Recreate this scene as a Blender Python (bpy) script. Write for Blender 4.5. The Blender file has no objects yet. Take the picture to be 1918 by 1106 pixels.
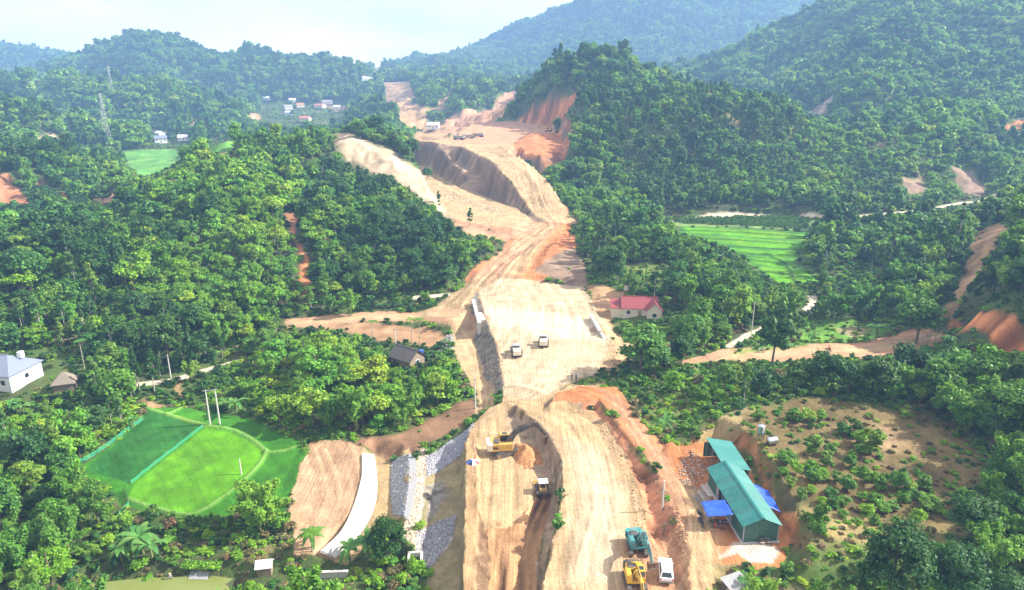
import bpy, bmesh, math, random
import numpy as np
from mathutils import Vector, Matrix, Euler

random.seed(7)
rng = np.random.default_rng(7)
C = bpy.context.scene.collection
R = math.radians

# ---------------------------------------------------------------- camera, world, sun, exposure
CAM_H, PITCH, FPX, CX, CY = 60.0, R(17.5), 1279.0, 959.0, 553.0
cd = bpy.data.cameras.new('camera')
cam = bpy.data.objects.new('camera', cd)
C.objects.link(cam)
cam.location = (0, 0, CAM_H)
cam.rotation_euler = (R(90) - PITCH, 0, 0)
cd.sensor_width = 36.0
cd.lens = 36.0 * FPX / 1918.0
cd.clip_start = 0.5
cd.clip_end = 20000
sc = bpy.context.scene
sc.camera = cam

SUN_EL, SUN_AZ = R(38), R(84)          # azimuth measured from +Y (view direction) towards +X (right)
w = bpy.data.worlds.new('World')
sc.world = w
w.use_nodes = True
nt = w.node_tree
for n in list(nt.nodes):
    nt.nodes.remove(n)
sky = nt.nodes.new('ShaderNodeTexSky')
sky.sky_type = 'NISHITA'
sky.sun_disc = False
sky.sun_elevation = SUN_EL
sky.sun_rotation = SUN_AZ
sky.air_density = 1.0
sky.dust_density = 2.0
sky.ozone_density = 1.0
bg = nt.nodes.new('ShaderNodeBackground')
bg.inputs['Strength'].default_value = 0.05
wo = nt.nodes.new('ShaderNodeOutputWorld')
# thin bright cloud veil over the clear sky, all round
tcw = nt.nodes.new('ShaderNodeTexCoord'); mpw = nt.nodes.new('ShaderNodeMapping'); mpw.inputs['Scale'].default_value = (1, 1, 3.5)
nzw = nt.nodes.new('ShaderNodeTexNoise'); nzw.inputs['Scale'].default_value = 3.2; nzw.inputs['Detail'].default_value = 7; nzw.inputs['Roughness'].default_value = .55
rpw = nt.nodes.new('ShaderNodeValToRGB'); rpw.color_ramp.elements[0].position = .38; rpw.color_ramp.elements[1].position = .64
rpw.color_ramp.elements[0].color = (.45, .45, .45, 1); rpw.color_ramp.elements[1].color = (.8, .8, .8, 1)
mxw = nt.nodes.new('ShaderNodeMix'); mxw.data_type = 'RGBA'; mxw.inputs[7].default_value = (17.5, 16.2, 15.4, 1)
nt.links.new(tcw.outputs['Generated'], mpw.inputs['Vector']); nt.links.new(mpw.outputs[0], nzw.inputs['Vector']); nt.links.new(nzw.outputs['Fac'], rpw.inputs[0])
nt.links.new(rpw.outputs[0], mxw.inputs[0]); nt.links.new(sky.outputs[0], mxw.inputs[6]); nt.links.new(mxw.outputs[2], bg.inputs['Color'])
nt.links.new(bg.outputs[0], wo.inputs['Surface'])

sd = bpy.data.lights.new('sun', 'SUN')
sd.energy = 5.0
sd.angle = R(0.5)
sd.color = (1.0, 0.95, 0.86)
sun = bpy.data.objects.new('sun', sd)
C.objects.link(sun)
sdir = Vector((math.sin(SUN_AZ) * math.cos(SUN_EL), math.cos(SUN_AZ) * math.cos(SUN_EL), math.sin(SUN_EL)))
sun.rotation_euler = sdir.to_track_quat('Z', 'Y').to_euler()
sun.location = sdir * 300

vs = sc.view_settings
vs.view_transform = 'Standard'
vs.look = 'None'
vs.exposure = 1.3
vs.gamma = 1.0
vs.use_curve_mapping = False
sc.cycles.max_bounces = 5
sc.cycles.diffuse_bounces = 2
sc.cycles.glossy_bounces = 2
sc.cycles.transmission_bounces = 3
sc.cycles.transparent_max_bounces = 4
sc.cycles.volume_bounces = 1
sc.cycles.use_denoising = True
sc.cycles.caustics_reflective = False
sc.cycles.caustics_refractive = False
HAZE = 0.00035

# ---------------------------------------------------------------- helpers: pixels of the survey photo -> rays -> places
def slope(v):
    v = np.asarray(v, float) - CY
    return (-FPX * math.sin(PITCH) - v * math.cos(PITCH)) / (FPX * math.cos(PITCH) - v * math.sin(PITCH))
def xk(u, v):
    return (np.asarray(u, float) - CX) / (FPX * math.cos(PITCH) - (np.asarray(v, float) - CY) * math.sin(PITCH))
def W(u, v, z):
    """place where the sight line meets the level z"""
    y = (z - CAM_H) / slope(v)
    return (float(xk(u, v) * y), float(y))

def tag(o, label=None, cat=None, group=None, kind=None):
    if label: o['label'] = label
    if cat: o['category'] = cat
    if group: o['group'] = group
    if kind: o['kind'] = kind
    return o

# ---- numpy noise
def _hash(ix, iy, seed):
    n = (ix.astype(np.int64) * 374761393 + iy.astype(np.int64) * 668265263 + seed * 1442695041) & 0x7fffffff
    n = ((n ^ (n >> 13)) * 1274126177) & 0x7fffffff
    return ((n ^ (n >> 16)) & 0xffff) / 65535.0
def vnoise(x, y, seed=0):
    ix, iy = np.floor(x), np.floor(y)
    fx, fy = x - ix, y - iy
    fx = fx * fx * (3 - 2 * fx); fy = fy * fy * (3 - 2 * fy)
    a, b = _hash(ix, iy, seed), _hash(ix + 1, iy, seed)
    c, d = _hash(ix, iy + 1, seed), _hash(ix + 1, iy + 1, seed)
    return (a * (1 - fx) + b * fx) * (1 - fy) + (c * (1 - fx) + d * fx) * fy - 0.5
def fbm(x, y, scale, octs=4, seed=0, gain=0.5):
    t = 0; a = 1.0; f = 1.0 / scale
    for k in range(octs):
        t = t + a * vnoise(x * f + 17.3 * k, y * f - 9.1 * k, seed + k)
        a *= gain; f *= 2.03
    return t

def sdist(px, py, poly):
    """signed distance to a polygon, negative inside"""
    d2 = np.full(px.shape, 1e18); inside = np.zeros(px.shape, bool)
    n = len(poly)
    for i in range(n):
        ax, ay = poly[i]; bx, by = poly[(i + 1) % n]
        ex, ey = bx - ax, by - ay
        wx, wy = px - ax, py - ay
        t = np.clip((wx * ex + wy * ey) / (ex * ex + ey * ey + 1e-12), 0, 1)
        d2 = np.minimum(d2, (wx - ex * t) ** 2 + (wy - ey * t) ** 2)
        c = ((ay <= py) & (py < by)) | ((by <= py) & (py < ay))
        if ey != 0:
            inside ^= c & (px < ax + (py - ay) / ey * ex)
    d = np.sqrt(d2)
    return np.where(inside, -d, d)

# ---------------------------------------------------------------- terrain heights
CP = []      # control points (x, y, z)
def P(u, v, y, dz=0.0):
    CP.append((float(xk(u, v) * y), y, 60 + float(slope(v)) * y - dz))
def Q(u, y, z, v=400):
    CP.append((float(xk(u, v) * y), y, z))
def G(u, v, z):
    x, y = W(u, v, z); CP.append((x, y, z))
T = 8.5
# left near hill: crest, back, foot
for a in [(-260, 450, 190), (0, 420, 205), (120, 400, 225), (230, 352, 265), (330, 292, 300), (430, 245, 330), (520, 252, 345)]: P(*a, T)
P(622, 262, 372, 3); P(650, 252, 395, 1); P(700, 276, 420, 0); P(760, 298, 440, 0)
P(560, 275, 330, T); P(640, 310, 300, T); P(700, 335, 290, T); P(790, 375, 275, T)
for a in [(560, 430, 5, 470), (480, 470, 5, 480), (380, 420, 2, 430)]: Q(a[0], a[1], a[2], 250)
G(540, 605, -3); G(300, 720, -5); G(440, 690, -4.5); G(180, 745, -4.5); G(35, 735, -3.5); G(-200, 760, -3)
G(640, 575, -2); G(760, 580, -3); G(850, 535, 0); G(875, 490, 2); G(930, 460, 3)
CP.append((-62, 205, 1.5)); CP.append((-72, 250, 9)); CP.append((-46, 225, 9)); CP.append((-92, 225, 11)); CP.append((-38, 245, 10))
# left middle ridges
for a in [(-200, 230, 380), (0, 245, 380), (100, 270, 380), (200, 302, 370), (260, 330, 350)]: P(*a, T)
for u in (-150, 0, 100, 180): Q(u, 290, 3.5, 390)
for u in (-150, 50, 200): Q(u, 460, 4, 300)
for a in [(-150, 165, 600), (0, 182, 600), (60, 196, 600), (120, 226, 590), (165, 275, 560)]: P(*a, 7)
for u in (-100, 60, 230, 330, 430): Q(u, 690, 4, 240)
for u in (230, 330): Q(u, 560, 3, 280)
for a in [(-200, 120, 950), (0, 132, 950), (100, 134, 950), (200, 140, 950), (300, 150, 950), (350, 166, 950), (450, 187, 950), (530, 205, 950)]: P(*a, T + 5)
for u in (0, 150, 300, 450): Q(u, 790, 8, 230)
for u in (0, 200, 400, 550, 640): Q(u, 1120, 14, 190)
for a in [(80, 127), (130, 107), (190, 77), (235, 63), (290, 60), (340, 77), (390, 90), (420, 96), (450, 88), (500, 93), (530, 98), (560, 93), (600, 98), (640, 106), (680, 119), (705, 131)]: P(a[0], a[1], 1350, T + 9)
for u in (0, 200, 350, 500, 620): Q(u, 1620, 40, 120)
for a in [(-150, 78), (0, 84), (60, 90), (110, 97), (150, 104)]: P(*a, 1950, T + 8)
# centre valley
G(600, 215, 15); G(520, 230, 9)
P(715, 128, 1600, 0); P(730, 112, 1720, T + 9); P(780, 106, 1720, T + 9); P(830, 100, 1720, T + 9); P(860, 105, 1720, T + 9)
P(830, 122, 1330, T + 9); P(900, 117, 1330, T + 9); P(935, 131, 1300, T + 9); P(770, 140, 1330, T + 9)
Q(700, 1400, 58, 140); P(740, 165, 1150, 0); P(750, 190, 1000, 0); P(765, 215, 850, 0); P(800, 233, 720, 0); P(815, 248, 620, 0)
P(870, 160, 950, 8); P(830, 178, 900, 6); P(800, 195, 880, 4); P(690, 200, 1000, 4); P(700, 230, 700, 8); P(760, 262, 540, 8); P(640, 225, 800, 4)
P(850, 225, 640, 2)
# hill to the right of the corridor
for a in [(870, 215, 560), (900, 192, 560), (960, 152, 560), (1000, 127, 560), (1050, 92, 560), (1100, 80, 560), (1150, 77, 560), (1200, 84, 560), (1250, 110, 560), (1285, 128, 580)]: P(*a, T + 9)
for u, z in ((950, 25), (1100, 35), (1250, 30)): Q(u, 720, z, 200)
for a in [(1100, 158, 450), (1200, 152, 440), (1300, 167, 440), (1400, 187, 435), (1480, 225, 430), (1540, 270, 420)]: P(*a, T)
for a in [(1000, 250, 430), (1020, 300, 385), (1050, 350, 340)]: P(*a, 4)
for u, v in ((1240, 407), (1380, 408), (1500, 407), (1650, 402), (1800, 382), (1875, 362)): G(u, v, 1.5)
G(1100, 430, 3); G(1160, 400, 4)
# the right mountain
for a in [(1560, 235, 440), (1640, 225, 430), (1710, 216, 430), (1790, 240, 420), (1835, 285, 400), (1860, 330, 370)]: P(*a, T)
for u in (1550, 1700): Q(u, 560, 14, 240)
for u in (1400, 1500): Q(u, 640, 22, 200)
P(1918, 300, 420, T); P(2050, 260, 420, T)
for a in [(1290, 124), (1340, 107), (1400, 77), (1440, 54), (1500, 24), (1545, 0)]: P(a[0], a[1], 1000, T + 5)
for a in [(1700, -70), (1850, -100), (2000, -110)]: P(a[0], a[1], 1000, T)
P(1600, 62, 800, T); P(1680, 42, 750, T); P(1780, 102, 660, T); P(1860, 142, 600, T); P(1960, 190, 560, T)
P(1560, 150, 650, T); P(1640, 160, 580, T); P(1740, 190, 520, T); P(1500, 110, 830, T)
for u in (1300, 1500, 1700, 1900): Q(u, 1500, 60, 100)
# the far mountain
for a in [(800, 108), (855, 105), (900, 87), (950, 69), (985, 46), (1040, 25), (1085, 0), (1150, -22), (1300, -24), (1450, -24), (1600, -10), (1750, 20)]: P(*a, 2000, 7)
for u in (700, 1000, 1300, 1600, 1900): Q(u, 1580, 70, 100)
for u in (0, 500, 1000, 1500, 2000): Q(u, 2900, 40, 120)
for u in (0, 300, 600): Q(u, 2350, 60, 120)
# near ground, left and right
for u, v, z in ((60, 880, -5), (200, 930, -5), (0, 1000, -5.5), (270, 1000, -6), (440, 1000, -6), (560, 800, -4.5), (480, 720, -4.5), (620, 720, -4), (700, 700, -4), (780, 720, -4), (800, 680, -3.5), (700, 640, -4), (820, 800, -4), (400, 1080, -6), (100, 1090, -6.5), (640, 1080, -6), (740, 1090, -6), (820, 640, -3.5)):
    G(u, v, z)
for u, v, z in ((1180, 700, 0), (1260, 640, 0), (1280, 580, 1), (1200, 610, -.5), (1380, 560, 1.5), (1330, 500, 2.5), (1200, 470, 2.5), (1120, 500, 2.5), (1440, 470, 0), (1560, 470, 0), (1330, 430, -1), (1480, 440, -1), (1500, 520, -1), (1420, 600, 0), (1560, 620, 0), (1480, 660, 1.5), (1650, 655, 2), (1380, 665, 1), (1700, 600, 3), (1740, 640, 3), (1800, 520, 8), (1840, 450, 14), (1700, 480, 4), (1640, 540, 1), (1918, 560, 15), (2050, 600, 20), (1900, 640, 7), (1640, 440, 2), (1780, 420, 5), (1918, 400, 16)):
    G(u, v, z)
for u, v, z in ((1300, 760, 3), (1240, 740, 2.5), (1400, 740, 4.5), (1500, 720, 4), (1600, 740, 5.5), (1800, 740, 5.5), (1918, 720, 5), (1480, 830, 6.5), (1600, 850, 7), (1750, 860, 7), (1918, 850, 7), (1560, 970, 6), (1700, 980, 6), (1850, 1000, 6), (1550, 1080, 3.5), (1750, 1080, 4), (1918, 1090, 4), (1430, 1060, 3)):
    G(u, v, z)
for x in (-60, 0, 60): CP.append((x, 30, -1))

CPA = np.array(CP)
def _wc(x, y):
    return x / y * 1.6, np.log(y) * 1.6
def tps_fit():
    a, b = _wc(CPA[:, 0], CPA[:, 1]); n = len(a)
    r2 = (a[:, None] - a) ** 2 + (b[:, None] - b) ** 2
    K = 0.5 * r2 * np.log(r2 + 1e-12) + np.eye(n) * 2e-4
    Pm = np.stack([np.ones(n), a, b], 1)
    A = np.block([[K, Pm], [Pm.T, np.zeros((3, 3))]])
    # heights are stored as height over distance so that near and far ground weigh alike
    return np.linalg.solve(A, np.concatenate([CPA[:, 2] / CPA[:, 1], np.zeros(3)])), a, b
TW, TA, TB = tps_fit()
def tps(x, y):
    a, b = _wc(x, y); out = np.empty(a.shape)
    fa, fb, fo = a.ravel(), b.ravel(), out.ravel()
    n = len(TA)
    for s in range(0, len(fa), 20000):
        qa, qb = fa[s:s + 20000, None], fb[s:s + 20000, None]
        r2 = ((qa - TA) ** 2 + (qb - TB) ** 2).astype(np.float32)
        fo[s:s + 20000] = (0.5 * r2 * np.log(r2 + 1e-12)) @ TW[:n].astype(np.float32) + TW[n] + TW[n + 1] * qa[:, 0] + TW[n + 2] * qb[:, 0]
    return fo.reshape(a.shape) * y

NC = 900
tcol = np.linspace(-1.12, 1.12, NC)
yrow = np.concatenate([np.geomspace(40, 62, 22)[:-1], np.geomspace(62, 460, 573)[:-1], np.geomspace(460, 800, 80)[:-1], np.geomspace(800, 2450, 110)])
NR = len(yrow)
GY = np.repeat(yrow[:, None], NC, 1)
GX = tcol[None, :] * GY
Z = tps(GX, GY)
NAT = np.ones_like(Z)      # 1 on natural ground, 0 on graded ground

# relief of natural ground
relief = fbm(GX, GY, 45, 4, 3) * np.clip(GY / 40 - 3, 0.5, 14) + fbm(GX, GY, 9, 3, 11) * 0.8
relief *= np.where(GY > 480, .65, 1)
rg = .28 - np.abs(fbm(GX, GY, 75, 4, 29))
relief += (rg - .12) * np.clip((GY - 180) / 9, 0, 26)
relief += (GY > 650) * (.13 - np.abs(fbm(GX, GY, 260, 5, 23))) * np.clip((GY - 650) / 18, 0, 60)

def flat(poly, z, blend=2.0, nat=0.0):
    """grade a polygon to a level or a function of place, with a bank of the given width"""
    global Z
    pa = np.array(poly)
    x0, y0 = pa.min(0) - blend - 1; x1, y1 = pa.max(0) + blend + 1
    r0, r1 = np.searchsorted(yrow, [y0, y1]); r1 = min(r1 + 1, NR)
    X, Y = GX[r0:r1], GY[r0:r1]
    d = sdist(X + 0.5 * vnoise(X / 2.2, Y / 2.2, 5) + .25 * vnoise(X / .8, Y / .8, 6), Y + 0.5 * vnoise(X / 2.2, Y / 2.2, 8), poly)
    wgt = np.clip(1 - d / blend, 0, 1)
    tz = z(X, Y) if callable(z) else z
    Z[r0:r1] = Z[r0:r1] * (1 - wgt) + tz * wgt
    NAT[r0:r1] = np.minimum(NAT[r0:r1], 1 - wgt * (1 - nat))
def WP(pts, z):
    return [W(u, v, z) for u, v in pts]
def HT(x, y):
    """ground height at places, from the grid"""
    x = np.asarray(x, float); y = np.asarray(y, float)
    c = np.clip((x / y - tcol[0]) / (tcol[1] - tcol[0]), 0, NC - 1.001)
    r = np.clip(np.interp(y, yrow, np.arange(NR)), 0, NR - 1.001)
    ci, ri = c.astype(int), r.astype(int); fc, fr = c - ci, r - ri
    return (Z[ri, ci] * (1 - fc) + Z[ri, ci + 1] * fc) * (1 - fr) + (Z[ri + 1, ci] * (1 - fc) + Z[ri + 1, ci + 1] * fc) * fr
def hit(u, v):
    """first place where a sight line meets the ground"""
    ys = np.geomspace(55, 5000, 2600)
    k = float(xk(u, v)); s = float(slope(v))
    h = HT(k * ys, ys); zr = 60 + s * ys
    i = int(np.argmax(zr <= h))
    if not (zr <= h).any(): i = len(ys) - 1
    return (k * ys[i], ys[i])
def HP(pts):
    return [hit(u, v) for u, v in pts]

# ---------------------------------------------------------------- ground regions
REG = np.zeros((NR, NC), np.int16)
COL = np.zeros((NR, NC, 3), np.float32)
REGNAMES = ['ground']
REGLABEL = {'ground': 'forested hills and valley floor of soil and undergrowth around the roadworks'}
def region(name, label):
    REGNAMES.append(name); REGLABEL[len(REGNAMES) - 1] = label
    return len(REGNAMES) - 1
def sub(poly, pad=3.0):
    pa = np.array(poly); x0, y0 = pa.min(0) - pad; x1, y1 = pa.max(0) + pad
    r0, r1 = np.searchsorted(yrow, [y0, y1])
    return r0, min(r1 + 1, NR)
def paint(poly, reg, col, soft=0.0, edge=0.5, var=0.18, scale=3.0, seed=40, only=None, far=0.0):
    """give a patch of ground a soil, crop or shade colour (soft = width of the mixed border)"""
    r0, r1 = sub(poly, soft + 3)
    X, Y = GX[r0:r1], GY[r0:r1]
    e = edge + far * Y
    d = sdist(X + e * 2 * fbm(X, Y, 2.5 + far * Y * 4, 3, seed), Y + e * 2 * fbm(X, Y, 2.5 + far * Y * 4, 3, seed + 7), poly)
    m = d < 0
    if only is not None: m &= np.isin(REG[r0:r1], only)
    a = np.clip(0.5 - d / max(soft, 1e-3), 0, 1) if soft > 0 else m.astype(float)
    if only is not None: a = a * np.isin(REG[r0:r1], only)
    n = 1 + var * 2 * fbm(X, Y, scale, 4, seed + 3, .6)
    c = np.array(col)[None, None, :] * n[..., None]
    COL[r0:r1] = COL[r0:r1] * (1 - a[..., None]) + c * a[..., None]
    if reg is not None:
        REG[r0:r1][m] = reg
    return m
def polydist(X, Y, line):
    best = np.full(X.shape, 1e9); along = np.zeros(X.shape); side = np.zeros(X.shape); acc = 0
    for (ax, ay), (bx, by) in zip(line[:-1], line[1:]):
        ex, ey = bx - ax, by - ay; L = math.hypot(ex, ey)
        t = np.clip(((X - ax) * ex + (Y - ay) * ey) / (L * L), 0, 1)
        dx, dy = X - ax - t * ex, Y - ay - t * ey
        d = np.hypot(dx, dy); b = d < best
        best[b] = d[b]; along[b] = (acc + t * L)[b]; side[b] = np.sign(dx * ey - dy * ex)[b]; acc += L
    return best, along, side
def smooth_line(pts, n=6):
    pts = [np.array(p, float) for p in pts]; out = []
    for i in range(len(pts) - 1):
        p0 = pts[max(i - 1, 0)]; p1 = pts[i]; p2 = pts[i + 1]; p3 = pts[min(i + 2, len(pts) - 1)]
        for k in range(n):
            t = k / n
            out.append(tuple(0.5 * (2 * p1 + (p2 - p0) * t + (2 * p0 - 5 * p1 + 4 * p2 - p3) * t * t + (3 * p1 - p0 - 3 * p2 + p3) * t ** 3)))
    out.append(tuple(pts[-1])); return out
def ruts(line, half, strength, colour=1.0, gap=0.55, only=None, seed=90):
    """wheel marks pressed along a line of travel"""
    line = smooth_line(line)
    r0, r1 = sub(line, half + 2)
    X, Y = GX[r0:r1], GY[r0:r1]
    d, al, sd_ = polydist(X, Y, line)
    a = d * sd_
    a = a + 1.2 * vnoise(al / 14, a / 6, seed)
    pat = vnoise(a / gap, al / 22, seed + 1) + 0.6 * vnoise(a / gap * 2.1, al / 12, seed + 2)
    wgt = np.clip((half - d) / 1.5, 0, 1) * np.clip(.35 + 1.6 * vnoise(X / 9, Y / 9, seed + 5) + .5, 0, 1)
    if only is not None: wgt = wgt * np.isin(REG[r0:r1], only)
    Z[r0:r1] += pat * wgt * strength
    COL[r0:r1] *= (1 + np.clip(pat, -.5, .5) * 0.95 * colour * wgt)[..., None]
def strip(line, half):
    line = smooth_line(line, 5); L = []; Rr = []
    for i, p in enumerate(line):
        a = line[max(i - 1, 0)]; b = line[min(i + 1, len(line) - 1)]
        dx, dy = b[0] - a[0], b[1] - a[1]; n = math.hypot(dx, dy)
        L.append((p[0] - dy / n * half, p[1] + dx / n * half)); Rr.append((p[0] + dy / n * half, p[1] - dx / n * half))
    return L + Rr[::-1]

# soil colours (linear reflectance)
CREAM = (.47, .36, .235); SAND = (.40, .275, .150); TAN = (.36, .225, .115); ORANGE = (.42, .165, .065); REDD = (.37, .165, .085)
PINK = (.43, .24, .14); BROWN = (.31, .185, .10); DARKSOIL = (.17, .105, .06); ROCK = (.25, .17, .115); OLIVE = (.25, .20, .105)
FLOOR = (.060, .075, .028); GRASS = (.080, .150, .025); DRYGRASS = (.150, .112, .046)
RICE = (.085, .250, .006); RICED = (.022, .115, .018); RICEY = (.14, .30, .035)

r_road = region('dirt_road', 'wide pale graded earth roadbed of the new road running up the valley')
r_bench = region('roadbed', 'lower pale graded fill bench beside the curved ramp with the digger on it')
r_furrow = region('soil', 'brown furrowed freshly bladed soil strip below the pale bench')
r_track = region('access_track', 'orange earth access track along the green roofed workshop')
r_left = region('dirt_track', 'pale earth track through the underpass on the left of the roadbed')
r_side = region('dirt_track', 'orange earth track crossing on the right towards the scarred hill')
r_path = region('footpath', 'narrow pale path winding along the foot of the forested hills')
r_rice = region('rice_field', 'bright green rice paddies on the valley floor divided by low bunds')
r_plow = region('plowed_field', 'brown ploughed field between the rice and the white concrete channel')
r_orch = region('orchard_ground', 'dry grassy slope of the orchard behind the workshop')
r_cut = region('cut_slope', 'bare red and tan earth cuttings where the hills are dug away')
r_emb = region('embankment', 'olive brown faced embankment slope beside the roadbed')
r_pad = region('yard', 'orange earth yard around the green roofed workshop')
r_pond = region('pond_bed', 'muddy bed of the small pond at the lower left')
r_grass = region('meadow', 'rough green grass and low weeds on open ground')

def zmain(x, y): return np.interp(y, [60, 108, 126, 260], [1.7, 1.7, 0.0, 0.0])

# ---- grading, low ground first
RICEP = WP([(275, 765), (340, 763), (470, 785), (560, 828), (574, 852), (552, 910), (532, 962), (345, 970), (232, 946), (150, 880), (262, 790)], -5)
flat(RICEP, -5, 3)
PLOW = WP([(588, 826), (640, 824), (684, 838), (684, 900), (672, 950), (640, 1000), (603, 1032), (552, 1036), (541, 950), (556, 890), (575, 850)], -4.6)
flat(PLOW, lambda x, y: -4.6 + .5 * fbm(x, y, 8, 3, 4), 2)
flat(WP([(704, 850), (735, 858), (735, 965), (690, 1000), (650, 1045), (615, 1045), (690, 975), (704, 930)], -6.6), -6.6, 2.2)
POND = WP([(150, 1106), (165, 1090), (250, 1082), (330, 1078), (372, 1072), (440, 1082), (420, 1140), (120, 1150)], -7)
flat(POND, -8.2, 2.5)
flat(WP([(780, 838), (812, 838), (800, 920), (786, 990), (776, 1030), (752, 1010), (760, 940), (768, 880)], -4), -4.2, 1.2)
# right paddies and the marsh beside the track
PADR = WP([(1275, 425), (1380, 428), (1515, 436), (1500, 462), (1490, 490), (1535, 530), (1455, 535), (1400, 490), (1320, 462), (1270, 440)], -1)
flat(PADR, -1, 4)
CORN = WP([(1230, 408), (1480, 404), (1530, 412), (1515, 434), (1380, 426), (1270, 424)], -.8)
flat(CORN, -.8, 5)
MARSH = WP([(1520, 600), (1600, 598), (1660, 612), (1640, 640), (1560, 648), (1500, 640)], 0)
flat(MARSH, 0, 4)
# underpass roads
LT = smooth_line([W(u, v, -3) for u, v in ((535, 606), (620, 598), (700, 592), (780, 594), (850, 605), (905, 622))])
flat(strip(LT, 4.5), -3.2, 4)
LR = smooth_line([W(u, v, -3.2) for u, v in ((868, 620), (885, 650), (893, 680), (898, 715))] + [W(904, 750, -1.5), W(925, 775, 0)])
flat(WP([(845, 612), (880, 612), (890, 640), (905, 690), (918, 730), (905, 742), (880, 715), (862, 672), (846, 640)], -3.2), -3.2, 3)
RTX = smooth_line([W(u, v, -2.6) for u, v in ((1108, 632), (1150, 640), (1200, 648), (1260, 655))])
flat(strip(RTX, 3.5), -2.4, 5)
SIDE = [W(u, v, 1.6) for u, v in ((1300, 690), (1370, 668), (1450, 662), (1540, 657), (1620, 655), (1700, 640), (1760, 625))]
flat(strip(SIDE, 4.2), 1.5, 5)
# plateau of the crossing and the haul road beyond
PADP = WP([(893, 548), (930, 526), (1000, 527), (1092, 538), (1112, 572), (1127, 605), (1146, 640), (1156, 670), (1138, 695), (1085, 712), (1040, 735), (1000, 765), (940, 765), (942, 722), (930, 655), (911, 605), (899, 575)], 0)
flat(PADP, 0, 3.2)
HAUL = [W(920, 545, 0), W(955, 500, 1.5), W(985, 460, 3), W(1015, 432, 4), W(1030, 418, 5)]
HAULS = smooth_line(HAUL)
flat(strip(HAUL, 6), lambda x, y: np.interp(y, [195, 230, 285], [0, 2.2, 5.5]), 4)
flat(WP([(895, 545), (880, 540), (840, 556), (800, 578), (800, 592), (850, 604), (880, 590), (893, 562)], -1.5), lambda x, y: np.interp(x, [-32, -12], [-3, -0.3]), 4)
# the cutting: floor, ramp and cliff
NOTCH = [W(u, v, 7) for u, v in ((768, 316), (792, 312), (850, 347), (900, 366), (960, 386), (990, 402), (960, 420), (880, 412), (845, 402), (812, 365))]
flat(NOTCH, lambda x, y: np.interp(y, [270, 300, 420], [5.5, 6.5, 8]), 5)
def zramp(x, y): return np.interp(y, [255, 285, 294, 317, 352, 397, 446, 500], [4, 5.5, 8, 15, 20.5, 23.5, 22.5, 20])
RAMP = [(-62, 452), (-52, 440), (-33, 408), (-24, 385), (-12, 356), (-2, 322), (4.5, 300), (9, 287), (15, 272), (27, 272), (21, 300), (15, 326), (6, 356), (-2, 380), (3, 402), (22, 430), (30, 470), (8, 480), (-20, 460), (-44, 466)]
flat(RAMP, zramp, 4.5)
UPT = WP([(846, 266), (862, 246), (885, 238), (960, 234), (1035, 242), (1045, 250), (1015, 258), (975, 262), (930, 264)], 24.5)
flat(UPT, lambda x, y: 23.5 + .03 * (y - 450), 16)
flat([(7, 384), (16, 380), (26, 392), (31, 420), (30, 446), (14, 444), (4, 420)], lambda x, y: np.interp(y, [380, 446], [21, 29]) - .12 * np.abs(x - 12), 4.5)
# ramp of the main road, the bench and the trench
flat(WP([(940, 768), (1000, 745), (1085, 715), (1150, 705), (1100, 760), (1135, 800), (1168, 850), (1190, 905), (1205, 960), (1212, 1010), (1262, 1106), (1300, 1190), (1000, 1190), (1016, 1106), (1030, 1045), (1046, 985), (1054, 920), (1051, 872), (1036, 840), (1010, 808), (976, 784)], .8), zmain, 1.0)
BENCH = WP([(884, 796), (918, 770), (942, 764), (950, 772), (975, 795), (1000, 822), (1022, 850), (1030, 880), (1024, 940), (1000, 1010), (985, 1190), (880, 1190), (893, 960), (892, 880), (884, 840)], -1.2)
flat(BENCH, lambda x, y: np.interp(y, [92, 112, 123], [-1.4, -1.2, 0]), .8)
FURR = WP([(905, 992), (955, 984), (990, 955), (1008, 925), (1032, 925), (1026, 970), (1010, 1020), (1000, 1190), (912, 1190), (916, 1060)], -2)
flat(FURR, -2.1, .8)
BERM = WP([(872, 830), (882, 798), (890, 835), (892, 900), (892, 1190), (864, 1190), (870, 960)], -.2)
flat(BERM, -.2, .7)
# access track, yard, bank behind the workshop
TRK = WP([(1030, 752), (1045, 728), (1085, 714), (1160, 714), (1172, 745), (1195, 785), (1240, 832), (1290, 850), (1330, 960), (1345, 1010), (1330, 1106), (1320, 1190), (1290, 1190), (1292, 1030), (1262, 950), (1225, 880), (1185, 835), (1148, 785), (1122, 742)], 2.6)
flat(TRK, lambda x, y: np.interp(y, [60, 105, 118, 128], [2.9, 2.9, 2.2, 1.2]), 1.6)
ORCH = WP([(1290, 815), (1330, 790), (1420, 760), (1540, 745), (1680, 770), (1800, 800), (1850, 860), (1840, 960), (1780, 1010), (1640, 1020), (1520, 1020), (1480, 950), (1440, 870), (1400, 812)], 6)
flat(ORCH, lambda x, y: np.interp(y, [78, 100, 130], [5.2, 6.2, 6.5]) + .6 * fbm(x, y, 14, 3, 61), 4, .4)
YARD = WP([(1275, 838), (1345, 826), (1392, 860), (1425, 912), (1452, 960), (1480, 1020), (1470, 1065), (1330, 1060), (1290, 960), (1268, 880)], 3)
flat(YARD, 3.0, 2.2)
WALL_FACE = WP([(735, 858), (766, 848), (770, 885), (763, 940), (756, 966), (736, 966), (731, 905)], -4.6)

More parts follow.
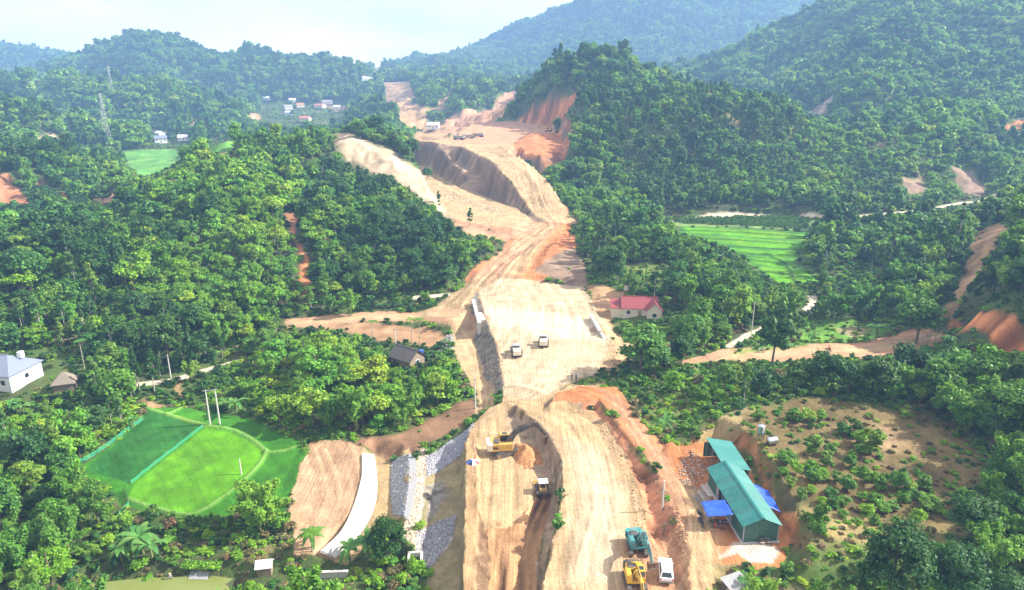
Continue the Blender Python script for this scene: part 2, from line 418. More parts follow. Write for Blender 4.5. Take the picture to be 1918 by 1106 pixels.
PATHS = [[(1235, 409), (1330, 406), (1500, 407), (1570, 407), (1650, 402), (1740, 392), (1800, 381), (1840, 377), (1872, 362)], [(1360, 651), (1400, 632), (1440, 612), (1452, 600)], [(1510, 585), (1525, 565), (1520, 555)],
         [(255, 722), (330, 712), (380, 695), (430, 682), (455, 675)], [(765, 559), (800, 557), (845, 552)], [(150, 392), (180, 389)]]
PATHL = [[hit(u, v) for u, v in p] for p in PATHS]
for p in PATHL:
    r0, r1 = sub(p, 25); d, _, _ = polydist(GX[r0:r1], GY[r0:r1], p); NAT[r0:r1] *= np.clip((d - 2) / 14, 0, 1)
for u_, v_, rr in ((290, 302, 75), (415, 282, 45), (600, 215, 160)):
    cx_, cy_ = hit(u_, v_); NAT *= np.clip((np.hypot(GX - cx_, GY - cy_) - rr) / 60, 0, 1)
# uneven natural ground, small lumps on graded soil
Z += relief * np.clip(NAT, 0, 1) ** 1.5 + (1 - NAT) * (fbm(GX, GY, 3.5, 3, 31) * .22)
# rills on the steep bare faces
gyx = np.gradient(Z, axis=0) / np.gradient(GY, axis=0); gxx = np.gradient(Z, axis=1) / np.gradient(GX, axis=1)
STEEP = np.hypot(gyx, gxx)

# ---- colours: natural ground first
n1 = fbm(GX, GY, 12, 4, 51); n2 = fbm(GX, GY, 60, 4, 57)
COL[:] = np.array(FLOOR)
g = np.clip(.5 + 1.6 * n1 + 1.0 * n2, 0, 1)[..., None]
COL[:] = COL * (1 - g * .55) + np.array(GRASS) * g * .55
e = np.clip(n1 * 3 + n2 * 1.5 - 1.05, 0, 1)[..., None]
COL[:] = COL * (1 - e) + np.array((.22, .15, .08)) * e

# hill cuttings and bare patches seen on the slopes
def cut(pts, col, far=.002, soft=1.0, reg=None, **k):
    return paint(HP(pts), r_cut if reg is None else reg, col, soft, .8, far=far, **k)
cut([(622, 270), (622, 254), (655, 250), (700, 274), (745, 290), (785, 320), (830, 365), (850, 415), (820, 395), (770, 360), (735, 342), (705, 325), (665, 312), (640, 290)], CREAM, scale=8, soft=4)
cut([(735, 250 - 80), (760, 155), (780, 180), (765, 200), (735, 195), (720, 180)], PINK, far=.003)
cut([(722, 155), (765, 152), (775, 195), (800, 205), (835, 185), (864, 158), (858, 177), (830, 203), (802, 222), (835, 230), (862, 214), (848, 250), (770, 264), (790, 242), (752, 224), (738, 197)], TAN, far=.003)
cut([(683, 122), (700, 120), (718, 135), (706, 136)], CREAM, far=.002)
cut([(675, 150), (700, 143), (702, 150), (680, 156)], CREAM, far=.002)
cut([(600, 198), (650, 195), (685, 203), (640, 207)], TAN, far=.003)
cut([(835, 225), (865, 212), (905, 208), (935, 185), (972, 172), (970, 190), (945, 212), (925, 228), (900, 240), (880, 252), (850, 252), (838, 240)], PINK, scale=8)
cut([(955, 235), (975, 215), (1010, 195), (1060, 178), (1092, 174), (1080, 190), (1060, 215), (1040, 228), (1000, 238)], ORANGE, scale=6)
cut([(840, 262), (860, 240), (900, 236), (960, 235), (1000, 240), (1030, 246), (1000, 275), (985, 300), (960, 300), (900, 275), (860, 262)], PINK, scale=6)
cut([(770, 262), (800, 255), (830, 250), (845, 262), (800, 275), (770, 275)], TAN)
cut([(66, 258), (95, 250), (125, 262), (100, 268)], CREAM)
cut([(340, 228), (360, 222), (372, 234), (352, 238)], TAN)
cut([(465, 215), (485, 212), (490, 225), (470, 226)], PINK)
cut([(0, 325), (20, 335), (60, 385), (0, 380)], REDD); cut([(78, 335), (96, 345), (92, 360), (75, 352)], TAN)
cut([(180, 365), (218, 358), (220, 378), (185, 385)], PINK); cut([(118, 362), (130, 362), (130, 388), (120, 388)], ORANGE)
cut([(530, 402), (552, 400), (552, 440), (575, 500), (562, 495), (540, 440)], REDD); cut([(558, 470), (572, 480), (580, 560), (572, 560)], ORANGE)
cut([(1790, 690 - 100), (1850, 585), (1918, 610), (1960, 640), (1960, 690), (1880, 655), (1800, 625)], ORANGE, scale=5)
cut([(1820, 440), (1870, 420), (1900, 425), (1860, 470), (1830, 520), (1790, 590), (1770, 600), (1790, 540), (1815, 490)], TAN, scale=6)
cut([(1780, 310), (1820, 320), (1850, 355), (1830, 368), (1790, 340)], ROCK); cut([(1870, 235), (1918, 222), (1930, 232), (1890, 248)], ORANGE)
cut([(1500, 195), (1560, 180), (1550, 210), (1510, 215)], (.25, .2, .16)); cut([(1690, 335), (1725, 335), (1735, 358), (1700, 360)], ROCK)
cut([(1000, 500), (1040, 485), (1075, 470), (1090, 500), (1100, 530), (1060, 525), (1010, 520)], TAN)
cut([(1100, 535), (1160, 545), (1165, 570), (1140, 600), (1160, 640), (1130, 625), (1112, 580)], TAN)
cut([(560, 600), (640, 606), (740, 606), (830, 616), (845, 630), (825, 650), (790, 650), (740, 640), (640, 620), (560, 616)], BROWN)
cut([(700, 720), (760, 690), (830, 650), (850, 668), (845, 690), (870, 690), (880, 730), (840, 740)], FLOOR, reg=0)
cut([(735, 815), (800, 790), (850, 760), (885, 745), (895, 775), (870, 800), (800, 832), (780, 850), (690, 845), (640, 830)], (.20, .115, .065))
cut([(1080, 735), (1120, 742), (1150, 785), (1185, 835), (1225, 880), (1262, 950), (1295, 1040), (1290, 1190), (1262, 1190), (1255, 1090), (1210, 1010), (1205, 960), (1185, 900), (1165, 850), (1130, 800), (1085, 770)], REDD, scale=2.5, var=.3)
cut([(1270, 830), (1345, 808), (1392, 815), (1430, 868), (1480, 950), (1520, 1030), (1475, 1020), (1420, 905), (1385, 850), (1340, 828), (1280, 842)], ORANGE, scale=2.5)
cut([(350, 700), (330, 715), (345, 735), (335, 740), (322, 715)], TAN); cut([(265, 745), (300, 758), (310, 770), (275, 768)], TAN)

# dirt of the corridor, its shaded banks painted darker
paint([W(u, v, 3) for u, v in ((840, 556), (880, 500), (940, 468), (955, 440), (990, 425), (1000, 400), (1060, 405), (1080, 455), (1080, 475), (1030, 505), (1005, 524), (930, 532), (895, 548))], r_road, ORANGE, 0, .8, .25)
paint(WP([(1000, 505), (1030, 490), (1075, 470), (1095, 500), (1100, 528), (1050, 520)], 2), r_cut, ROCK, 0, .6)
paint(strip(HAUL, 5.2), r_road, (.36, .235, .125), 3, .6, .2)
paint(strip([W(870, 560, -.5), W(905, 520, 1), W(945, 480, 2.5), W(985, 445, 4)], 3.2), r_road, PINK, 3, .6, .15)
paint([W(u, v, 6) for u, v in ((850, 405), (900, 408), (985, 405), (1010, 412), (990, 430), (950, 436), (880, 434), (850, 420))], r_cut, PINK, 2, .8, .2)
paint(NOTCH[:6] + [(15, 272), (9, 290), (4.5, 302), (-2, 324), (-12, 358), (-24, 387), (-33, 410), (-52, 442), (-64, 456), (-70, 450)], r_cut, ROCK, 0, .6, .3)
paint([(x, y) for x, y in NOTCH], r_road, SAND, 3, .6, .12)
paint(RAMP, r_road, SAND, 0, .5, .12)
paint([(3, 382), (16, 375), (30, 390), (36, 420), (34, 450), (12, 450), (0, 420)], r_cut, ORANGE, 2, .6, .25)
paint(UPT, r_road, PINK, 3, .6, .15)
paint(WP([(800, 578), (845, 552), (885, 530), (925, 525), (893, 560), (885, 590), (865, 605), (820, 600)], -1), r_road, SAND, 2, .5, .12)
paint(PADP, r_road, (.45, .345, .22), 0, .2, .10)
paint(WP([(902, 575), (1000, 582), (1125, 598), (1148, 640), (1120, 636), (1040, 628), (925, 612), (908, 600)], 0), r_road, (.55, .45, .31), 6, .8, .08)
paint(WP([(893, 548), (911, 605), (930, 655), (942, 722), (945, 735), (925, 735), (900, 690), (890, 640), (884, 590), (882, 570)], -1), r_emb, (.17, .15, .12), 0, .3, .45, .8)  # dark rock, darkened further for the shade on this left face
paint(strip(LT, 3.9), r_left, PINK, 0, .4, .12); paint(strip(LT, 2.0), r_left, SAND, 1.5, .4, .08)
paint(WP([(845, 612), (880, 615), (888, 640), (905, 690), (925, 738), (930, 770), (890, 775), (895, 740), (870, 700), (856, 668), (842, 640)], -3), r_left, SAND, 0, .5, .14)
paint(strip(RTX, 3), r_left, SAND, 0, .4, .12); paint(strip(SIDE, 4.4), r_side, PINK, 0, .5, .14); paint(strip(SIDE, 1.6), r_side, SAND, 2, .5, .1)
paint(WP([(1135, 640), (1180, 640), (1175, 672), (1150, 695), (1110, 702), (1140, 670)], -.5), r_road, SAND, 1, .5, .1)
paint(WP([(884, 796), (925, 765), (945, 735), (1000, 745), (1085, 712), (1150, 702), (1085, 765), (1130, 800), (1166, 850), (1188, 905), (1203, 960), (1212, 1010), (1262, 1106), (1300, 1190), (1000, 1190), (1016, 1106), (1030, 1045), (1046, 985), (1054, 920), (1051, 872), (1036, 840), (1010, 808), (976, 784), (950, 770)], .6), r_road, SAND, 0, .3, .10)
paint(WP([(1060, 830), (1120, 850), (1160, 920), (1170, 1000), (1140, 1106), (1060, 1106), (1080, 960)], .8), r_road, CREAM, 3, .5, .06)
paint(WP([(1165, 1030), (1262, 1020), (1330, 1190), (1200, 1190)], .8), r_road, (.40, .22, .12), 3, .5, .15)
paint(BENCH, r_bench, SAND, 0, .15, .10)
paint(WP([(948, 768), (975, 786), (1010, 812), (1036, 845), (1050, 880), (1052, 925), (1044, 985), (1028, 1045), (1012, 1120), (1012, 1190), (990, 1190), (1000, 1060), (1020, 980), (1026, 930), (1000, 880), (985, 862), (1000, 850), (980, 820), (950, 808)], -.8), r_bench, (.30, .22, .14), .8, .4, .28, 1.2)  # shade under the ramp edge put into the darker trench bank colour
paint(FURR, r_furrow, (.35, .195, .095), 0, .25, .16)
paint(BERM, r_bench, TAN, .6, .25, .16)
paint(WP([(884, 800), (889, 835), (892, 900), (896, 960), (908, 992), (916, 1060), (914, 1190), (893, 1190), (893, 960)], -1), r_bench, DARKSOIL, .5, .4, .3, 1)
paint(TRK, r_track, ORANGE, 0, .5, .18); paint(WP([(1130, 722), (1165, 745), (1200, 800), (1250, 860), (1300, 920), (1320, 1000), (1320, 1190), (1295, 1190), (1295, 1040), (1262, 950), (1215, 860), (1165, 790)], 2.7), r_track, PINK, 2.5, .5, .1)
paint(ORCH, r_orch, DRYGRASS, 3, 1.2, .35, 6); paint(YARD, r_pad, ORANGE, 0, .5, .16); paint(WP([(1275, 900), (1335, 930), (1345, 1000), (1330, 1190), (1295, 1190), (1290, 1000)], 3), r_pad, SAND, 2.5, .6, .1)
paint(WP([(1345, 1040), (1375, 1016), (1440, 1018), (1462, 1030), (1450, 1055), (1400, 1052), (1375, 1035), (1345, 1048)], 3), r_pad, (.50, .45, .37), .6, .3, .1)
for k, (pts, c) in enumerate([([(1420, 890), (1470, 900), (1520, 1000), (1490, 990)], FLOOR), ([(1560, 800), (1650, 790), (1700, 830), (1640, 850)], (.3, .2, .11)), ([(1500, 950), (1640, 950), (1680, 1010), (1530, 1015)], (.28, .22, .09)), ([(1300, 780), (1400, 762), (1410, 790), (1310, 800)], (.27, .21, .1))]):
    paint(WP(pts, 6.3), r_orch, c, 5, 1.5, .3, 4, only=[r_orch])
# open grass
for pts, z in (([(1175, 715), (1280, 705), (1330, 745), (1290, 810), (1240, 820), (1195, 775)], 2.5), ([(1080, 705), (1110, 700), (1170, 702), (1165, 714), (1085, 716)], .5), ([(1490, 1030), (1640, 1025), (1780, 1020), (1830, 1050), (1640, 1060), (1500, 1060)], 4.5), ([(1160, 500), (1280, 505), (1300, 545), (1180, 540)], 2)):
    paint(WP(pts, z), r_grass, (.13, .17, .045), 2, 1, .35, 4)
for pts, z in (([(1370, 668), (1450, 630), (1500, 615), (1520, 650), (1400, 664)], 1), ([(1505, 600), (1560, 590), (1660, 610), (1640, 642), (1560, 650), (1500, 644)], 0), ([(1190, 690), (1370, 680), (1500, 682), (1490, 695), (1300, 700)], 1), ([(100, 260 - 65), (110, 240), (160, 275), (60, 240)], 12)):
    paint(WP(pts, z), r_grass, (.10, .22, .03), 2, 1, .3, 4)
paint(WP([(1565, 615), (1610, 610), (1635, 625), (1590, 632)], 0), r_grass, (.28, .22, .12), 2, 1)
# crops
paint(RICEP, r_rice, (.040, .165, .010), 0, .3, .12)
paint(WP([(273, 768), (330, 785), (380, 797), (240, 905), (160, 880), (195, 850), (262, 792)], -5), r_rice, RICED, .4, .1, .18, 2.5)
paint(WP([(386, 800), (430, 810), (478, 834), (496, 848), (482, 875), (430, 920), (372, 958), (335, 960), (240, 934), (252, 905)], -5), r_rice, RICE, .3, .1, .15, 2.5)
BUNDS = [smooth_line(WP(p, -5)) for p in ([(275, 765), (330, 782), (382, 796), (440, 808), (482, 832), (499, 848)], [(499, 848), (482, 876), (430, 922), (372, 960), (335, 963), (285, 951), (238, 935)], [(499, 848), (530, 846), (556, 838)], [(340, 765), (312, 778)])]
for b in BUNDS:
    r0, r1 = sub(b, 2); d, _, _ = polydist(GX[r0:r1], GY[r0:r1], b)
    a = np.clip(1.15 - d / .55, 0, 1) * (REG[r0:r1] == r_rice)
    Z[r0:r1] += .35 * a; COL[r0:r1] = COL[r0:r1] * (1 - a[..., None]) + np.array((.16, .30, .06)) * a[..., None]
for k, p in enumerate([[(1278, 427), (1390, 430), (1508, 440), (1503, 450), (1400, 443), (1285, 436)], [(1290, 440), (1400, 446), (1500, 455), (1490, 466), (1395, 462), (1310, 452)], [(1330, 464), (1390, 468), (1470, 472), (1430, 478), (1360, 476)], [(1440, 470), (1492, 470), (1486, 486), (1435, 482)], [(1385, 482), (1480, 488), (1500, 505), (1430, 498)], [(1425, 500), (1510, 510), (1535, 528), (1455, 532)]]):
    q = WP(p, -1); paint(PADR if k == 0 else q, r_rice, (.05, .17, .02) if k == 0 else RICE, 0, .3, .1)
    if k == 0: paint(q, r_rice, RICE, .5, .2, .1)
paint(CORN, r_rice, (.13, .22, .06), 2, 1, .3, 5)
paint(HP([(225, 285), (330, 280), (345, 292), (290, 330), (250, 320)]), r_rice, (.10, .26, .05), 2, 1, .15, 6, far=.002)
paint(HP([(395, 275), (440, 275), (430, 288), (395, 290)]), r_rice, (.10, .26, .05), 2, 1, .15, 6, far=.002)
paint(PLOW, r_plow, (.38, .24, .14), 0, .5, .14, 3)
# slopes beside the bottom of the road
paint(WP([(796, 872), (872, 830), (872, 960), (866, 1106), (860, 1190), (800, 1190), (800, 1040), (790, 990)], -2), r_emb, OLIVE, .6, .25, .18, 1.5)
paint(WP([(798, 838), (850, 805), (884, 782), (888, 800), (874, 832), (800, 872)], -2), r_emb, (.36, .36, .37), .4, .3, .45, .7)
paint(WP([(778, 985), (815, 960), (856, 955), (848, 985), (806, 1030), (780, 1020)], -3), r_emb, (.36, .35, .36), .8, .7, .45, .7)
paint(WP([(792, 900), (830, 890), (840, 915), (800, 960)], -3), r_emb, (.20, .18, .15), .8, .6, .45, .7)
paint(WP([(788, 838), (800, 836), (800, 870), (796, 920), (786, 985), (782, 1025), (752, 1005), (760, 940), (770, 880)], -4), r_emb, (.52, .42, .31), .3, .3, .22, 1)
paint(WP([(704, 850), (733, 862), (732, 905), (736, 965), (690, 1000), (650, 1045), (625, 1045), (690, 975), (704, 930)], -6), r_left, (.33, .235, .12), .4, .3, .12)
for p in ([(1276, 432), (1390, 437), (1520, 446)], [(1280, 444), (1395, 452), (1512, 460)], [(1300, 458), (1390, 464), (1505, 470)], [(1345, 472), (1425, 478), (1500, 486)], [(1380, 486), (1440, 492), (1515, 508)], [(1420, 508), (1470, 514), (1530, 522)], [(1432, 476), (1470, 495), (1490, 530)]):
    b = smooth_line(WP(p, -1)); r0, r1 = sub(b, 2); d, _, _ = polydist(GX[r0:r1], GY[r0:r1], b)
    a = np.clip(1.2 - d / .9, 0, 1) * (REG[r0:r1] == r_rice); Z[r0:r1] += .5 * a; COL[r0:r1] = COL[r0:r1] * (1 - a[..., None]) + np.array((.022, .075, .012)) * a[..., None]
m = REG == r_rice
t_ = .8 * GX + .6 * GY; COL[:] = np.where(m[..., None], COL * (1 + .28 * vnoise(t_ / .45, (-.6 * GX + .8 * GY) / 5, 161) + .4 * fbm(GX, GY, 7, 3, 163))[..., None] * (1 + np.array([.9, .25, 0]) * np.clip(fbm(GX, GY, 11, 4, 167), 0, 1)[..., None]), COL)
# footpaths
paint(WP([(676, 846), (706, 846), (738, 860), (768, 846), (774, 890), (764, 945), (758, 970), (736, 970), (690, 1010), (650, 1050), (600, 1040), (640, 990), (668, 945), (678, 900)], -5.5), r_left, (.33, .235, .12), 0, .2, .12)
paint(POND, r_pond, (.16, .13, .07), 0, .3)
for k, p in enumerate(PATHL):
    paint(strip(p, (1.5, 1.5, 1.3, 1.0, 1.0, 1.5)[k]), r_path, (.52, .44, .33), .5, .2, .08)
for ln in ([W(u, v, 0) for u, v in ((1090, 537), (1106, 570), (1120, 602), (1140, 640))], [W(u, v, 0) for u, v in ((897, 548), (903, 572), (914, 604), (932, 655), (944, 722))], [W(u, v, 0) for u, v in ((1160, 680), (1120, 700), (1080, 713), (1040, 735))]):
    b = smooth_line(ln); r0, r1 = sub(b, 2); d, _, _ = polydist(GX[r0:r1], GY[r0:r1], b); a = np.clip(1.3 - d / .45, 0, 1) * np.clip(.8 + 1.5 * fbm(GX[r0:r1], GY[r0:r1], 4, 2, 87), 0, 1)
    Z[r0:r1] += .28 * a; COL[r0:r1] = COL[r0:r1] * (1 - .6 * a[..., None]) + np.array((.20, .125, .065)) * .6 * a[..., None]
# rills down the bare cut faces, then wheel marks and blade furrows
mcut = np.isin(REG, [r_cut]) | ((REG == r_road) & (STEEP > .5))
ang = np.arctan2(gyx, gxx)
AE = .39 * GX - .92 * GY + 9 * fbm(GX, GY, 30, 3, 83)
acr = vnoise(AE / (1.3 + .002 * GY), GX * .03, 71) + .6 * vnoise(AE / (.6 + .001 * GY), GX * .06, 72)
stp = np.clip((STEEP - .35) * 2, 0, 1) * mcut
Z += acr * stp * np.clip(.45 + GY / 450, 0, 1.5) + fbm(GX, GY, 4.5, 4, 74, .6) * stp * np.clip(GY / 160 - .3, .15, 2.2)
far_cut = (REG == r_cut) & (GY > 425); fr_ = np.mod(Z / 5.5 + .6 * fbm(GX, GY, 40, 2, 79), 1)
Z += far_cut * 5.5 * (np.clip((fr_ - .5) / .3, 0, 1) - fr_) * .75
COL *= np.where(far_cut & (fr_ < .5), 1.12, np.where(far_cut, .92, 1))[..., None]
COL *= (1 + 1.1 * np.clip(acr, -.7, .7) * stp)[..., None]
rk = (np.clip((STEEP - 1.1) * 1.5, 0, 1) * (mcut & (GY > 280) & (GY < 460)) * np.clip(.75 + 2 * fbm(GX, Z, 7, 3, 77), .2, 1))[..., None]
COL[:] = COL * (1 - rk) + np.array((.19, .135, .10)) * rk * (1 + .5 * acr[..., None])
allroad = [r_road, r_track, r_left, r_side, r_pad, r_bench]
ruts([W(940, 720, 0), W(1000, 640, 0), W(1010, 580, 0), W(985, 535, 0)], 13, .10, .45, .9, [r_road])
ruts(HAUL + [(10, 300), (6, 330), (-2, 360), (-10, 395)], 7, .35, 1.1, .8, [r_road])
ruts([W(865, 575, -1), W(905, 520, 1), W(950, 478, 2.5), W(1000, 440, 4)], 6, .3, .9, .8, [r_road, r_cut])
ruts([(-2, 300), (-25, 340), (-45, 400)], 9, .2, .7, 1.0, [r_road])
ruts([W(960, 745, 0), W(1060, 790, .5), W(1110, 870, .8), W(1120, 960, .8), W(1100, 1100, .8)], 9, .12, .55, .8, [r_road])
ruts([W(925, 790, -.8), W(930, 870, -1.2), W(925, 985, -1.2)], 5, .12, .6, .7, [r_bench])
ruts([W(1000, 930, -2), W(965, 1010, -2), W(955, 1106, -2)], 5.5, .8, 1.9, 1.15, [r_furrow])
ruts([W(1090, 735, 1), W(1150, 760, 2), W(1225, 850, 2.8), W(1290, 940, 2.9), W(1310, 1106, 2.9)], 4, .14, .5, .6, [r_track, r_pad])
ruts([W(u, v, -3) for u, v in ((540, 605), (700, 592), (850, 605))], 4, .12, .5, .6, [r_left])
ruts(LR, 4, .14, .5, .6, [r_left]); ruts(SIDE, 4, .14, .5, .6, [r_side])
ruts([W(610, 840, -4.6), W(635, 930, -4.6), W(590, 1020, -4.6)], 12, .18, .7, .6, [r_plow])
COL = np.clip(COL, .008, .85)

# ---------------------------------------------------------------- ground meshes: one object for each kind of ground
def node_mat(name):
    m = bpy.data.materials.new(name); m.use_nodes = True
    return m, m.node_tree, m.node_tree.nodes, m.node_tree.links, m.node_tree.nodes['Principled BSDF']
def ground_mat(name, fine, bump, rough=.95, streak=False):
    m, t, N, L, b = node_mat(name)
    at = N.new('ShaderNodeAttribute'); at.attribute_name = 'Col'
    ge = N.new('ShaderNodeNewGeometry')
    n1_ = N.new('ShaderNodeTexNoise'); n1_.inputs['Scale'].default_value = fine; n1_.inputs['Detail'].default_value = 6; n1_.inputs['Roughness'].default_value = .65
    n2_ = N.new('ShaderNodeTexNoise'); n2_.inputs['Scale'].default_value = fine * .13; n2_.inputs['Detail'].default_value = 4
    L.new(ge.outputs['Position'], n1_.inputs['Vector']); L.new(ge.outputs['Position'], n2_.inputs['Vector'])
    ml = N.new('ShaderNodeMath'); ml.operation = 'MULTIPLY_ADD'; ml.inputs[1].default_value = 1.0; ml.inputs[2].default_value = .5
    L.new(n1_.outputs['Fac'], ml.inputs[0])
    m2 = N.new('ShaderNodeMath'); m2.operation = 'MULTIPLY_ADD'; m2.inputs[1].default_value = .8; m2.inputs[2].default_value = .6
    L.new(n2_.outputs['Fac'], m2.inputs[0])
    m3 = N.new('ShaderNodeMath'); m3.operation = 'MULTIPLY'; L.new(ml.outputs[0], m3.inputs[0]); L.new(m2.outputs[0], m3.inputs[1])
    hgt_ = n1_.outputs['Fac']
    if streak:                                             # tyre and blade marks drawn out along the line of travel
        mp = N.new('ShaderNodeMapping'); mp.inputs['Scale'].default_value = (2.6, .085, .3); mp.inputs['Rotation'].default_value = (0, 0, R(-5)); L.new(ge.outputs['Position'], mp.inputs['Vector'])
        n3_ = N.new('ShaderNodeTexNoise'); n3_.inputs['Scale'].default_value = 1.0; n3_.inputs['Detail'].default_value = 5; n3_.inputs['Roughness'].default_value = .7; n3_.inputs['Distortion'].default_value = .4; L.new(mp.outputs[0], n3_.inputs['Vector'])
        m4 = N.new('ShaderNodeMath'); m4.operation = 'MULTIPLY_ADD'; m4.inputs[1].default_value = 1.3; m4.inputs[2].default_value = .35; L.new(n3_.outputs['Fac'], m4.inputs[0])
        m5 = N.new('ShaderNodeMath'); m5.operation = 'MULTIPLY'; L.new(m3.outputs[0], m5.inputs[0]); L.new(m4.outputs[0], m5.inputs[1]); m3 = m5
        m6 = N.new('ShaderNodeMath'); m6.operation = 'ADD'; L.new(n1_.outputs['Fac'], m6.inputs[0]); L.new(n3_.outputs['Fac'], m6.inputs[1]); hgt_ = m6.outputs[0]
    vm = N.new('ShaderNodeVectorMath'); vm.operation = 'SCALE'
    L.new(at.outputs['Color'], vm.inputs[0]); L.new(m3.outputs[0], vm.inputs['Scale'])
    L.new(vm.outputs[0], b.inputs['Base Color'])
    b.inputs['Roughness'].default_value = rough
    b.inputs['Specular IOR Level'].default_value = .15
    bu = N.new('ShaderNodeBump'); bu.inputs['Strength'].default_value = bump; bu.inputs['Distance'].default_value = .3
    L.new(hgt_, bu.inputs['Height']); L.new(bu.outputs[0], b.inputs['Normal'])
    return m
M_soil = ground_mat('earth', 2.2, .6); M_road = ground_mat('travelled_earth', 2.6, .7, streak=True); M_floor = ground_mat('undergrowth', 1.2, .9); M_crop = ground_mat('rice_crop', 3.0, .9)
def mesh_grid(name, verts, faces, mat, col=None, smooth=True):
    me = bpy.data.meshes.new(name)
    me.vertices.add(len(verts)); me.vertices.foreach_set('co', np.ascontiguousarray(verts, np.float32).ravel())
    nf, k = faces.shape
    me.loops.add(nf * k); me.loops.foreach_set('vertex_index', np.ascontiguousarray(faces, np.int32).ravel())
    me.polygons.add(nf); me.polygons.foreach_set('loop_start', np.arange(0, nf * k, k, dtype=np.int32))
    me.polygons.foreach_set('loop_total', np.full(nf, k, np.int32))
    if smooth: me.polygons.foreach_set('use_smooth', np.ones(nf, bool))
    if col is not None:
        a = me.attributes.new('Col', 'FLOAT_COLOR', 'POINT')
        a.data.foreach_set('color', np.concatenate([col, np.ones((len(col), 1))], 1).astype(np.float32).ravel())
    me.update(calc_edges=True)
    if mat: me.materials.append(mat)
    return me
idx = np.arange(NR * NC).reshape(NR, NC)
quads = np.stack([idx[:-1, :-1], idx[:-1, 1:], idx[1:, 1:], idx[1:, :-1]], -1).reshape(-1, 4)
qreg = REG[:-1, :-1].reshape(-1)
VV = np.stack([GX, GY, Z], -1).reshape(-1, 3); CC = COL.reshape(-1, 3)
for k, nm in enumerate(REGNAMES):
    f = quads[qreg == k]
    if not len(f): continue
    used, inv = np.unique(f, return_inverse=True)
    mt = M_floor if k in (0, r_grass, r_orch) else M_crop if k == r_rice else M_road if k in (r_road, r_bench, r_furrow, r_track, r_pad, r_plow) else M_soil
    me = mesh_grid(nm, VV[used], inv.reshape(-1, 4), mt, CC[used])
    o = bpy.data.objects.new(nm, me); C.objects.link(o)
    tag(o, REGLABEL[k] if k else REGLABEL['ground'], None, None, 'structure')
    if k == 0: GROUND = o

# ---------------------------------------------------------------- foliage materials
def leaf_mat(name, cols, trans=.35):
    """leaves: each plant takes its own green from a short range, each leaf a little lighter or darker"""
    m, t, N, L, b = node_mat(name)
    oi = N.new('ShaderNodeObjectInfo')
    cr = N.new('ShaderNodeValToRGB'); cr.color_ramp.interpolation = 'LINEAR'
    els = cr.color_ramp.elements
    while len(els) < len(cols): els.new(.5)
    for i, c in enumerate(cols):
        els[i].position = i / (len(cols) - 1); els[i].color = (*c, 1)
    L.new(oi.outputs['Random'], cr.inputs[0])
    at = N.new('ShaderNodeAttribute'); at.attribute_name = 'Col'
    mx = N.new('ShaderNodeMix'); mx.data_type = 'RGBA'; mx.blend_type = 'MULTIPLY'; mx.inputs[0].default_value = 1
    L.new(cr.outputs[0], mx.inputs[6]); L.new(at.outputs['Color'], mx.inputs[7])
    b.inputs['Roughness'].default_value = .55; b.inputs['Specular IOR Level'].default_value = .25
    L.new(mx.outputs[2], b.inputs['Base Color'])
    tr = N.new('ShaderNodeBsdfTranslucent'); L.new(mx.outputs[2], tr.inputs['Color'])
    ms = N.new('ShaderNodeMixShader'); ms.inputs[0].default_value = trans
    L.new(b.outputs[0], ms.inputs[1]); L.new(tr.outputs[0], ms.inputs[2])
    L.new(ms.outputs[0], N['Material Output'].inputs['Surface'])
    return m
ML = {
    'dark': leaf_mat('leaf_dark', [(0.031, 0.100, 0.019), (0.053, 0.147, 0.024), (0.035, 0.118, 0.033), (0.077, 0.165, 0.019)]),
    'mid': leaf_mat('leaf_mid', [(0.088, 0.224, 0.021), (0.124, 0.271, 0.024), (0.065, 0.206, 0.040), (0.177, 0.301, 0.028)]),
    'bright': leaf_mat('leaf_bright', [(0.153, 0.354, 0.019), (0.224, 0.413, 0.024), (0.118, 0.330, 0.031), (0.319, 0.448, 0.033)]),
    'bamboo': leaf_mat('leaf_bamboo', [(0.136, 0.319, 0.026), (0.189, 0.378, 0.031), (0.100, 0.283, 0.038), (0.271, 0.425, 0.042)], .4),
    'dry': leaf_mat('leaf_dry', [(0.201, 0.177, 0.071), (0.271, 0.224, 0.094), (0.153, 0.177, 0.059), (0.236, 0.153, 0.083)]),
    'banana': leaf_mat('leaf_banana', [(0.071, 0.236, 0.041), (0.118, 0.283, 0.059), (0.165, 0.307, 0.071)], .4),
}
def plain(name, col, rough=.7, metal=0.0, spec=.3, noise=0.0, nscale=6.0, bump=0.0):
    m, t, N, L, b = node_mat(name)
    b.inputs['Base Color'].default_value = (*col, 1); b.inputs['Roughness'].default_value = rough
    b.inputs['Metallic'].default_value = metal; b.inputs['Specular IOR Level'].default_value = spec
    if noise:
        tc = N.new('ShaderNodeTexCoord'); n = N.new('ShaderNodeTexNoise'); n.inputs['Scale'].default_value = nscale; n.inputs['Detail'].default_value = 6
        L.new(tc.outputs['Object'], n.inputs['Vector'])
        cr = N.new('ShaderNodeValToRGB')
        cr.color_ramp.elements[0].position = .3; cr.color_ramp.elements[1].position = .7
        cr.color_ramp.elements[0].color = (*[max(0, c * (1 - noise)) for c in col], 1); cr.color_ramp.elements[1].color = (*[min(1, c * (1 + noise * .6)) for c in col], 1)
        L.new(n.outputs['Fac'], cr.inputs[0]); L.new(cr.outputs[0], b.inputs['Base Color'])
        if bump:
            bu = N.new('ShaderNodeBump'); bu.inputs['Strength'].default_value = bump; L.new(n.outputs['Fac'], bu.inputs['Height']); L.new(bu.outputs[0], b.inputs['Normal'])
    return m
M_bark = plain('bark', (.17, .13, .09), .9, noise=.4); M_pale_bark = plain('pale_bark', (.36, .33, .28), .85, noise=.3); M_culm = plain('bamboo_culm', (.20, .22, .07), .6, noise=.3)

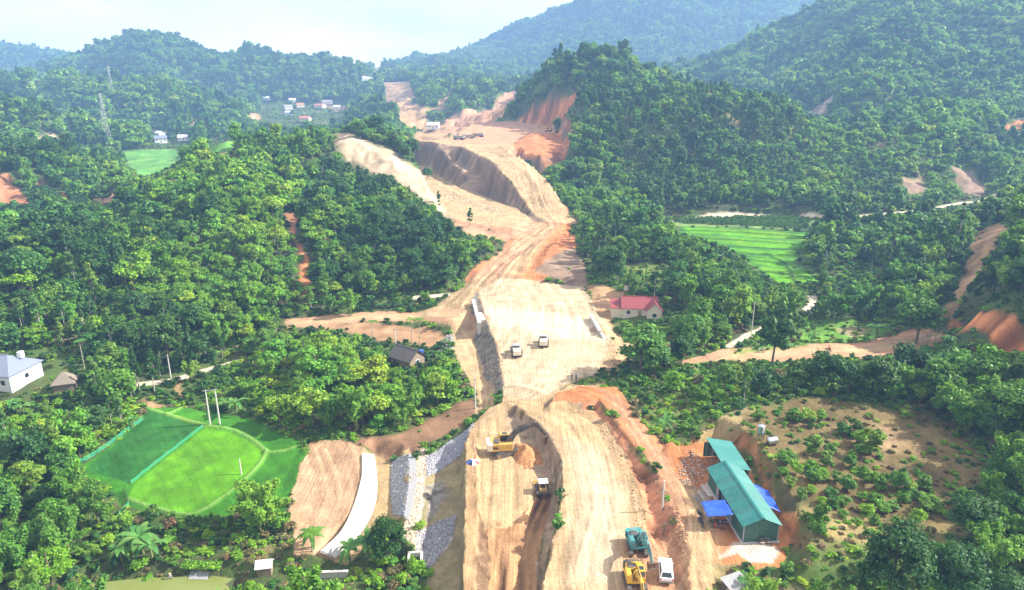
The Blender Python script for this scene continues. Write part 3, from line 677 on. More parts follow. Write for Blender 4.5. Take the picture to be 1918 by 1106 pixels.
# ---------------------------------------------------------------- plant meshes
class MB:
    """collects faces of one mesh"""
    def __init__(s): s.v = []; s.f = []; s.n = 0
    def add(s, v, f):
        s.v.append(np.asarray(v, float).reshape(-1, 3)); s.f += [tuple(int(i) + s.n for i in q) for q in f]; s.n += len(s.v[-1]); return s
    def tube(s, pts, rad, k=6, cap=True):
        pts = [Vector(p) for p in pts]; rad = rad if hasattr(rad, '__len__') else [rad] * len(pts); rings = []
        for i, p in enumerate(pts):
            d = (pts[min(i + 1, len(pts) - 1)] - pts[max(i - 1, 0)]).normalized()
            a = d.orthogonal().normalized() if i == 0 else (a - d * a.dot(d)).normalized()
            b = d.cross(a)
            rings.append([p + (a * math.cos(6.2832 * j / k) + b * math.sin(6.2832 * j / k)) * rad[i] for j in range(k)])
        v = [tuple(q) for r_ in rings for q in r_]
        f = [(i * k + j, i * k + (j + 1) % k, (i + 1) * k + (j + 1) % k, (i + 1) * k + j) for i in range(len(pts) - 1) for j in range(k)]
        if cap: f += [tuple(range(k))[::-1], tuple((len(pts) - 1) * k + j for j in range(k))]
        return s.add(v, f)
    def box(s, c, d, rot=None, taper=1.0, bev=0.0):
        x, y, z = d[0] / 2, d[1] / 2, d[2] / 2
        if bev:
            b2 = bmesh.new(); bmesh.ops.create_cube(b2, size=1)
            for q in b2.verts: q.co = Vector((q.co.x * d[0] * (taper if q.co.z > 0 else 1), q.co.y * d[1] * (taper if q.co.z > 0 else 1), q.co.z * d[2]))
            bmesh.ops.bevel(b2, geom=b2.edges[:], offset=bev, segments=2, affect='EDGES', profile=.6)
            b2.verts.index_update()
            v = [Vector(q.co) for q in b2.verts]; f = [tuple(q.index for q in p.verts) for p in b2.faces]; b2.free()
        else:
            v = [Vector((sx * x * (taper if sz > 0 else 1), sy * y * (taper if sz > 0 else 1), sz * z)) for sz in (-1, 1) for sx, sy in ((-1, -1), (1, -1), (1, 1), (-1, 1))]
            f = [(3, 2, 1, 0), (4, 5, 6, 7), (0, 1, 5, 4), (1, 2, 6, 5), (2, 3, 7, 6), (3, 0, 4, 7)]
        if rot is not None:
            m = Euler(rot).to_matrix(); v = [m @ q for q in v]
        return s.add([tuple(q + Vector(c)) for q in v], f)
    def prism(s, prof, x0, x1, axis='x'):
        """profile in the (y, z) plane drawn out along x (or (x, z) along y)"""
        n = len(prof)
        v = [((x, a, b) if axis == 'x' else (a, x, b)) for x in (x0, x1) for a, b in prof]
        f = [tuple(range(n))[::-1], tuple(range(n, 2 * n))] + [(i, (i + 1) % n, n + (i + 1) % n, n + i) for i in range(n)]
        return s.add(v, f)
    def disc(s, c, r, h, k=16, axis='z', r2=None):
        c = Vector(c); d = {'x': Vector((h / 2, 0, 0)), 'y': Vector((0, h / 2, 0)), 'z': Vector((0, 0, h / 2))}[axis]
        return s.tube([c - d, c + d], [r, r if r2 is None else r2], k)
    def mesh(s, name, mat, smooth=False):
        me = bpy.data.meshes.new(name); me.from_pydata(np.concatenate(s.v).tolist(), [], s.f)
        b2 = bmesh.new(); b2.from_mesh(me); bmesh.ops.recalc_face_normals(b2, faces=b2.faces[:]); b2.to_mesh(me); b2.free()
        if mat: me.materials.append(mat)
        if smooth:
            me.polygons.foreach_set('use_smooth', [True] * len(me.polygons))
        me.update(); return me
    def obj(s, name, mat, parent=None, smooth=False, loc=None):
        o = bpy.data.objects.new(name, s.mesh(name, mat, smooth)); C.objects.link(o)
        if parent: o.parent = parent
        if loc: o.location = loc
        return o
def empty(name, loc, rz=0.0, scale=1.0):
    o = bpy.data.objects.new(name, None); C.objects.link(o); o.location = loc; o.rotation_euler = (0, 0, rz); o.scale = (scale,) * 3 if not hasattr(scale, '__len__') else scale
    o.empty_display_size = .5
    return o
def copy_thing(o, parent=None):
    c = o.copy(); C.objects.link(c)
    if parent: c.parent = parent
    for ch in o.children: copy_thing(ch, c)
    return c

def leaf_mesh(name, P_, Nn, size, mat, g, aspect=1.5, jitter=.55, bright=.45):
    """leaf sprays: small bent quads at the given places, turned roughly along the given normals"""
    n = len(P_)
    N_ = Nn + g.normal(0, jitter, (n, 3)); N_ /= np.linalg.norm(N_, axis=1, keepdims=True) + 1e-9
    T_ = np.cross(N_, g.normal(0, 1, (n, 3))); T_ /= np.linalg.norm(T_, axis=1, keepdims=True) + 1e-9
    B_ = np.cross(N_, T_)
    s_ = (size * g.uniform(.6, 1.35, n))[:, None]
    T_ = T_ * s_ * aspect * .5; B_ = B_ * s_ * .5
    droop = N_ * s_ * .22
    v = np.stack([P_ - T_ - droop, P_ - B_, P_ + T_ - droop, P_ + B_], 1).reshape(-1, 3)
    f = np.arange(4 * n).reshape(n, 4)
    c = 1 + g.uniform(-bright, bright, n)
    col = np.repeat(np.stack([c * g.uniform(.85, 1.2, n), c, c * g.uniform(.8, 1.2, n)], 1), 4, 0)
    return mesh_grid(name, v, f, mat, col, smooth=False)
def lobes_crown(name, mat, seed, R0, H, base, nl, nleaf, size, squash=.75, cone=0.0, core=True):
    """crown of many leafy lobes gathered round a few limbs, with gaps between them"""
    g = np.random.default_rng(seed); cs, rs = [], []
    for i in range(nl):
        t = (i + .5) / nl; a = i * 2.399 + g.uniform(-.4, .4)
        hz_ = g.uniform(0, 1) ** .8
        prof = math.sqrt(max(0, 1 - (hz_ * 1.05 - .35) ** 2 / .65)) if cone == 0 else (1 - hz_ * cone)
        rr = R0 * prof * math.sqrt(g.uniform(.15, 1)) * .78
        cs.append((rr * math.cos(a), rr * math.sin(a), base + hz_ * H * .86)); rs.append(R0 * g.uniform(.18, .40) * (1 - .3 * cone * hz_))
    cs, rs = np.array(cs), np.array(rs)
    k = g.choice(nl, nleaf, p=rs ** 2 / (rs ** 2).sum())
    d = g.normal(0, 1, (nleaf, 3)); d[:, 2] = np.abs(d[:, 2]) * .9 - .25 * g.random(nleaf); d /= np.linalg.norm(d, axis=1, keepdims=True)
    rad = rs[k] * np.where(g.random(nleaf) < .16, g.uniform(1.0, 1.5, nleaf), g.uniform(.45, 1.05, nleaf))
    p = cs[k] + d * rad[:, None] * np.array([1, 1, squash])
    d2 = d + np.array([.25, 0, .95])
    return leaf_mesh(name, p, d2, size, mat, g), cs, rs
def trunk_mesh(name, cs, base, r, H, mat, lean=.0):
    m = MB(); top = Vector((lean, lean * .4, base + H * .55))
    m.tube([(0, 0, -.5), (lean * .2, 0, base * .5), (lean * .6, lean * .2, base), top], [r * 1.25, r, r * .8, r * .3], 6)
    for i in range(0, len(cs), max(1, len(cs) // 6)):
        c = Vector(cs[i]); s0 = Vector((lean * .5, 0, base * (.75 + .25 * (i % 3) / 2)))
        m.tube([s0, (s0 + c) / 2 + Vector((0, 0, -.2)), c], [r * .45, r * .3, r * .1], 4)
    return m.mesh(name, mat)
def bamboo_crown(name, mat, seed, nst, H, spread, nleaf, size):
    g = np.random.default_rng(seed); m = MB(); ps, ns = [], []
    per = nleaf // nst
    for i in range(nst):
        a = g.uniform(0, 6.283); l = g.uniform(.35, 1) * spread; h = H * g.uniform(.7, 1)
        d = np.array([math.cos(a), math.sin(a)])
        pts = [(d[0] * (.35 + l * t ** 2.2), d[1] * (.35 + l * t ** 2.2), h * (t - .22 * t ** 4 * (l / spread))) for t in np.linspace(0, 1, 6)]
        m.tube(pts, [.07, .065, .055, .045, .03, .012], 4, False)
        t = g.uniform(.3, 1.02, per) ** .75; q = d[None] * (.35 + l * t[:, None] ** 2.2); hh = h * (t - .22 * t ** 4 * (l / spread))
        w_ = (.25 + .85 * (t * (1.12 - t)) * 2.4)[:, None]
        off = g.normal(0, .5, (per, 3)) * w_ * np.array([1, 1, .7])
        ps.append(np.concatenate([q, hh[:, None]], 1) + off); ns.append(off + np.array([d[0] * .3, d[1] * .3, .9]))
    return leaf_mesh(name, np.concatenate(ps), np.concatenate(ns), size, mat, g, 2.2, .5, .3), m.mesh(name + '_culms', M_culm)

VAR = {}     # kind -> list of (shade, (near, mid, far) crowns, trunk mesh)
def build_variants():
    for j, (sh, R0, H, base, nl) in enumerate([('dark', 3.5, 5.8, 3.0, 24), ('mid', 4.2, 4.6, 3.8, 24), ('mid', 2.9, 6.8, 2.8, 22), ('bright', 3.4, 5.2, 2.4, 22), ('dark', 4.2, 6.2, 3.2, 28), ('mid', 3.2, 4.6, 2.2, 18), ('bright', 3.9, 3.6, 4.6, 16), ('mid', 3.6, 7.2, 2.0, 26)]):
        cr = []
        for nleaf, size in ((6500, .31), (2300, .52), (850, .92), (240, 1.8)):
            me, cs, rs = lobes_crown('crown', ML[sh], 100 + j, R0, H, base, nl, nleaf, size); cr.append(me)
        VAR.setdefault('broadleaf_tree', []).append((sh, cr, trunk_mesh('trunk', cs, base + 1, .2, H, M_bark, .3 * ((j % 3) - 1))))
    for j, (sh, R0, H, base, nl) in enumerate([('dark', 1.8, 7.5, 3.4, 16), ('dark', 1.5, 8.4, 3.2, 16), ('mid', 1.7, 7.0, 3.2, 14), ('dark', 2.1, 7.8, 3.6, 17)]):
        cr = []
        for nleaf, size in ((3600, .27), (1400, .45), (560, .78), (180, 1.45)):
            me, cs, rs = lobes_crown('crown', ML[sh], 200 + j, R0, H, base, nl, nleaf, size, .9, .75); cr.append(me)
        VAR.setdefault('slender_tree', []).append((sh, cr, trunk_mesh('trunk', cs, base + 1.5, .14, H, M_pale_bark, .15)))
    for j, (sh, nst, H, sp) in enumerate([('bamboo', 15, 9.0, 3.6), ('bamboo', 11, 10.0, 3.0), ('bamboo', 19, 8.0, 4.2)]):
        cr = []
        for nleaf, size in ((5200, .26), (2000, .44), (850, .74), (240, 1.45)):
            me, cu = bamboo_crown('foliage', ML[sh], 300 + j, nst, H, sp, nleaf, size); cr.append(me)
        VAR.setdefault('bamboo_clump', []).append((sh, cr, cu))
    for j, (sh, R0, H) in enumerate([('mid', 1.3, 1.7), ('bright', 1.5, 1.5), ('dark', 1.4, 1.9), ('dry', 1.2, 1.3)]):
        cr = []
        for nleaf, size in ((900, .22), (380, .36), (160, .58), (70, 1.0)):
            me, cs, rs = lobes_crown('foliage', ML[sh], 400 + j, R0, H, .25, 8, nleaf, size); cr.append(me)
        VAR.setdefault('shrub', []).append((sh, cr, trunk_mesh('stem', cs, .5, .06, H, M_bark)))
    for j, (sh, R0, H) in enumerate([('mid', 1.75, 2.7), ('bright', 1.65, 2.5), ('mid', 1.5, 3.0)]):
        me, cs, rs = lobes_crown('crown', ML[sh], 500 + j, R0, H, .55, 13, 2000, .27)
        VAR.setdefault('orchard_tree', []).append((sh, [me, me, me, me], trunk_mesh('trunk', cs, .8, .1, H, M_bark)))
build_variants()

# ---------------------------------------------------------------- where plants stand
def pix(x, y, z):
    """the place seen as photo coordinates (for wording labels and thinning hidden plants)"""
    dz = z - CAM_H; f = y * math.cos(PITCH) - dz * math.sin(PITCH); u_ = y * math.sin(PITCH) + dz * math.cos(PITCH)
    return CX + FPX * x / f, CY - FPX * u_ / f
def lookup(arr, x, y):
    c = np.clip(np.round((x / y - tcol[0]) / (tcol[1] - tcol[0])), 0, NC - 1).astype(int)
    r = np.clip(np.round(np.interp(y, yrow, np.arange(NR))), 0, NR - 1).astype(int)
    return arr[r, c]
EL = (Z + 1 - CAM_H) / GY
RUN = np.maximum.accumulate(EL, axis=0)
RUNP = np.vstack([np.full((6, NC), -9), RUN[:-6]])       # highest sight line nearer than this ring
ANCHOR = [(150, 850, 'on the bank left of the rice paddies'), (60, 950, 'in the garden by the lower left pond'), (300, 1010, 'in the garden between pond and rice'), (500, 1000, 'below the ploughed field near the pond'), (700, 1060, 'at the lower end of the white channel'),
          (640, 720, 'in the grove between rice and roadbed'), (760, 760, 'in the grove above the riprap'), (450, 730, 'along the path above the rice'), (150, 700, 'around the white house'), (120, 580, 'on the shaded slope behind the white house'),
          (300, 500, 'on the lit left hillside'), (450, 480, 'on the lit left hillside'), (450, 330, 'along the crest of the left hill'), (700, 450, 'on the shaded hill left of the red cutting'), (620, 560, 'by the track to the underpass'), (150, 430, 'on the left hillside below the bare patches'), (80, 300, 'on the ridge at far left'),
          (1050, 380, 'beside the haul road on the right'), (1200, 450, 'on the knoll behind the red roofed house'), (1350, 520, 'on the knoll behind the red roofed house'), (1300, 600, 'around the red roofed house'), (1200, 300, 'on the dark hill right of the cutting'), (1400, 320, 'on the dark hill right of the cutting'), (1650, 300, 'on the spur above the far footpath'),
          (1600, 470, 'in the wood right of the rice'), (1750, 430, 'in the wood right of the rice'), (1600, 560, 'beside the bright rice terraces'), (1850, 520, 'on the scarred hill at right'), (1300, 680, 'between roadbed and side track'), (1250, 760, 'on the grass above the workshop'), (1500, 720, 'below the orange side track'), (1750, 720, 'below the scarred hill'), (1850, 820, 'along the upper edge of the orchard'), (1700, 1060, 'on the bank below the orchard'), (1880, 980, 'at the right end of the orchard'), (1500, 1060, 'beside the yard below the workshop')]
def anchor(u, v):
    return min(ANCHOR, key=lambda a: (a[0] - u) ** 2 + ((a[1] - v) * 1.4) ** 2)[2]
def inpoly(x, y, poly): return sdist(x, y, poly) < 0
# stands: outline in the photo, mix of (broadleaf, slender, bamboo, shrub), spacing factor
ZONES = [(HP(p), np.array(m, float) / sum(m), s) for p, m, s in [
    ([(1040, 180), (1200, 150), (1460, 190), (1560, 290), (1480, 400), (1230, 405), (1130, 350), (1080, 250)], (4, 4, .8, .5), .85),
    ([(985, 250), (1080, 240), (1150, 300), (1200, 390), (1180, 420), (1080, 440), (1030, 370), (990, 310)], (1.5, 0, 5, 2), .9),
    ([(0, 175), (70, 190), (150, 255), (160, 285), (80, 250), (0, 250)], (1, 0, .3, 5), .8),
    ([(1480, 300), (1700, 260), (1860, 330), (1850, 360), (1600, 400), (1500, 400)], (3, .5, 1, 4), .8),
    ([(560, 440), (620, 300), (700, 340), (860, 420), (870, 490), (830, 550), (600, 560), (575, 500)], (6, 1, 1, .3), .95),
    ([(240, 330), (430, 260), (540, 380), (580, 560), (420, 660), (250, 560)], (5, .4, 3, .5), .9),
    ([(560, 740), (580, 640), (740, 600), (870, 700), (870, 790), (700, 830), (600, 800)], (5, 0, 2, .3), .95),
    ([(1200, 720), (1280, 712), (1330, 745), (1290, 800), (1230, 815)], (0, 0, 0, 1), 1.2),
    ([(1250, 410), (1520, 410), (1500, 440), (1270, 440)], (0, 0, 0, 1), 1.5),
    ([(300, 715), (460, 678), (560, 700), (540, 770), (380, 770), (330, 750)], (.5, 0, .4, 4), 1.0),
    ([(1290, 790), (1420, 740), (1560, 730), (1680, 760), (1560, 780), (1400, 810)], (.6, 0, 0, 3), 1.6),
    ([(1480, 1030), (1830, 1030), (1918, 1000), (1918, 1180), (1480, 1180)], (1, 0, .6, 4), .9),
    ([(230, 960), (560, 960), (560, 1070), (330, 1070), (180, 1020)], (1, 0, .5, 4), .95),
    ([(1500, 600), (1680, 595), (1680, 650), (1500, 650)], (0, 0, 0, 1), 3),
    ([(1690, 560), (1800, 540), (1918, 560), (1918, 630), (1800, 620), (1740, 640)], (1, 0, .3, 5), .9),
    ([(630, 560), (800, 555), (830, 585), (640, 590)], (0, 0, .2, 5), .9),
]]
KEEP = []        # (x, y, radius): ground kept free for buildings and machines
LOWSIGHT = [HP(p) for p in ([(330, 735), (470, 690), (460, 720), (340, 770)], [(540, 610), (850, 650), (850, 690), (540, 640)], [(1355, 660), (1455, 620), (1470, 650), (1700, 655), (1700, 690), (1355, 700)], [(1145, 590), (1290, 600), (1290, 640), (1140, 640)], [(1230, 410), (1560, 410), (1560, 430), (1270, 440)], [(0, 730), (90, 735), (90, 780), (0, 790)], [(90, 735), (180, 740), (170, 770), (90, 770)], [(1560, 408), (1870, 370), (1900, 390), (1600, 425)],
                            [(1180, 700), (1480, 700), (1560, 740), (1400, 800), (1230, 830)], [(330, 1068), (440, 1060), (450, 1100), (330, 1100)], [(480, 1080), (540, 1080), (540, 1106), (480, 1106)], [(720, 670), (820, 670), (820, 700), (720, 700)], [(600, 1035), (860, 1020), (870, 1190), (600, 1190)], [(150, 890), (245, 940), (260, 990), (120, 930)], [(380, 265), (440, 265), (440, 280), (380, 280)])]
# what kind of ground each part of the photo shows, so that no crown stands in front of a road or field
vu, vv_ = pix(GX, GY, Z); seen = EL >= RUN - 1e-9
SCR = np.zeros((277, 480), np.int16); SY = np.zeros((277, 480))
cu, cv = (vu / 4).astype(int), (vv_ / 4).astype(int); okm = seen & (cu >= 0) & (cu < 480) & (cv >= 0) & (cv < 277)
for r_i in range(NR - 1, -1, -1):
    q = okm[r_i]; SCR[cv[r_i][q], cu[r_i][q]] = REG[r_i][q]; SY[cv[r_i][q], cu[r_i][q]] = GY[r_i][q]
OPEN = np.array([k not in (0, r_grass, r_orch) for k in range(len(REGNAMES))])
def hides(x, y, z, h, wd):
    """share of a crown's outline that would cover open ground seen behind it"""
    t = np.zeros(len(x)); n = 0
    for fz, fx in ((.98, 0), (.85, -.5), (.85, .5), (.65, -.9), (.65, .9), (.65, 0), (.45, 0)):
        u, v = pix(x + fx * wd, y, z + fz * h); iu, iv = (u / 4).astype(int), (v / 4).astype(int)
        ok = (iu >= 0) & (iu < 480) & (iv >= 0) & (iv < 277); iu, iv = iu.clip(0, 479), iv.clip(0, 276)
        t += ok & OPEN[SCR[iv, iu]] & (SY[iv, iu] > y); n += 1
    return t / n
for (u0, v0, u1, v1, yb) in ((1150, 545, 1255, 600, 165), (0, 662, 82, 728, 133), (98, 708, 142, 738, 132), (733, 643, 800, 685, 148), (1315, 820, 1470, 1030, 75), (480, 1062, 535, 1085, 78), (335, 1040, 425, 1070, 80), (390, 725, 415, 790, 120), (285, 245, 352, 270, 660), (490, 185, 640, 235, 900), (1560, 480, 1650, 600, 170), (880, 555, 900, 610, 168), (685, 585, 800, 645, 160)):
    m_ = SY[v0 // 4:v1 // 4 + 1, u0 // 4:u1 // 4 + 1]; SCR[v0 // 4:v1 // 4 + 1, u0 // 4:u1 // 4 + 1] = r_road; m_[:] = np.maximum(m_, yb)
def stand_points():
    out = []
    y = 62.0
    while y < 2150:
        s = float(np.clip(.0074 * y, 3.35, 5.7))
        k = np.arange(int(-1.0 * y / s), int(1.0 * y / s) + 1)
        x = k * s + rng.uniform(-.48, .48, len(k)) * s; yy = y + rng.uniform(-.48, .48, len(k)) * s
        out.append(np.stack([x, yy, np.full(len(k), s)], 1)); y += s * .86
    p = np.concatenate(out); x, y, s = p.T
    ok = np.abs(x / y) < .98
    x, y, s = x[ok], y[ok], s[ok]
    z = HT(x, y)
    # clear of roads, fields and yards
    ok = (lookup(REG, x, y) == 0) | ((lookup(REG, x, y) == r_grass) & (rng.random(len(x)) < .35)) | ((lookup(REG, x, y) == r_orch) & (rng.random(len(x)) < .10))
    mar = np.minimum(2.3, .5 + s * .4)
    for dx, dy in ((1, 0), (-1, 0), (0, 1), (0, -1)):
        q = lookup(REG, x + dx * mar, np.maximum(y + dy * mar, 41)); ok &= (q == 0) | (q == r_grass) | (q == r_orch) | (rng.random(len(x)) < .06)
    # drop what no sight line reaches
    ok &= (z + 14 - CAM_H) / y > lookup(RUNP, x, y)
    x, y, z, s = x[ok], y[ok], z[ok], s[ok]
    for kx, ky, kr in KEEP:
        m = np.hypot(x - kx, y - ky) > kr; x, y, z, s = x[m], y[m], z[m], s[m]
    return x, y, z, s

# ---------------------------------------------------------------- plants: things for the largest of each kind, the rest as one mass
SIZE = {'broadleaf_tree': 8.6, 'slender_tree': 9.5, 'bamboo_clump': 9.0, 'shrub': 2.4, 'orchard_tree': 3.2}
CATN = {'broadleaf_tree': 'tree', 'slender_tree': 'tree', 'bamboo_clump': 'bamboo', 'shrub': 'shrub', 'orchard_tree': 'tree'}
WORDS = {'broadleaf_tree': {'dark': 'dark green dense broadleaf tree', 'mid': 'green broadleaf tree with lobed crown', 'bright': 'bright yellow-green broadleaf tree'},
         'slender_tree': {'dark': 'tall slender dark pale trunked tree', 'mid': 'tall slender green pale trunked tree'},
         'bamboo_clump': {'bamboo': 'feathery light green bamboo clump'},
         'shrub': {'mid': 'low green bushy shrub', 'bright': 'low bright green shrub', 'dark': 'low dark green shrub', 'dry': 'low dry brownish shrub'},
         'orchard_tree': {'mid': 'small round orchard tree', 'bright': 'small round yellow-green orchard tree'}}
PARTN = {'broadleaf_tree': ('crown', 'trunk'), 'slender_tree': ('crown', 'trunk'), 'bamboo_clump': ('foliage', 'culms'), 'shrub': ('foliage', 'stem'), 'orchard_tree': ('crown', 'trunk')}
PROTO = {}
def plant(kind, var, x, y, z, sc_, rz, label, group=None, stretch=1.0, lod=None):
    d = math.hypot(math.hypot(x, y), z - CAM_H)
    if lod is None: lod = 0 if d < 135 else 1 if d < 260 else 2 if d < 470 else 3
    sh, cr, tm = VAR[kind][var]
    r_ = empty(kind, (x, y, z - .15), rz, (sc_, sc_, sc_ * stretch))
    a = bpy.data.objects.new(PARTN[kind][0], cr[lod]); C.objects.link(a); a.parent = r_
    b = bpy.data.objects.new(PARTN[kind][1], tm); C.objects.link(b); b.parent = r_
    tag(r_, label, CATN[kind], group)
    return r_
KEEPPX = [((35, 720), -3.5, 15), ((120, 728), -4, 7), ((760, 668), -4, 8), ((1205, 590), 0, 9), ((1310, 580), 1, 4), ((1390, 960), 3, 20), ((868, 600), -3, 8), ((1135, 625), -2, 6), ((380, 1060), -6, 6), ((498, 1080), -6.5, 6), ((620, 1080), -6, 7), ((725, 1030), -6, 5), ((1378, 1090), 3, 5), ((1195, 695), 0, 3), ((655, 575), -2, 3), ((1718, 630), 3, 3), ((1590, 600), 0, 5), ((270, 1030), -6, 3.5), ((437, 770), -4.8, 3), ((1640, 640), 1, 3), ((400, 790), -5, 2.5), ((320, 700), -4, 2), ((318, 1075), -6.8, 3), ((785, 945), -4, 3), ((1085, 770), .5, 2.5)]
for (u, v), z, r_ in KEEPPX:
    x, y = W(u, v, z); KEEP.append((x, y, r_))
px_, py_, pz_, ps_ = stand_points()
n_ = len(px_)
mix = np.tile(np.array([4.6, 1.4, 2.0, 1.0]) / 9, (n_, 1)); spf = np.ones(n_)
patch = fbm(px_, py_, 70, 3, 131)
mix[:, 2] *= np.clip(1 + 5 * patch, .1, 3); mix[:, 1] *= np.clip(1 - 5 * patch, .1, 3)
for poly, m, s in ZONES:
    q = inpoly(px_, py_, poly); mix[q] = m; spf[q] = s
mix[py_ > 520] = np.array([7, 1, .8, 1.2]) / 10
for k, poly in enumerate(LOWSIGHT):
    mix[inpoly(px_, py_, poly)] = (0, 0, 0, 1) if k != 8 else (2, .4, .3, 6)
orch_ = lookup(REG, px_, py_); mix[(orch_ == r_orch) | (orch_ == r_grass)] = (0, 0, 0, 1)
mix /= mix.sum(1, keepdims=True)
kd = (rng.random(n_)[:, None] > np.cumsum(mix, 1)).sum(1).clip(0, 3)
keepm = rng.random(n_) < np.where(spf > 1, 1 / spf ** 2, 1.0)
px_, py_, pz_, ps_, kd, spf = px_[keepm], py_[keepm], pz_[keepm], ps_[keepm], kd[keepm], spf[keepm]
n_ = len(px_)
KN = ['broadleaf_tree', 'slender_tree', 'bamboo_clump', 'shrub']
big = np.clip(ps_ / 4.7, .72, 1.9)
scl = np.clip(rng.lognormal(-.16, .34, n_), .40, 1.55) * big * np.minimum(spf, 1)
scl[kd == 3] *= np.where(py_[kd == 3] > 300, 1.5, 1.2)
for k in range(4):
    hh = (9.5, 11.5, 9.5, 2.2)[k]; ww = (3.6, 1.7, 3.6, 1.3)[k]
    q = kd == k; hd = hides(px_[q], py_[q], pz_[q], hh * scl[q], ww * scl[q]); i_ = np.where(q)[0][(hd > .12) & (rng.random(q.sum()) < np.where(hd > .3, .995, .9))]
    if k < 3: kd[i_] = 3; scl[i_] = rng.uniform(.5, 1.0, len(i_))
    else: scl[i_] *= .5
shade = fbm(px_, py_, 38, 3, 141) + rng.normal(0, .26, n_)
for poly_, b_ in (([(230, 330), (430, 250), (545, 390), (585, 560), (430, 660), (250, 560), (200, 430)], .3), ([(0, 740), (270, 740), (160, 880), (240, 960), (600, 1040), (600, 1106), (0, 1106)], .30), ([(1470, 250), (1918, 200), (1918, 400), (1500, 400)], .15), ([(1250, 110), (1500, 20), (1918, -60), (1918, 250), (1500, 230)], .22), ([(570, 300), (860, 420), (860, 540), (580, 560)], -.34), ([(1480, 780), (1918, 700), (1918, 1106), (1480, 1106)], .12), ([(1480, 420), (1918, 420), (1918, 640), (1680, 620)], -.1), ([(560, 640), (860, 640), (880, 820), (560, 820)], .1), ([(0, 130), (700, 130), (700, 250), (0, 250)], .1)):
    q = inpoly(*pix(px_, py_, pz_), poly_); shade[q] += b_  # zone greens, with the sunlit hillside and shaded spur put into the leaf tone
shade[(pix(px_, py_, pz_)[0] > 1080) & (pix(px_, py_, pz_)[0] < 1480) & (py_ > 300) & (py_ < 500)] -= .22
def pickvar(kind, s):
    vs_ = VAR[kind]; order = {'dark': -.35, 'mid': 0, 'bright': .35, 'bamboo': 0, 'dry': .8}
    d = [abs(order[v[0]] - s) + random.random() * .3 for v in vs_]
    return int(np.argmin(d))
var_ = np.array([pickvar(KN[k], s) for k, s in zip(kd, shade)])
rz_ = rng.uniform(0, 6.283, n_); st_ = rng.uniform(.8, 1.35, n_)
uu, vv = pix(px_, py_, pz_)
dist = np.sqrt(px_ ** 2 + py_ ** 2 + (pz_ - CAM_H) ** 2)
inview = (uu > -20) & (uu < 1938) & (vv > -20) & (vv < 1150) & ((pz_ + 7 * scl - CAM_H) / py_ > lookup(RUNP, px_, py_) + .01)
solo = np.zeros(n_, bool)
for k, kn in enumerate(KN):
    q = np.where((kd == k) & inview)[0]
    q = q[np.argsort(-(scl[q] * SIZE[kn] / dist[q]))][:(255 if k == 3 else 285)]
    solo[q] = True
    for i in q:
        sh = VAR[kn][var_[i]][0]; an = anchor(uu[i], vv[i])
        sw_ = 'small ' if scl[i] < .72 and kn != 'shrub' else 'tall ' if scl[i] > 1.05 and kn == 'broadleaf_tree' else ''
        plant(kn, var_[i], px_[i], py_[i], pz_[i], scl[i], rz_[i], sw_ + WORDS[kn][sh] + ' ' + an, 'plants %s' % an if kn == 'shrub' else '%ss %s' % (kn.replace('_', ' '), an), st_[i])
# ---- the mass: points that carry one of the plant forms each
FORMS = bpy.data.collections.new('plant_forms'); FI = {}
def joined(crown, trunk):
    b2 = bmesh.new(); b2.from_mesh(crown); n0 = len(b2.faces)
    if trunk is not None:
        b2.from_mesh(trunk); b2.faces.ensure_lookup_table()
        for f in b2.faces[n0:]: f.material_index = 1
    me = bpy.data.meshes.new('plant_form'); b2.to_mesh(me); b2.free()
    me.materials.append(crown.materials[0])
    if trunk is not None: me.materials.append(trunk.materials[0])
    return me
k_ = 0
for kn in KN:
    for v_ in range(len(VAR[kn])):
        for l_ in range(4):
            sh, cr, tm = VAR[kn][v_]
            o = bpy.data.objects.new('form.%03d' % k_, joined(cr[l_], tm if l_ < 3 else None)); FORMS.objects.link(o); FI[(kn, v_, l_)] = k_; k_ += 1
GN = bpy.data.node_groups.new('plants_on_points', 'GeometryNodeTree')
GN.interface.new_socket('Geometry', in_out='INPUT', socket_type='NodeSocketGeometry'); GN.interface.new_socket('Geometry', in_out='OUTPUT', socket_type='NodeSocketGeometry')
gi, go = GN.nodes.new('NodeGroupInput'), GN.nodes.new('NodeGroupOutput')
ci = GN.nodes.new('GeometryNodeCollectionInfo'); ci.inputs['Collection'].default_value = FORMS; ci.inputs['Separate Children'].default_value = True; ci.inputs['Reset Children'].default_value = True
ip = GN.nodes.new('GeometryNodeInstanceOnPoints'); ip.inputs['Pick Instance'].default_value = True
def named(nm, ty):
    n = GN.nodes.new('GeometryNodeInputNamedAttribute'); n.data_type = ty; n.inputs['Name'].default_value = nm; return n
GN.links.new(gi.outputs[0], ip.inputs['Points']); GN.links.new(ci.outputs[0], ip.inputs['Instance'])
GN.links.new(named('idx', 'INT').outputs[0], ip.inputs['Instance Index'])
GN.links.new(named('rot', 'FLOAT_VECTOR').outputs[0], ip.inputs['Rotation']); GN.links.new(named('scl', 'FLOAT_VECTOR').outputs[0], ip.inputs['Scale'])
GN.links.new(ip.outputs[0], go.inputs[0])
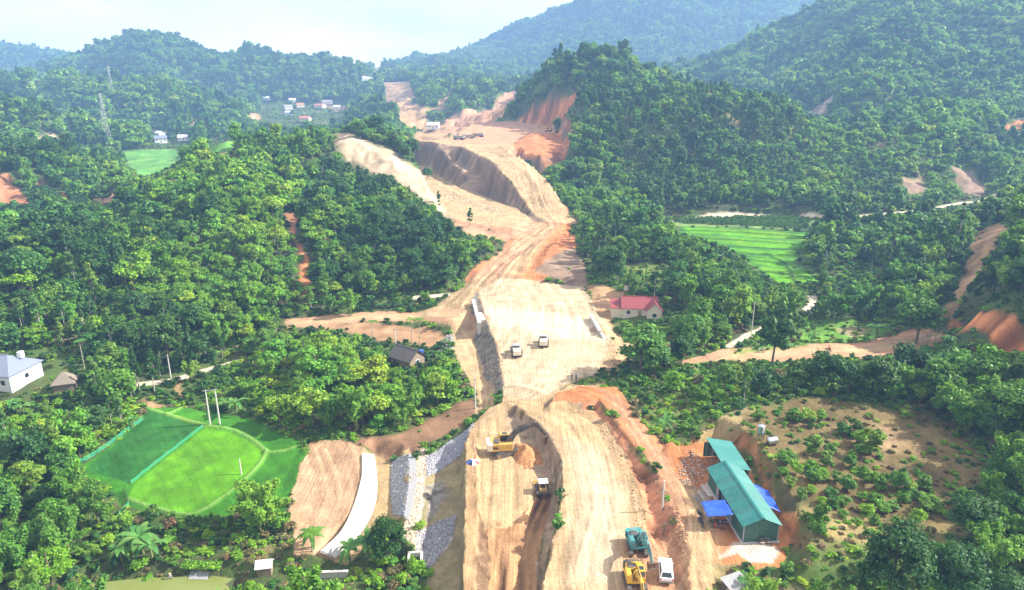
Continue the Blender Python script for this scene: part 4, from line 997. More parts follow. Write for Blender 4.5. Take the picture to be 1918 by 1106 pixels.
def mass(name, xyz, idx_, rot, sclv, label, cat):
    me = bpy.data.meshes.new(name); me.vertices.add(len(xyz)); me.vertices.foreach_set('co', np.ascontiguousarray(xyz, np.float32).ravel())
    me.attributes.new('idx', 'INT', 'POINT').data.foreach_set('value', idx_.astype(np.int32))
    me.attributes.new('rot', 'FLOAT_VECTOR', 'POINT').data.foreach_set('vector', np.ascontiguousarray(rot, np.float32).ravel())
    me.attributes.new('scl', 'FLOAT_VECTOR', 'POINT').data.foreach_set('vector', np.ascontiguousarray(sclv, np.float32).ravel())
    o = bpy.data.objects.new(name, me); C.objects.link(o); m = o.modifiers.new('plants', 'NODES'); m.node_group = GN
    return tag(o, label, cat, None, 'stuff')
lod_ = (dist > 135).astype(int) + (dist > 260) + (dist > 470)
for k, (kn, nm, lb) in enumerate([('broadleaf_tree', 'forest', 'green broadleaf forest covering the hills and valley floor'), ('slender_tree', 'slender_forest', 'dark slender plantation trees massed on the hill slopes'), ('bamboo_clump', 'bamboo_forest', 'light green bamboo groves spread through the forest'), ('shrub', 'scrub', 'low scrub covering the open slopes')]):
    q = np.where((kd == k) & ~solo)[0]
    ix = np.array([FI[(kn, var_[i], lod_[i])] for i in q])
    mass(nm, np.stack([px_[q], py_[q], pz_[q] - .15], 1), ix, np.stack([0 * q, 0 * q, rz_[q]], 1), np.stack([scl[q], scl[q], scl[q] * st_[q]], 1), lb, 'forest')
print('plants', n_, [int((kd == k).sum()) for k in range(4)], 'solo', int(solo.sum()))
# ---- undergrowth between the trunks and weeds along the edges
s = 2.1
gx, gy = np.meshgrid(np.arange(-330, 330, s), np.arange(63, 330, s)); gx, gy = gx.ravel() + rng.uniform(-1, 1, gx.size), gy.ravel() + rng.uniform(-1, 1, gy.size)
m = (np.abs(gx / gy) < .95) & ((gy < 210) | (rng.random(gx.size) < .5)); gx, gy = gx[m], gy[m]
q = lookup(REG, gx, gy); m = (q == 0) | ((q == r_grass)) | ((q == r_orch) & (rng.random(len(gx)) < .65)) | ((q == r_cut) & (rng.random(len(gx)) < .035))
gx, gy, q = gx[m], gy[m], q[m]; gz = HT(gx, gy)
m = (gz + 2 - CAM_H) / gy > lookup(RUNP, gx, gy)
for kx, ky, kr in KEEP: m &= np.hypot(gx - kx, gy - ky) > kr * .55
gx, gy, gz, q = gx[m], gy[m], gz[m], q[m]
sh = fbm(gx, gy, 20, 3, 171) * 1.3 + rng.normal(0, .2, len(gx)) + .8 * (q == r_orch) * rng.random(len(gx))
ix = np.array([FI[('shrub', pickvar('shrub', s_), 1 if y_ < 120 else 2 if y_ < 200 else 3)] for s_, y_ in zip(sh, gy)])
ss = rng.uniform(.35, .95, len(gx)) * np.where(q == 0, 1, .55)
mass('undergrowth', np.stack([gx, gy, gz - .1], 1), ix, np.stack([0 * gx, 0 * gx, rng.uniform(0, 6.28, len(gx))], 1), np.stack([ss, ss, ss * .8], 1), 'low green undergrowth between the trees and along the banks', 'undergrowth')
print('undergrowth', len(gx))
s = 1.15
gx, gy = np.meshgrid(np.arange(-130, 130, s), np.arange(63, 140, s)); gx, gy = gx.ravel() + rng.uniform(-.6, .6, gx.size), gy.ravel() + rng.uniform(-.6, .6, gy.size)
q = lookup(REG, gx, gy); m = (np.abs(gx / gy) < .95) & (((q == 0) & (rng.random(len(gx)) < .7)) | (q == r_grass) | ((q == r_orch) & (rng.random(len(gx)) < np.clip(.25 + 1.5 * fbm(gx, gy, 9, 3, 191), .03, .8))) | ((q == r_cut) & (rng.random(len(gx)) < .03)))
for kx, ky, kr in KEEP: m &= np.hypot(gx - kx, gy - ky) > kr * .4
gx, gy, q = gx[m], gy[m], q[m]; gz = HT(gx, gy)
sh = fbm(gx, gy, 8, 3, 181) * 1.5 + rng.normal(.1, .25, len(gx)) + .9 * (q == r_orch) * rng.random(len(gx))
ix = np.array([FI[('shrub', pickvar('shrub', s_), 3 if qq == r_orch else 2)] for s_, qq in zip(sh, q)])
ss = rng.uniform(.14, .42, len(gx)) * np.where(q == r_orch, .8, 1)
mass('weeds', np.stack([gx, gy, gz - .08], 1), ix, np.stack([0 * gx, 0 * gx, rng.uniform(0, 6.28, len(gx))], 1), np.stack([ss * 1.3, ss * 1.3, ss * .8], 1), 'low weeds and grass tufts on the open ground', 'weeds')
print('weeds', len(gx))

# ---- the orchard, one by one
ORCHARD = [(580, 345, 90), (638, 400, 70), (735, 295, 80), (820, 305, 60), (720, 380, 75), (808, 370, 75), (942, 370, 60), (568, 420, 55), (610, 470, 60), (735, 440, 80), (790, 430, 70), (865, 450, 55), (925, 485, 80), (725, 510, 55), (672, 535, 60), (835, 520, 55), (790, 565, 60), (850, 580, 65), (910, 570, 60), (1015, 540, 60), (1110, 490, 70), (1210, 480, 85), (1255, 490, 80), (1355, 480, 80), (1085, 560, 70), (1120, 600, 80), (1180, 590, 70), (1235, 560, 65), (1040, 615, 80), (1080, 675, 60), (1200, 695, 50), (1320, 660, 80), (1350, 610, 65), (1390, 575, 90), (1430, 610, 60), (775, 670, 90), (765, 720, 70), (990, 700, 40), (1035, 745, 45), (1580, 590, 110), (1620, 630, 90), (425, 135, 60), (630, 125, 80), (700, 110, 80), (720, 165, 50), (905, 195, 70), (780, 125, 50), (1060, 280, 120), (1030, 440, 90), (1480, 640, 50), (690, 655, 50), (898, 640, 50), (1000, 240, 90), (1140, 450, 60), (1300, 545, 60)]
for k, (cx, cy, s_) in enumerate(ORCHARD):
    u, v = 1278 + cx / 2.989, 736 + (cy + s_ * .42) / 2.989
    x, y = W(u, v, 6.2); z = float(HT(x, y)); hgt = s_ / 2.989 * math.hypot(y, 54) / FPX
    kx = k % 3; big_ = s_ > 85
    lb = ('larger round orchard tree with dense crown' if big_ else 'small round orchard tree') + (' near the workshop bank' if cx < 700 else ' in the middle of the dry orchard slope' if cx < 1000 else ' towards the right of the dry orchard slope')
    plant('orchard_tree', (k * 7) % 3, x, y, z, hgt / 3.3 * 1.12, random.uniform(0, 6.28), lb, 'orchard trees ' + lb.split(' tree ')[-1].replace('with dense crown ', ''), random.uniform(.8, 1.3))

# ---- trees that stand out
def stand(kind, var, u, v, z, height, label, stretch=1.0, full=None):
    x, y = W(u, v, z); z = float(HT(x, y)); base = {'broadleaf_tree': 8.8, 'slender_tree': 10.9, 'bamboo_clump': 9.5, 'shrub': 2.0, 'orchard_tree': 3.2}[kind]
    return plant(kind, var, x, y, z, height / base, random.uniform(0, 6.28), label, None, stretch)
stand('broadleaf_tree', 1, 1199, 703, 0, 11.5, 'tall spreading tree with bare pale trunk standing at the right edge of the roadbed')
stand('broadleaf_tree', 4, 722, 1040, -5, 6.2, 'round dense deep green tree between white channel and stone wall')
stand('bamboo_clump', 1, 655, 585, -2, 9.5, 'bright bamboo clump standing alone above the track to the underpass')
stand('bamboo_clump', 2, 1575, 600, 0, 11, 'large bright bamboo clump below the rice terraces, left of its pair')
stand('bamboo_clump', 0, 1612, 596, 0, 12, 'large bright bamboo clump below the rice terraces, right of its pair')
stand('broadleaf_tree', 1, 1718, 632, 3, 11, 'grey-green spreading tree above the orange side track by the scar')
stand('broadleaf_tree', 0, 1445, 690, 1, 10, 'dark tree standing in front of the orange side track', 1.15)
stand('broadleaf_tree', 4, 1690, 735, 4, 9, 'dark dense tree below the dead branches on the side track')
stand('bamboo_clump', 0, 490, 990, -5.5, 11, 'tall feathery tree leaning over the lower corner of the rice')
stand('bamboo_clump', 2, 1800, 800, 6, 10, 'wide bright bamboo clump at the upper right of the orchard')
stand('slender_tree', 2, 822, 375, 10, 8, 'thin lone tree at the edge of the pale cutting')
stand('slender_tree', 2, 880, 410, 8, 9, 'thin lone tree in front of the excavated cutting floor')
stand('broadleaf_tree', 5, 800, 320, 12, 8, 'small dark tree on top of the pale cutting slope')

for k, (u, v, z, h, var, lb) in enumerate([(1490, 748, 4, 7, 0, 'dark dense tree in the row below the orange side track, first from its left end'), (1535, 752, 4, 7.5, 4, 'broad dark tree in the row below the side track, second from its left end'), (1585, 752, 4.5, 6.8, 0, 'dark tree in the row below the side track, third from its left end'), (1640, 758, 5, 7.5, 4, 'broad dark tree in the row below the side track, fourth from its left end'), (1755, 765, 5.5, 8, 1, 'tall green tree behind the upper orchard edge, left of its pair'), (1830, 775, 5.5, 8.5, 7, 'tall green tree behind the upper orchard edge, right of its pair'), (1262, 738, 2.5, 5.5, 3, 'small bright tree on the grass above the access track'), (1310, 755, 3, 5, 5, 'small green tree on the grass right of the bright one'), (1355, 735, 3.5, 6, 2, 'green tree midway between side track and workshop'), (1420, 745, 4, 5.5, 0, 'dark small tree on the grass near the orchard top'), (1225, 700, 1, 7.5, 1, 'green tree right of the tall spreading tree at the roadbed'), (1275, 690, 1, 6.5, 4, 'dark dense tree left of the small path')]):
    stand('broadleaf_tree', var, u, v, z, h, lb)

# ---------------------------------------------------------------- materials of made things
def grimy(name, col, rough=.5, metal=0.0, dirt=.55, scale=1.5, spec=.4, dcol=(.34, .25, .16)):
    """paint with dust and scuffs"""
    m, t, N, L, b = node_mat(name)
    tc = N.new('ShaderNodeTexCoord'); n = N.new('ShaderNodeTexNoise'); n.inputs['Scale'].default_value = scale; n.inputs['Detail'].default_value = 8; n.inputs['Roughness'].default_value = .7
    L.new(tc.outputs['Object'], n.inputs['Vector'])
    cr = N.new('ShaderNodeValToRGB'); cr.color_ramp.elements[0].position = .42; cr.color_ramp.elements[1].position = .75
    cr.color_ramp.elements[0].color = (0, 0, 0, 1); cr.color_ramp.elements[1].color = (dirt,) * 3 + (1,)
    L.new(n.outputs['Fac'], cr.inputs[0])
    mx = N.new('ShaderNodeMix'); mx.data_type = 'RGBA'; mx.inputs[6].default_value = (*col, 1); mx.inputs[7].default_value = (*dcol, 1)
    L.new(cr.outputs[0], mx.inputs[0]); L.new(mx.outputs[2], b.inputs['Base Color'])
    b.inputs['Roughness'].default_value = rough; b.inputs['Metallic'].default_value = metal; b.inputs['Specular IOR Level'].default_value = spec
    return m
MT = dict(yellow=grimy('yellow_paint', (.72, .40, .02)), teal=grimy('teal_paint', (.02, .22, .23)), cream=grimy('cream_paint', (.72, .66, .50)), white=grimy('white_paint', (.80, .80, .80), dirt=.15),
          black=grimy('black_rubber', (.025, .025, .027), .8, dirt=.6), dark=grimy('dark_steel', (.06, .058, .055), .6, dirt=.5), grey=grimy('grey_steel', (.30, .30, .31), .5, dirt=.3),
          ochre=grimy('ochre_paint', (.50, .33, .10), dirt=.5), glass=plain('dark_glass', (.02, .03, .035), .08, spec=.8), chrome=plain('bright_steel', (.6, .6, .62), .25, 1.0),
          rust=grimy('worn_steel', (.20, .12, .07), .7, dirt=.5), rooft=grimy('teal_roof_sheet', (.016, .165, .145), .45, dirt=.18, scale=.6, dcol=(.16, .30, .28)), wallg=grimy('dark_green_sheet', (.020, .105, .075), .5, dirt=.25), tarp=grimy('blue_tarp', (.012, .075, .55), .45, dirt=.12, dcol=(.25, .33, .6)),
          redroof=grimy('red_tile', (.25, .05, .055), .6, dirt=.25, scale=3, dcol=(.22, .07, .06)), wallc=grimy('cream_plaster', (.66, .58, .45), .85, dirt=.25), wallw=grimy('white_plaster', (.78, .78, .77), .85, dirt=.12), slate=grimy('blue_grey_roof', (.17, .20, .27), .5, dirt=.15, dcol=(.25, .27, .3)), brownroof=grimy('brown_roof', (.23, .19, .15), .8, dirt=.4, scale=3, dcol=(.12, .10, .08)), darkroof=grimy('dark_roof', (.085, .075, .07), .8, dirt=.4, dcol=(.16, .14, .12)),
          conc=grimy('concrete', (.52, .50, .46), .9, dirt=.5, dcol=(.36, .31, .25)), concw=grimy('pale_concrete', (.58, .555, .51), .9, dirt=.4, scale=.8, dcol=(.55, .48, .40)), stone=grimy('grey_stone', (.30, .30, .31), .9, dirt=.6, scale=2.5, dcol=(.20, .19, .18)), wood=grimy('weathered_wood', (.26, .20, .14), .9, dirt=.4), pole=grimy('pole_concrete', (.55, .54, .50), .85, dirt=.2),
          red=grimy('red_paint', (.50, .03, .03)), blue=grimy('blue_plastic', (.03, .10, .42), dirt=.15), skin=plain('skin', (.36, .20, .13), .6), navy=plain('navy_cloth', (.03, .04, .09), .9), shirt=plain('grey_cloth', (.30, .30, .33), .9), hair=plain('black_hair', (.015, .012, .01), .6), hatm=plain('straw_hat', (.55, .43, .24), .9), lamp=plain('red_lamp', (.45, .02, .02), .3), pinkroof=grimy('salmon_roof', (.45, .16, .11), .7, dirt=.3), digger=grimy('digger_paint', (.60, .34, .05), dirt=.8), orange=grimy('orange_vest', (.65, .18, .03)))
def net_mat():
    m, t, N, L, b = node_mat('green_net')
    b.inputs['Base Color'].default_value = (.05, .42, .22, 1); b.inputs['Roughness'].default_value = .7
    tr = N.new('ShaderNodeBsdfTransparent'); ms = N.new('ShaderNodeMixShader'); ms.inputs[0].default_value = .5
    L.new(tr.outputs[0], ms.inputs[1]); L.new(b.outputs[0], ms.inputs[2]); L.new(ms.outputs[0], N['Material Output'].inputs['Surface'])
    return m
M_net = net_mat()
m_, t_, N_, L_, b_ = node_mat('pond_water')
b_.inputs['Base Color'].default_value = (.17, .20, .055, 1); b_.inputs['Roughness'].default_value = .18; b_.inputs['Specular IOR Level'].default_value = .25
nz = N_.new('ShaderNodeTexNoise'); nz.inputs['Scale'].default_value = 1.2; bu_ = N_.new('ShaderNodeBump'); bu_.inputs['Strength'].default_value = .08; L_.new(nz.outputs['Fac'], bu_.inputs['Height']); L_.new(bu_.outputs[0], b_.inputs['Normal'])
M_water = m_

def at(u, v, z=None):
    """a place on the ground under a photo point"""
    x, y = hit(u, v) if z is None else W(u, v, z)
    return x, y, float(HT(x, y))

# ---------------------------------------------------------------- earth movers
def track_part(parent, x, L, Wd, H, nm='track'):
    prof = []
    for k in range(9): a = math.pi / 2 + math.pi * k / 8; prof.append((-L / 2 + H / 2 + H / 2 * math.cos(a), H / 2 + H / 2 * math.sin(a)))
    for k in range(9): a = -math.pi / 2 + math.pi * k / 8; prof.append((L / 2 - H / 2 + H / 2 * math.cos(a), H / 2 + H / 2 * math.sin(a)))
    m = MB(); m.prism(prof, x - Wd / 2, x + Wd / 2)
    n = int(L / .22)
    for k in range(n):
        yy = -L / 2 + H / 2 + (L - H) * k / (n - 1)
        m.box((x, yy, H + .015), (Wd, .07, .05)); m.box((x, yy, .02), (Wd, .07, .04))
    t = m.obj(nm, MT['dark'], parent)
    for yy, r_ in ((-L / 2 + H / 2, .36), (L / 2 - H / 2, .36)):
        w_ = MB(); w_.disc((x, yy, H / 2), r_ * H / .9, Wd + .06, 14, 'x'); w_.obj('sprocket', MT['rust'], t)
    return t
def excavator(loc, rz, twist, col, cw, label, boom=(.62, -.95, -1.3), colboom=None, group='excavators on the roadworks', size=1.0):
    """twist: heading of the upper body against the tracks; boom: angles of boom, arm and bucket"""
    r_ = empty('excavator', loc, rz, size); tag(r_, label, 'excavator', group)
    cb = colboom or col
    for s in (-1, 1): track_part(r_, s * 1.18, 4.1, .6, .9)
    MB().box((0, 0, .55), (1.9, 1.5, .35), bev=.05).disc((0, 0, .88), .75, .3, 20).obj('undercarriage', MT['dark'], r_)
    Rt = Matrix.Rotation(twist, 4, 'Z')
    def up(mb, nm, mat, par=r_, smooth=False):
        o = mb.obj(nm, mat, par, smooth); o.data.transform(Rt); return o
    b = up(MB().box((0, -.55, 1.16), (2.7, 3.6, .26), bev=.05).box((.95, .1, 1.72), (.78, 2.3, .95), bev=.09).box((-.55, -1.35, 1.75), (1.5, 1.5, 1.0), bev=.1).box((.55, -1.25, 1.95), (1.2, 1.3, .5), bev=.1), 'body', col)
    up(MB().box((.3, -1.2, 2.26), (1.3, .9, .12), bev=.03), 'engine_hood', MT['dark'] if cw else col)
    up(MB().tube([(.75, -1.3, 2.25), (.75, -1.3, 2.75), (.75, -1.45, 2.85)], .07, 8), 'exhaust', MT['dark'])
    cwp = [(-1.35, -1.9), (-1.35, -2.35), (-.9, -2.72), (.9, -2.72), (1.35, -2.35), (1.35, -1.9)]
    m = MB(); n = len(cwp); m.add([(x, y, z) for z in (1.1, 2.15) for x, y in cwp], [tuple(range(n))[::-1], tuple(range(n, 2 * n))] + [(i, (i + 1) % n, n + (i + 1) % n, n + i) for i in range(n)])
    up(m, 'counterweight', cw or col)
    cabm = MB(); cabm.prism([(-.75, 1.3), (1.15, 1.3), (1.2, 1.9), (.85, 2.9), (-.6, 2.95), (-.75, 2.3)], -1.32, -.38)
    c = up(cabm, 'cab', col)
    for mb in (MB().add([(-1.24, 1.18, 1.95), (-.46, 1.18, 1.95), (-.46, .9, 2.8), (-1.24, .9, 2.8)], [(0, 1, 2, 3)]), MB().add([(-1.335, 1.05, 1.9), (-1.335, .78, 2.8), (-1.335, -.5, 2.82), (-1.335, -.6, 1.9)], [(0, 1, 2, 3)]), MB().add([(-.365, 1.05, 1.9), (-.365, .78, 2.8), (-.365, -.5, 2.82), (-.365, -.6, 1.9)], [(3, 2, 1, 0)]), MB().add([(-1.2, -.2, 2.965), (-.5, -.2, 2.965), (-.5, .6, 2.935), (-1.2, .6, 2.935)], [(0, 1, 2, 3)])):
        up(mb, 'window', MT['glass'], c)
    up(MB().tube([(-1.3, -.7, 2.2), (-1.3, -.7, 2.6), (-1.3, -2.2, 2.55), (-1.3, -2.2, 2.15)], .03, 5), 'handrail', MT['dark'])
    up(MB().tube([(1.3, 1.2, 1.3), (1.3, 1.2, 2.5), (1.3, -.6, 2.5), (1.3, -.6, 2.1)], .03, 5), 'handrail', MT['dark'])
    # boom, arm and bucket in the plane of the upper body
    a1, a2, a3 = boom
    B0 = Vector((.12, .35, 1.75)); d1 = Vector((0, math.cos(a1 + .28), math.sin(a1 + .28))); d2 = Vector((0, math.cos(a1 - .32), math.sin(a1 - .32)))
    K = B0 + d1 * 2.7; E = K + d2 * 3.0
    def beam(pts, hs, wd):
        m = MB(); v = []; f = []
        for i, p in enumerate(pts):
            dd = (pts[min(i + 1, len(pts) - 1)] - pts[max(i - 1, 0)]).normalized(); nn = Vector((0, -dd.z, dd.y))
            for sx, sn in ((-1, -1), (1, -1), (1, 1), (-1, 1)): v.append(tuple(p + nn * hs[i] * sn + Vector((sx * wd / 2, 0, 0))))
        for i in range(len(pts) - 1):
            for j in range(4): f.append((i * 4 + j, i * 4 + (j + 1) % 4, i * 4 + 4 + (j + 1) % 4, i * 4 + 4 + j))
        f += [(3, 2, 1, 0), tuple(len(v) - 4 + j for j in range(4))]
        return m.add(v, f)
    up(beam([B0, B0 + d1 * 1.4, K, K + d2 * 1.4, E], [.22, .38, .46, .36, .2], .46), 'boom', cb)
    da = Vector((0, math.cos(a1 + a2), math.sin(a1 + a2))); S = E - da * .55; F = E + da * 2.7
    up(beam([S, E, E + da * 1.2, F], [.12, .30, .24, .12], .36), 'arm', cb)
    ab = a1 + a2 + a3; db = Vector((0, math.cos(ab), math.sin(ab))); nb = Vector((0, -db.z, db.y))
    prof = [(-.1, .12), (.25, .5), (.75, .62), (1.2, .38), (1.38, -.02), (1.25, -.05), (1.05, .2), (.7, .42), (.3, .3), (.05, -.1)]
    m = MB(); n = len(prof); pv = [F + db * p - nb * q for p, q in prof]
    m.add([tuple(p + Vector((x, 0, 0))) for x in (-.55, .55) for p in pv], [(i, (i + 1) % n, n + (i + 1) % n, n + i) for i in range(n)] + [tuple(range(n))[::-1], tuple(range(n, 2 * n))])
    m.add([tuple(F + db * p - nb * q + Vector((x, 0, 0))) for x in (-.57, -.53) for p, q in prof[:5]], [(0, 1, 2, 3, 4), (9, 8, 7, 6, 5)]); m.add([tuple(F + db * p - nb * q + Vector((x, 0, 0))) for x in (.53, .57) for p, q in prof[:5]], [(0, 1, 2, 3, 4), (9, 8, 7, 6, 5)])
    bk = up(m, 'bucket', MT['rust'])
    for k in range(5):
        x = -.45 + .225 * k; p0 = F + db * 1.36 + nb * .0
        up(MB().box((x, p0.y, p0.z), (.09, .16, .16)), 'tooth', MT['grey'], bk)
    for s in (-1, 1):
        p0 = Vector((.12 + s * .34, .95, 1.45)); p1 = K + Vector((s * .30, 0, -.05)); mid = p0.lerp(p1, .6)
        up(MB().tube([p0, mid], .11, 8).tube([mid, p1], .06, 8), 'hydraulic_cylinder', MT['dark'])
    p0 = K + d2 * .2 + Vector((0, -d2.z, d2.y)) * .55; mid = p0.lerp(S, .6)
    up(MB().tube([p0, mid], .1, 8).tube([mid, S], .055, 8), 'hydraulic_cylinder', MT['dark'])
    p0 = E + Vector((0, -da.z, da.y)) * .38 + da * .1; p1 = F + db * .1 - nb * -.05 - da * .25 + Vector((0, -da.z, da.y)) * .3; mid = p0.lerp(p1, .6)
    up(MB().tube([p0, mid], .09, 8).tube([mid, p1], .05, 8).tube([p1, F + db * .25 - nb * .1], .05, 6), 'hydraulic_cylinder', MT['dark'])
    return r_
x, y, z = at(1188, 1093, 1.7); excavator((x, y, z), R(184), R(-3), MT['yellow'], MT['dark'], 'yellow excavator parked facing downhill in front of the teal one', (.55, -1.15, -1.2), size=.82)
x, y, z = at(1193, 1030, 1.7); excavator((x, y, z), R(178), R(10), MT['teal'], MT['teal'], 'teal excavator parked behind the yellow one with its boom lowered', (.62, -1.25, -1.1), size=.82)
x, y, z = at(944, 846, -1.1); excavator((x, y, z), R(-62), R(-20), MT['digger'], MT['cream'], 'excavator with dark boom digging at the orange heap on the pale bench', (.62, -1.5, -.9), MT['dark'], size=1.1)
x, y, z = at(1027, 247); excavator((x, y, z), R(60), R(20), MT['yellow'], MT['dark'], 'tiny distant excavator on the upper terrace below the fan shaped scar', (.6, -1.2, -1.1))

def bulldozer(loc, rz, label):
    r_ = empty('bulldozer', loc, rz, .88); tag(r_, label, 'bulldozer')
    for s in (-1, 1): track_part(r_, s * .95, 3.1, .5, 1.0)
    MB().box((0, .75, 1.25), (1.0, 1.9, .85), bev=.08).box((0, -.6, 1.1), (1.35, 1.3, .6), bev=.08).obj('body', MT['ochre'], r_)
    MB().tube([(.25, .9, 1.6), (.25, .9, 2.3)], .07, 8).obj('exhaust', MT['dark'], r_)
    cab = MB()
    for sx in (-1, 1):
        for yy in (-1.1, .1): cab.box((sx * .68, yy, 1.95), (.1, .1, 1.2))
    cab.obj('cab_frame', MT['dark'], r_)
    MB().box((0, -.5, 1.55), (.7, .6, .5), bev=.06).box((0, -.75, 2.0), (.6, .15, .6), bev=.05).obj('seat', MT['black'], r_)
    MB().box((0, -.5, 2.6), (1.7, 1.6, .1), bev=.03).obj('canopy', MT['white'], r_)
    prof = [(2.15 - .25 * math.sin(math.pi * t), .1 + 1.05 * t) for t in np.linspace(0, 1, 7)]
    m = MB(); m.prism(prof + [(p + .09, q) for p, q in prof[::-1]], -1.55, 1.55); m.obj('blade', MT['ochre'], r_)
    for s in (-1, 1): MB().box((s * 1.3, 1.0, .55), (.14, 2.2, .2)).obj('push_arm', MT['ochre'], r_)
    MB().box((0, -1.75, .9), (1.3, .3, .3)).box((-.4, -1.85, .6), (.1, .16, .7)).box((.4, -1.85, .6), (.1, .16, .7)).obj('ripper', MT['dark'], r_)
x, y, z = at(1016, 915, -1.2); bulldozer((x, y, z), R(6), 'brown bulldozer with white canopy working below the dark trench bank')

def roller(loc, rz, label):
    r_ = empty('road_roller', loc, rz); tag(r_, label, 'road roller', 'road rollers on the pale roadbed')
    MB().disc((0, 1.75, .75), .75, 2.1, 28, 'x').obj('drum', MT['grey'], r_, True)
    MB().box((-1.16, 1.35, .8), (.16, 2.3, .3)).box((1.16, 1.35, .8), (.16, 2.3, .3)).box((0, .45, .8), (2.3, .35, .45)).box((0, 2.62, .8), (2.4, .2, .25)).obj('drum_frame', MT['dark'], r_)
    MB().box((0, -1.55, 1.45), (1.75, 2.2, .95), bev=.14).box((0, -2.55, 1.1), (1.9, .35, .5), bev=.08).obj('engine_hood', MT['cream'], r_)
    MB().box((0, -.9, .85), (1.5, 3.0, .4)).obj('chassis', MT['dark'], r_)
    c = MB().box((0, .1, 1.75), (1.5, 1.35, 1.1), bev=.06).obj('cab', MT['dark'], r_)
    MB().add([(-.65, -.585, 1.6), (.65, -.585, 1.6), (.65, -.585, 2.25), (-.65, -.585, 2.25)], [(0, 1, 2, 3)]).obj('window', MT['glass'], c)
    MB().box((0, .1, 2.45), (1.7, 1.6, .12), bev=.04).obj('cab_roof', MT['grey'], r_)
    for s in (-1, 1):
        w_ = MB().disc((s * .95, -1.2, .72), .72, .5, 20, 'x').obj('wheel', MT['black'], r_)
        MB().disc((s * 1.21, -1.2, .72), .34, .03, 14, 'x').obj('rim', MT['cream'], w_)
x, y, z = at(967, 664, 0); roller((x, y, z), R(4), 'cream road roller nearer the left edge of the pale roadbed')
x, y, z = at(1018, 646, 0); roller((x, y, z), R(-4), 'cream road roller farther up the middle of the pale roadbed')

def dump_truck(loc, rz, label, col):
    r_ = empty('dump_truck', loc, rz); tag(r_, label, 'truck', 'dump trucks at the top of the cut')
    MB().box((0, 0, .8), (.9, 7.4, .3)).obj('chassis', MT['dark'], r_)
    c = MB().box((0, 2.9, 1.75), (2.4, 1.7, 2.0), bev=.12).obj('cab', MT[col], r_)
    MB().add([(-1.05, 3.76, 1.8), (1.05, 3.76, 1.8), (1.05, 3.76, 2.55), (-1.05, 3.76, 2.55)], [(0, 1, 2, 3)]).obj('windscreen', MT['glass'], c)
    m = MB().box((0, -.9, 1.15), (2.4, 5.2, .14))
    for d in (((-1.18, -.9, 1.8), (.1, 5.2, 1.3)), ((1.18, -.9, 1.8), (.1, 5.2, 1.3)), ((0, 1.7, 1.9), (2.4, .1, 1.5)), ((0, -3.5, 1.75), (2.4, .1, 1.2))): m.box(*d)
    m.obj('dump_body', MT['grey'], r_)
    MB().box((0, -.9, 1.95), (2.1, 4.9, .9), bev=.3).obj('earth_load', MT['rust'], r_)
    for yy in (2.6, -1.6, -2.9):
        for s in (-1, 1): MB().disc((s * 1.05, yy, .52), .52, .35, 16, 'x').obj('wheel', MT['black'], r_)
for (u, v, a, cl, lb) in ((860, 262, 70, 'grey', 'grey dump truck waiting at the top of the cut, nearer the left'), (878, 260, 95, 'grey', 'grey dump truck waiting at the top of the cut, right of its pair'), (896, 257, 80, 'ochre', 'ochre dump truck standing right of the two grey ones')):
    x, y, z = at(u, v); dump_truck((x, y, z), R(a), lb, cl)

def car(loc, rz, label):
    r_ = empty('parked_car', loc, rz, .92); tag(r_, label, 'car')
    m = MB(); m.prism([(-2.2, .35), (-2.28, .75), (-2.2, 1.02), (.95, 1.02), (2.05, .88), (2.25, .62), (2.2, .32)], -.9, .9)
    body = m.obj('body', MT['white'], r_)
    v = [(-.84, -2.12, 1.02), (.84, -2.12, 1.02), (.84, 1.05, 1.02), (-.84, 1.05, 1.02), (-.66, -1.72, 1.62), (.66, -1.72, 1.62), (.66, .25, 1.64), (-.66, .25, 1.64)]
    MB().add(v, [(4, 5, 6, 7), (0, 1, 5, 4), (1, 2, 6, 5), (2, 3, 7, 6), (3, 0, 4, 7)]).box((0, -.72, 1.65), (1.24, 1.9, .06), bev=.025).obj('cabin', MT['white'], r_)
    V = [Vector(p) for p in v]
    def pane(a, b, c, d, s=.82, o=.012):
        q = [V[i] for i in (a, b, c, d)]; cen = sum(q, Vector()) / 4; nn = (q[1] - q[0]).cross(q[2] - q[1]).normalized()
        return MB().add([tuple(cen + (p - cen) * s + nn * o) for p in q], [(0, 1, 2, 3)])
    for f, nm in (((0, 1, 5, 4), 'rear_window'), ((2, 3, 7, 6), 'windscreen'), ((1, 2, 6, 5), 'side_window'), ((3, 0, 4, 7), 'side_window')): pane(*f).obj(nm, MT['glass'], r_)
    for s in (-1, 1):
        MB().box((s * .78, -2.25, .86), (.22, .06, .2)).obj('tail_light', MT['lamp'], r_)
        MB().box((s * .72, 2.2, .7), (.3, .06, .16)).obj('headlight', MT['chrome'], r_)
        MB().box((s * .98, .75, 1.1), (.16, .1, .13), bev=.03).obj('mirror', MT['white'], r_)
        for yy in (-1.4, 1.4):
            w_ = MB().disc((s * .82, yy, .34), .34, .24, 18, 'x').obj('wheel', MT['black'], r_); MB().disc((s * .945, yy, .34), .2, .02, 12, 'x').obj('rim', MT['chrome'], w_)
    MB().box((0, -2.27, .5), (1.7, .1, .26), bev=.04).obj('bumper', MT['grey'], r_)
x, y, z = at(1246, 1078, 1.5); car((x, y, z + .02), R(-9), 'white hatchback car parked beside the yellow excavator, rear towards the viewer')

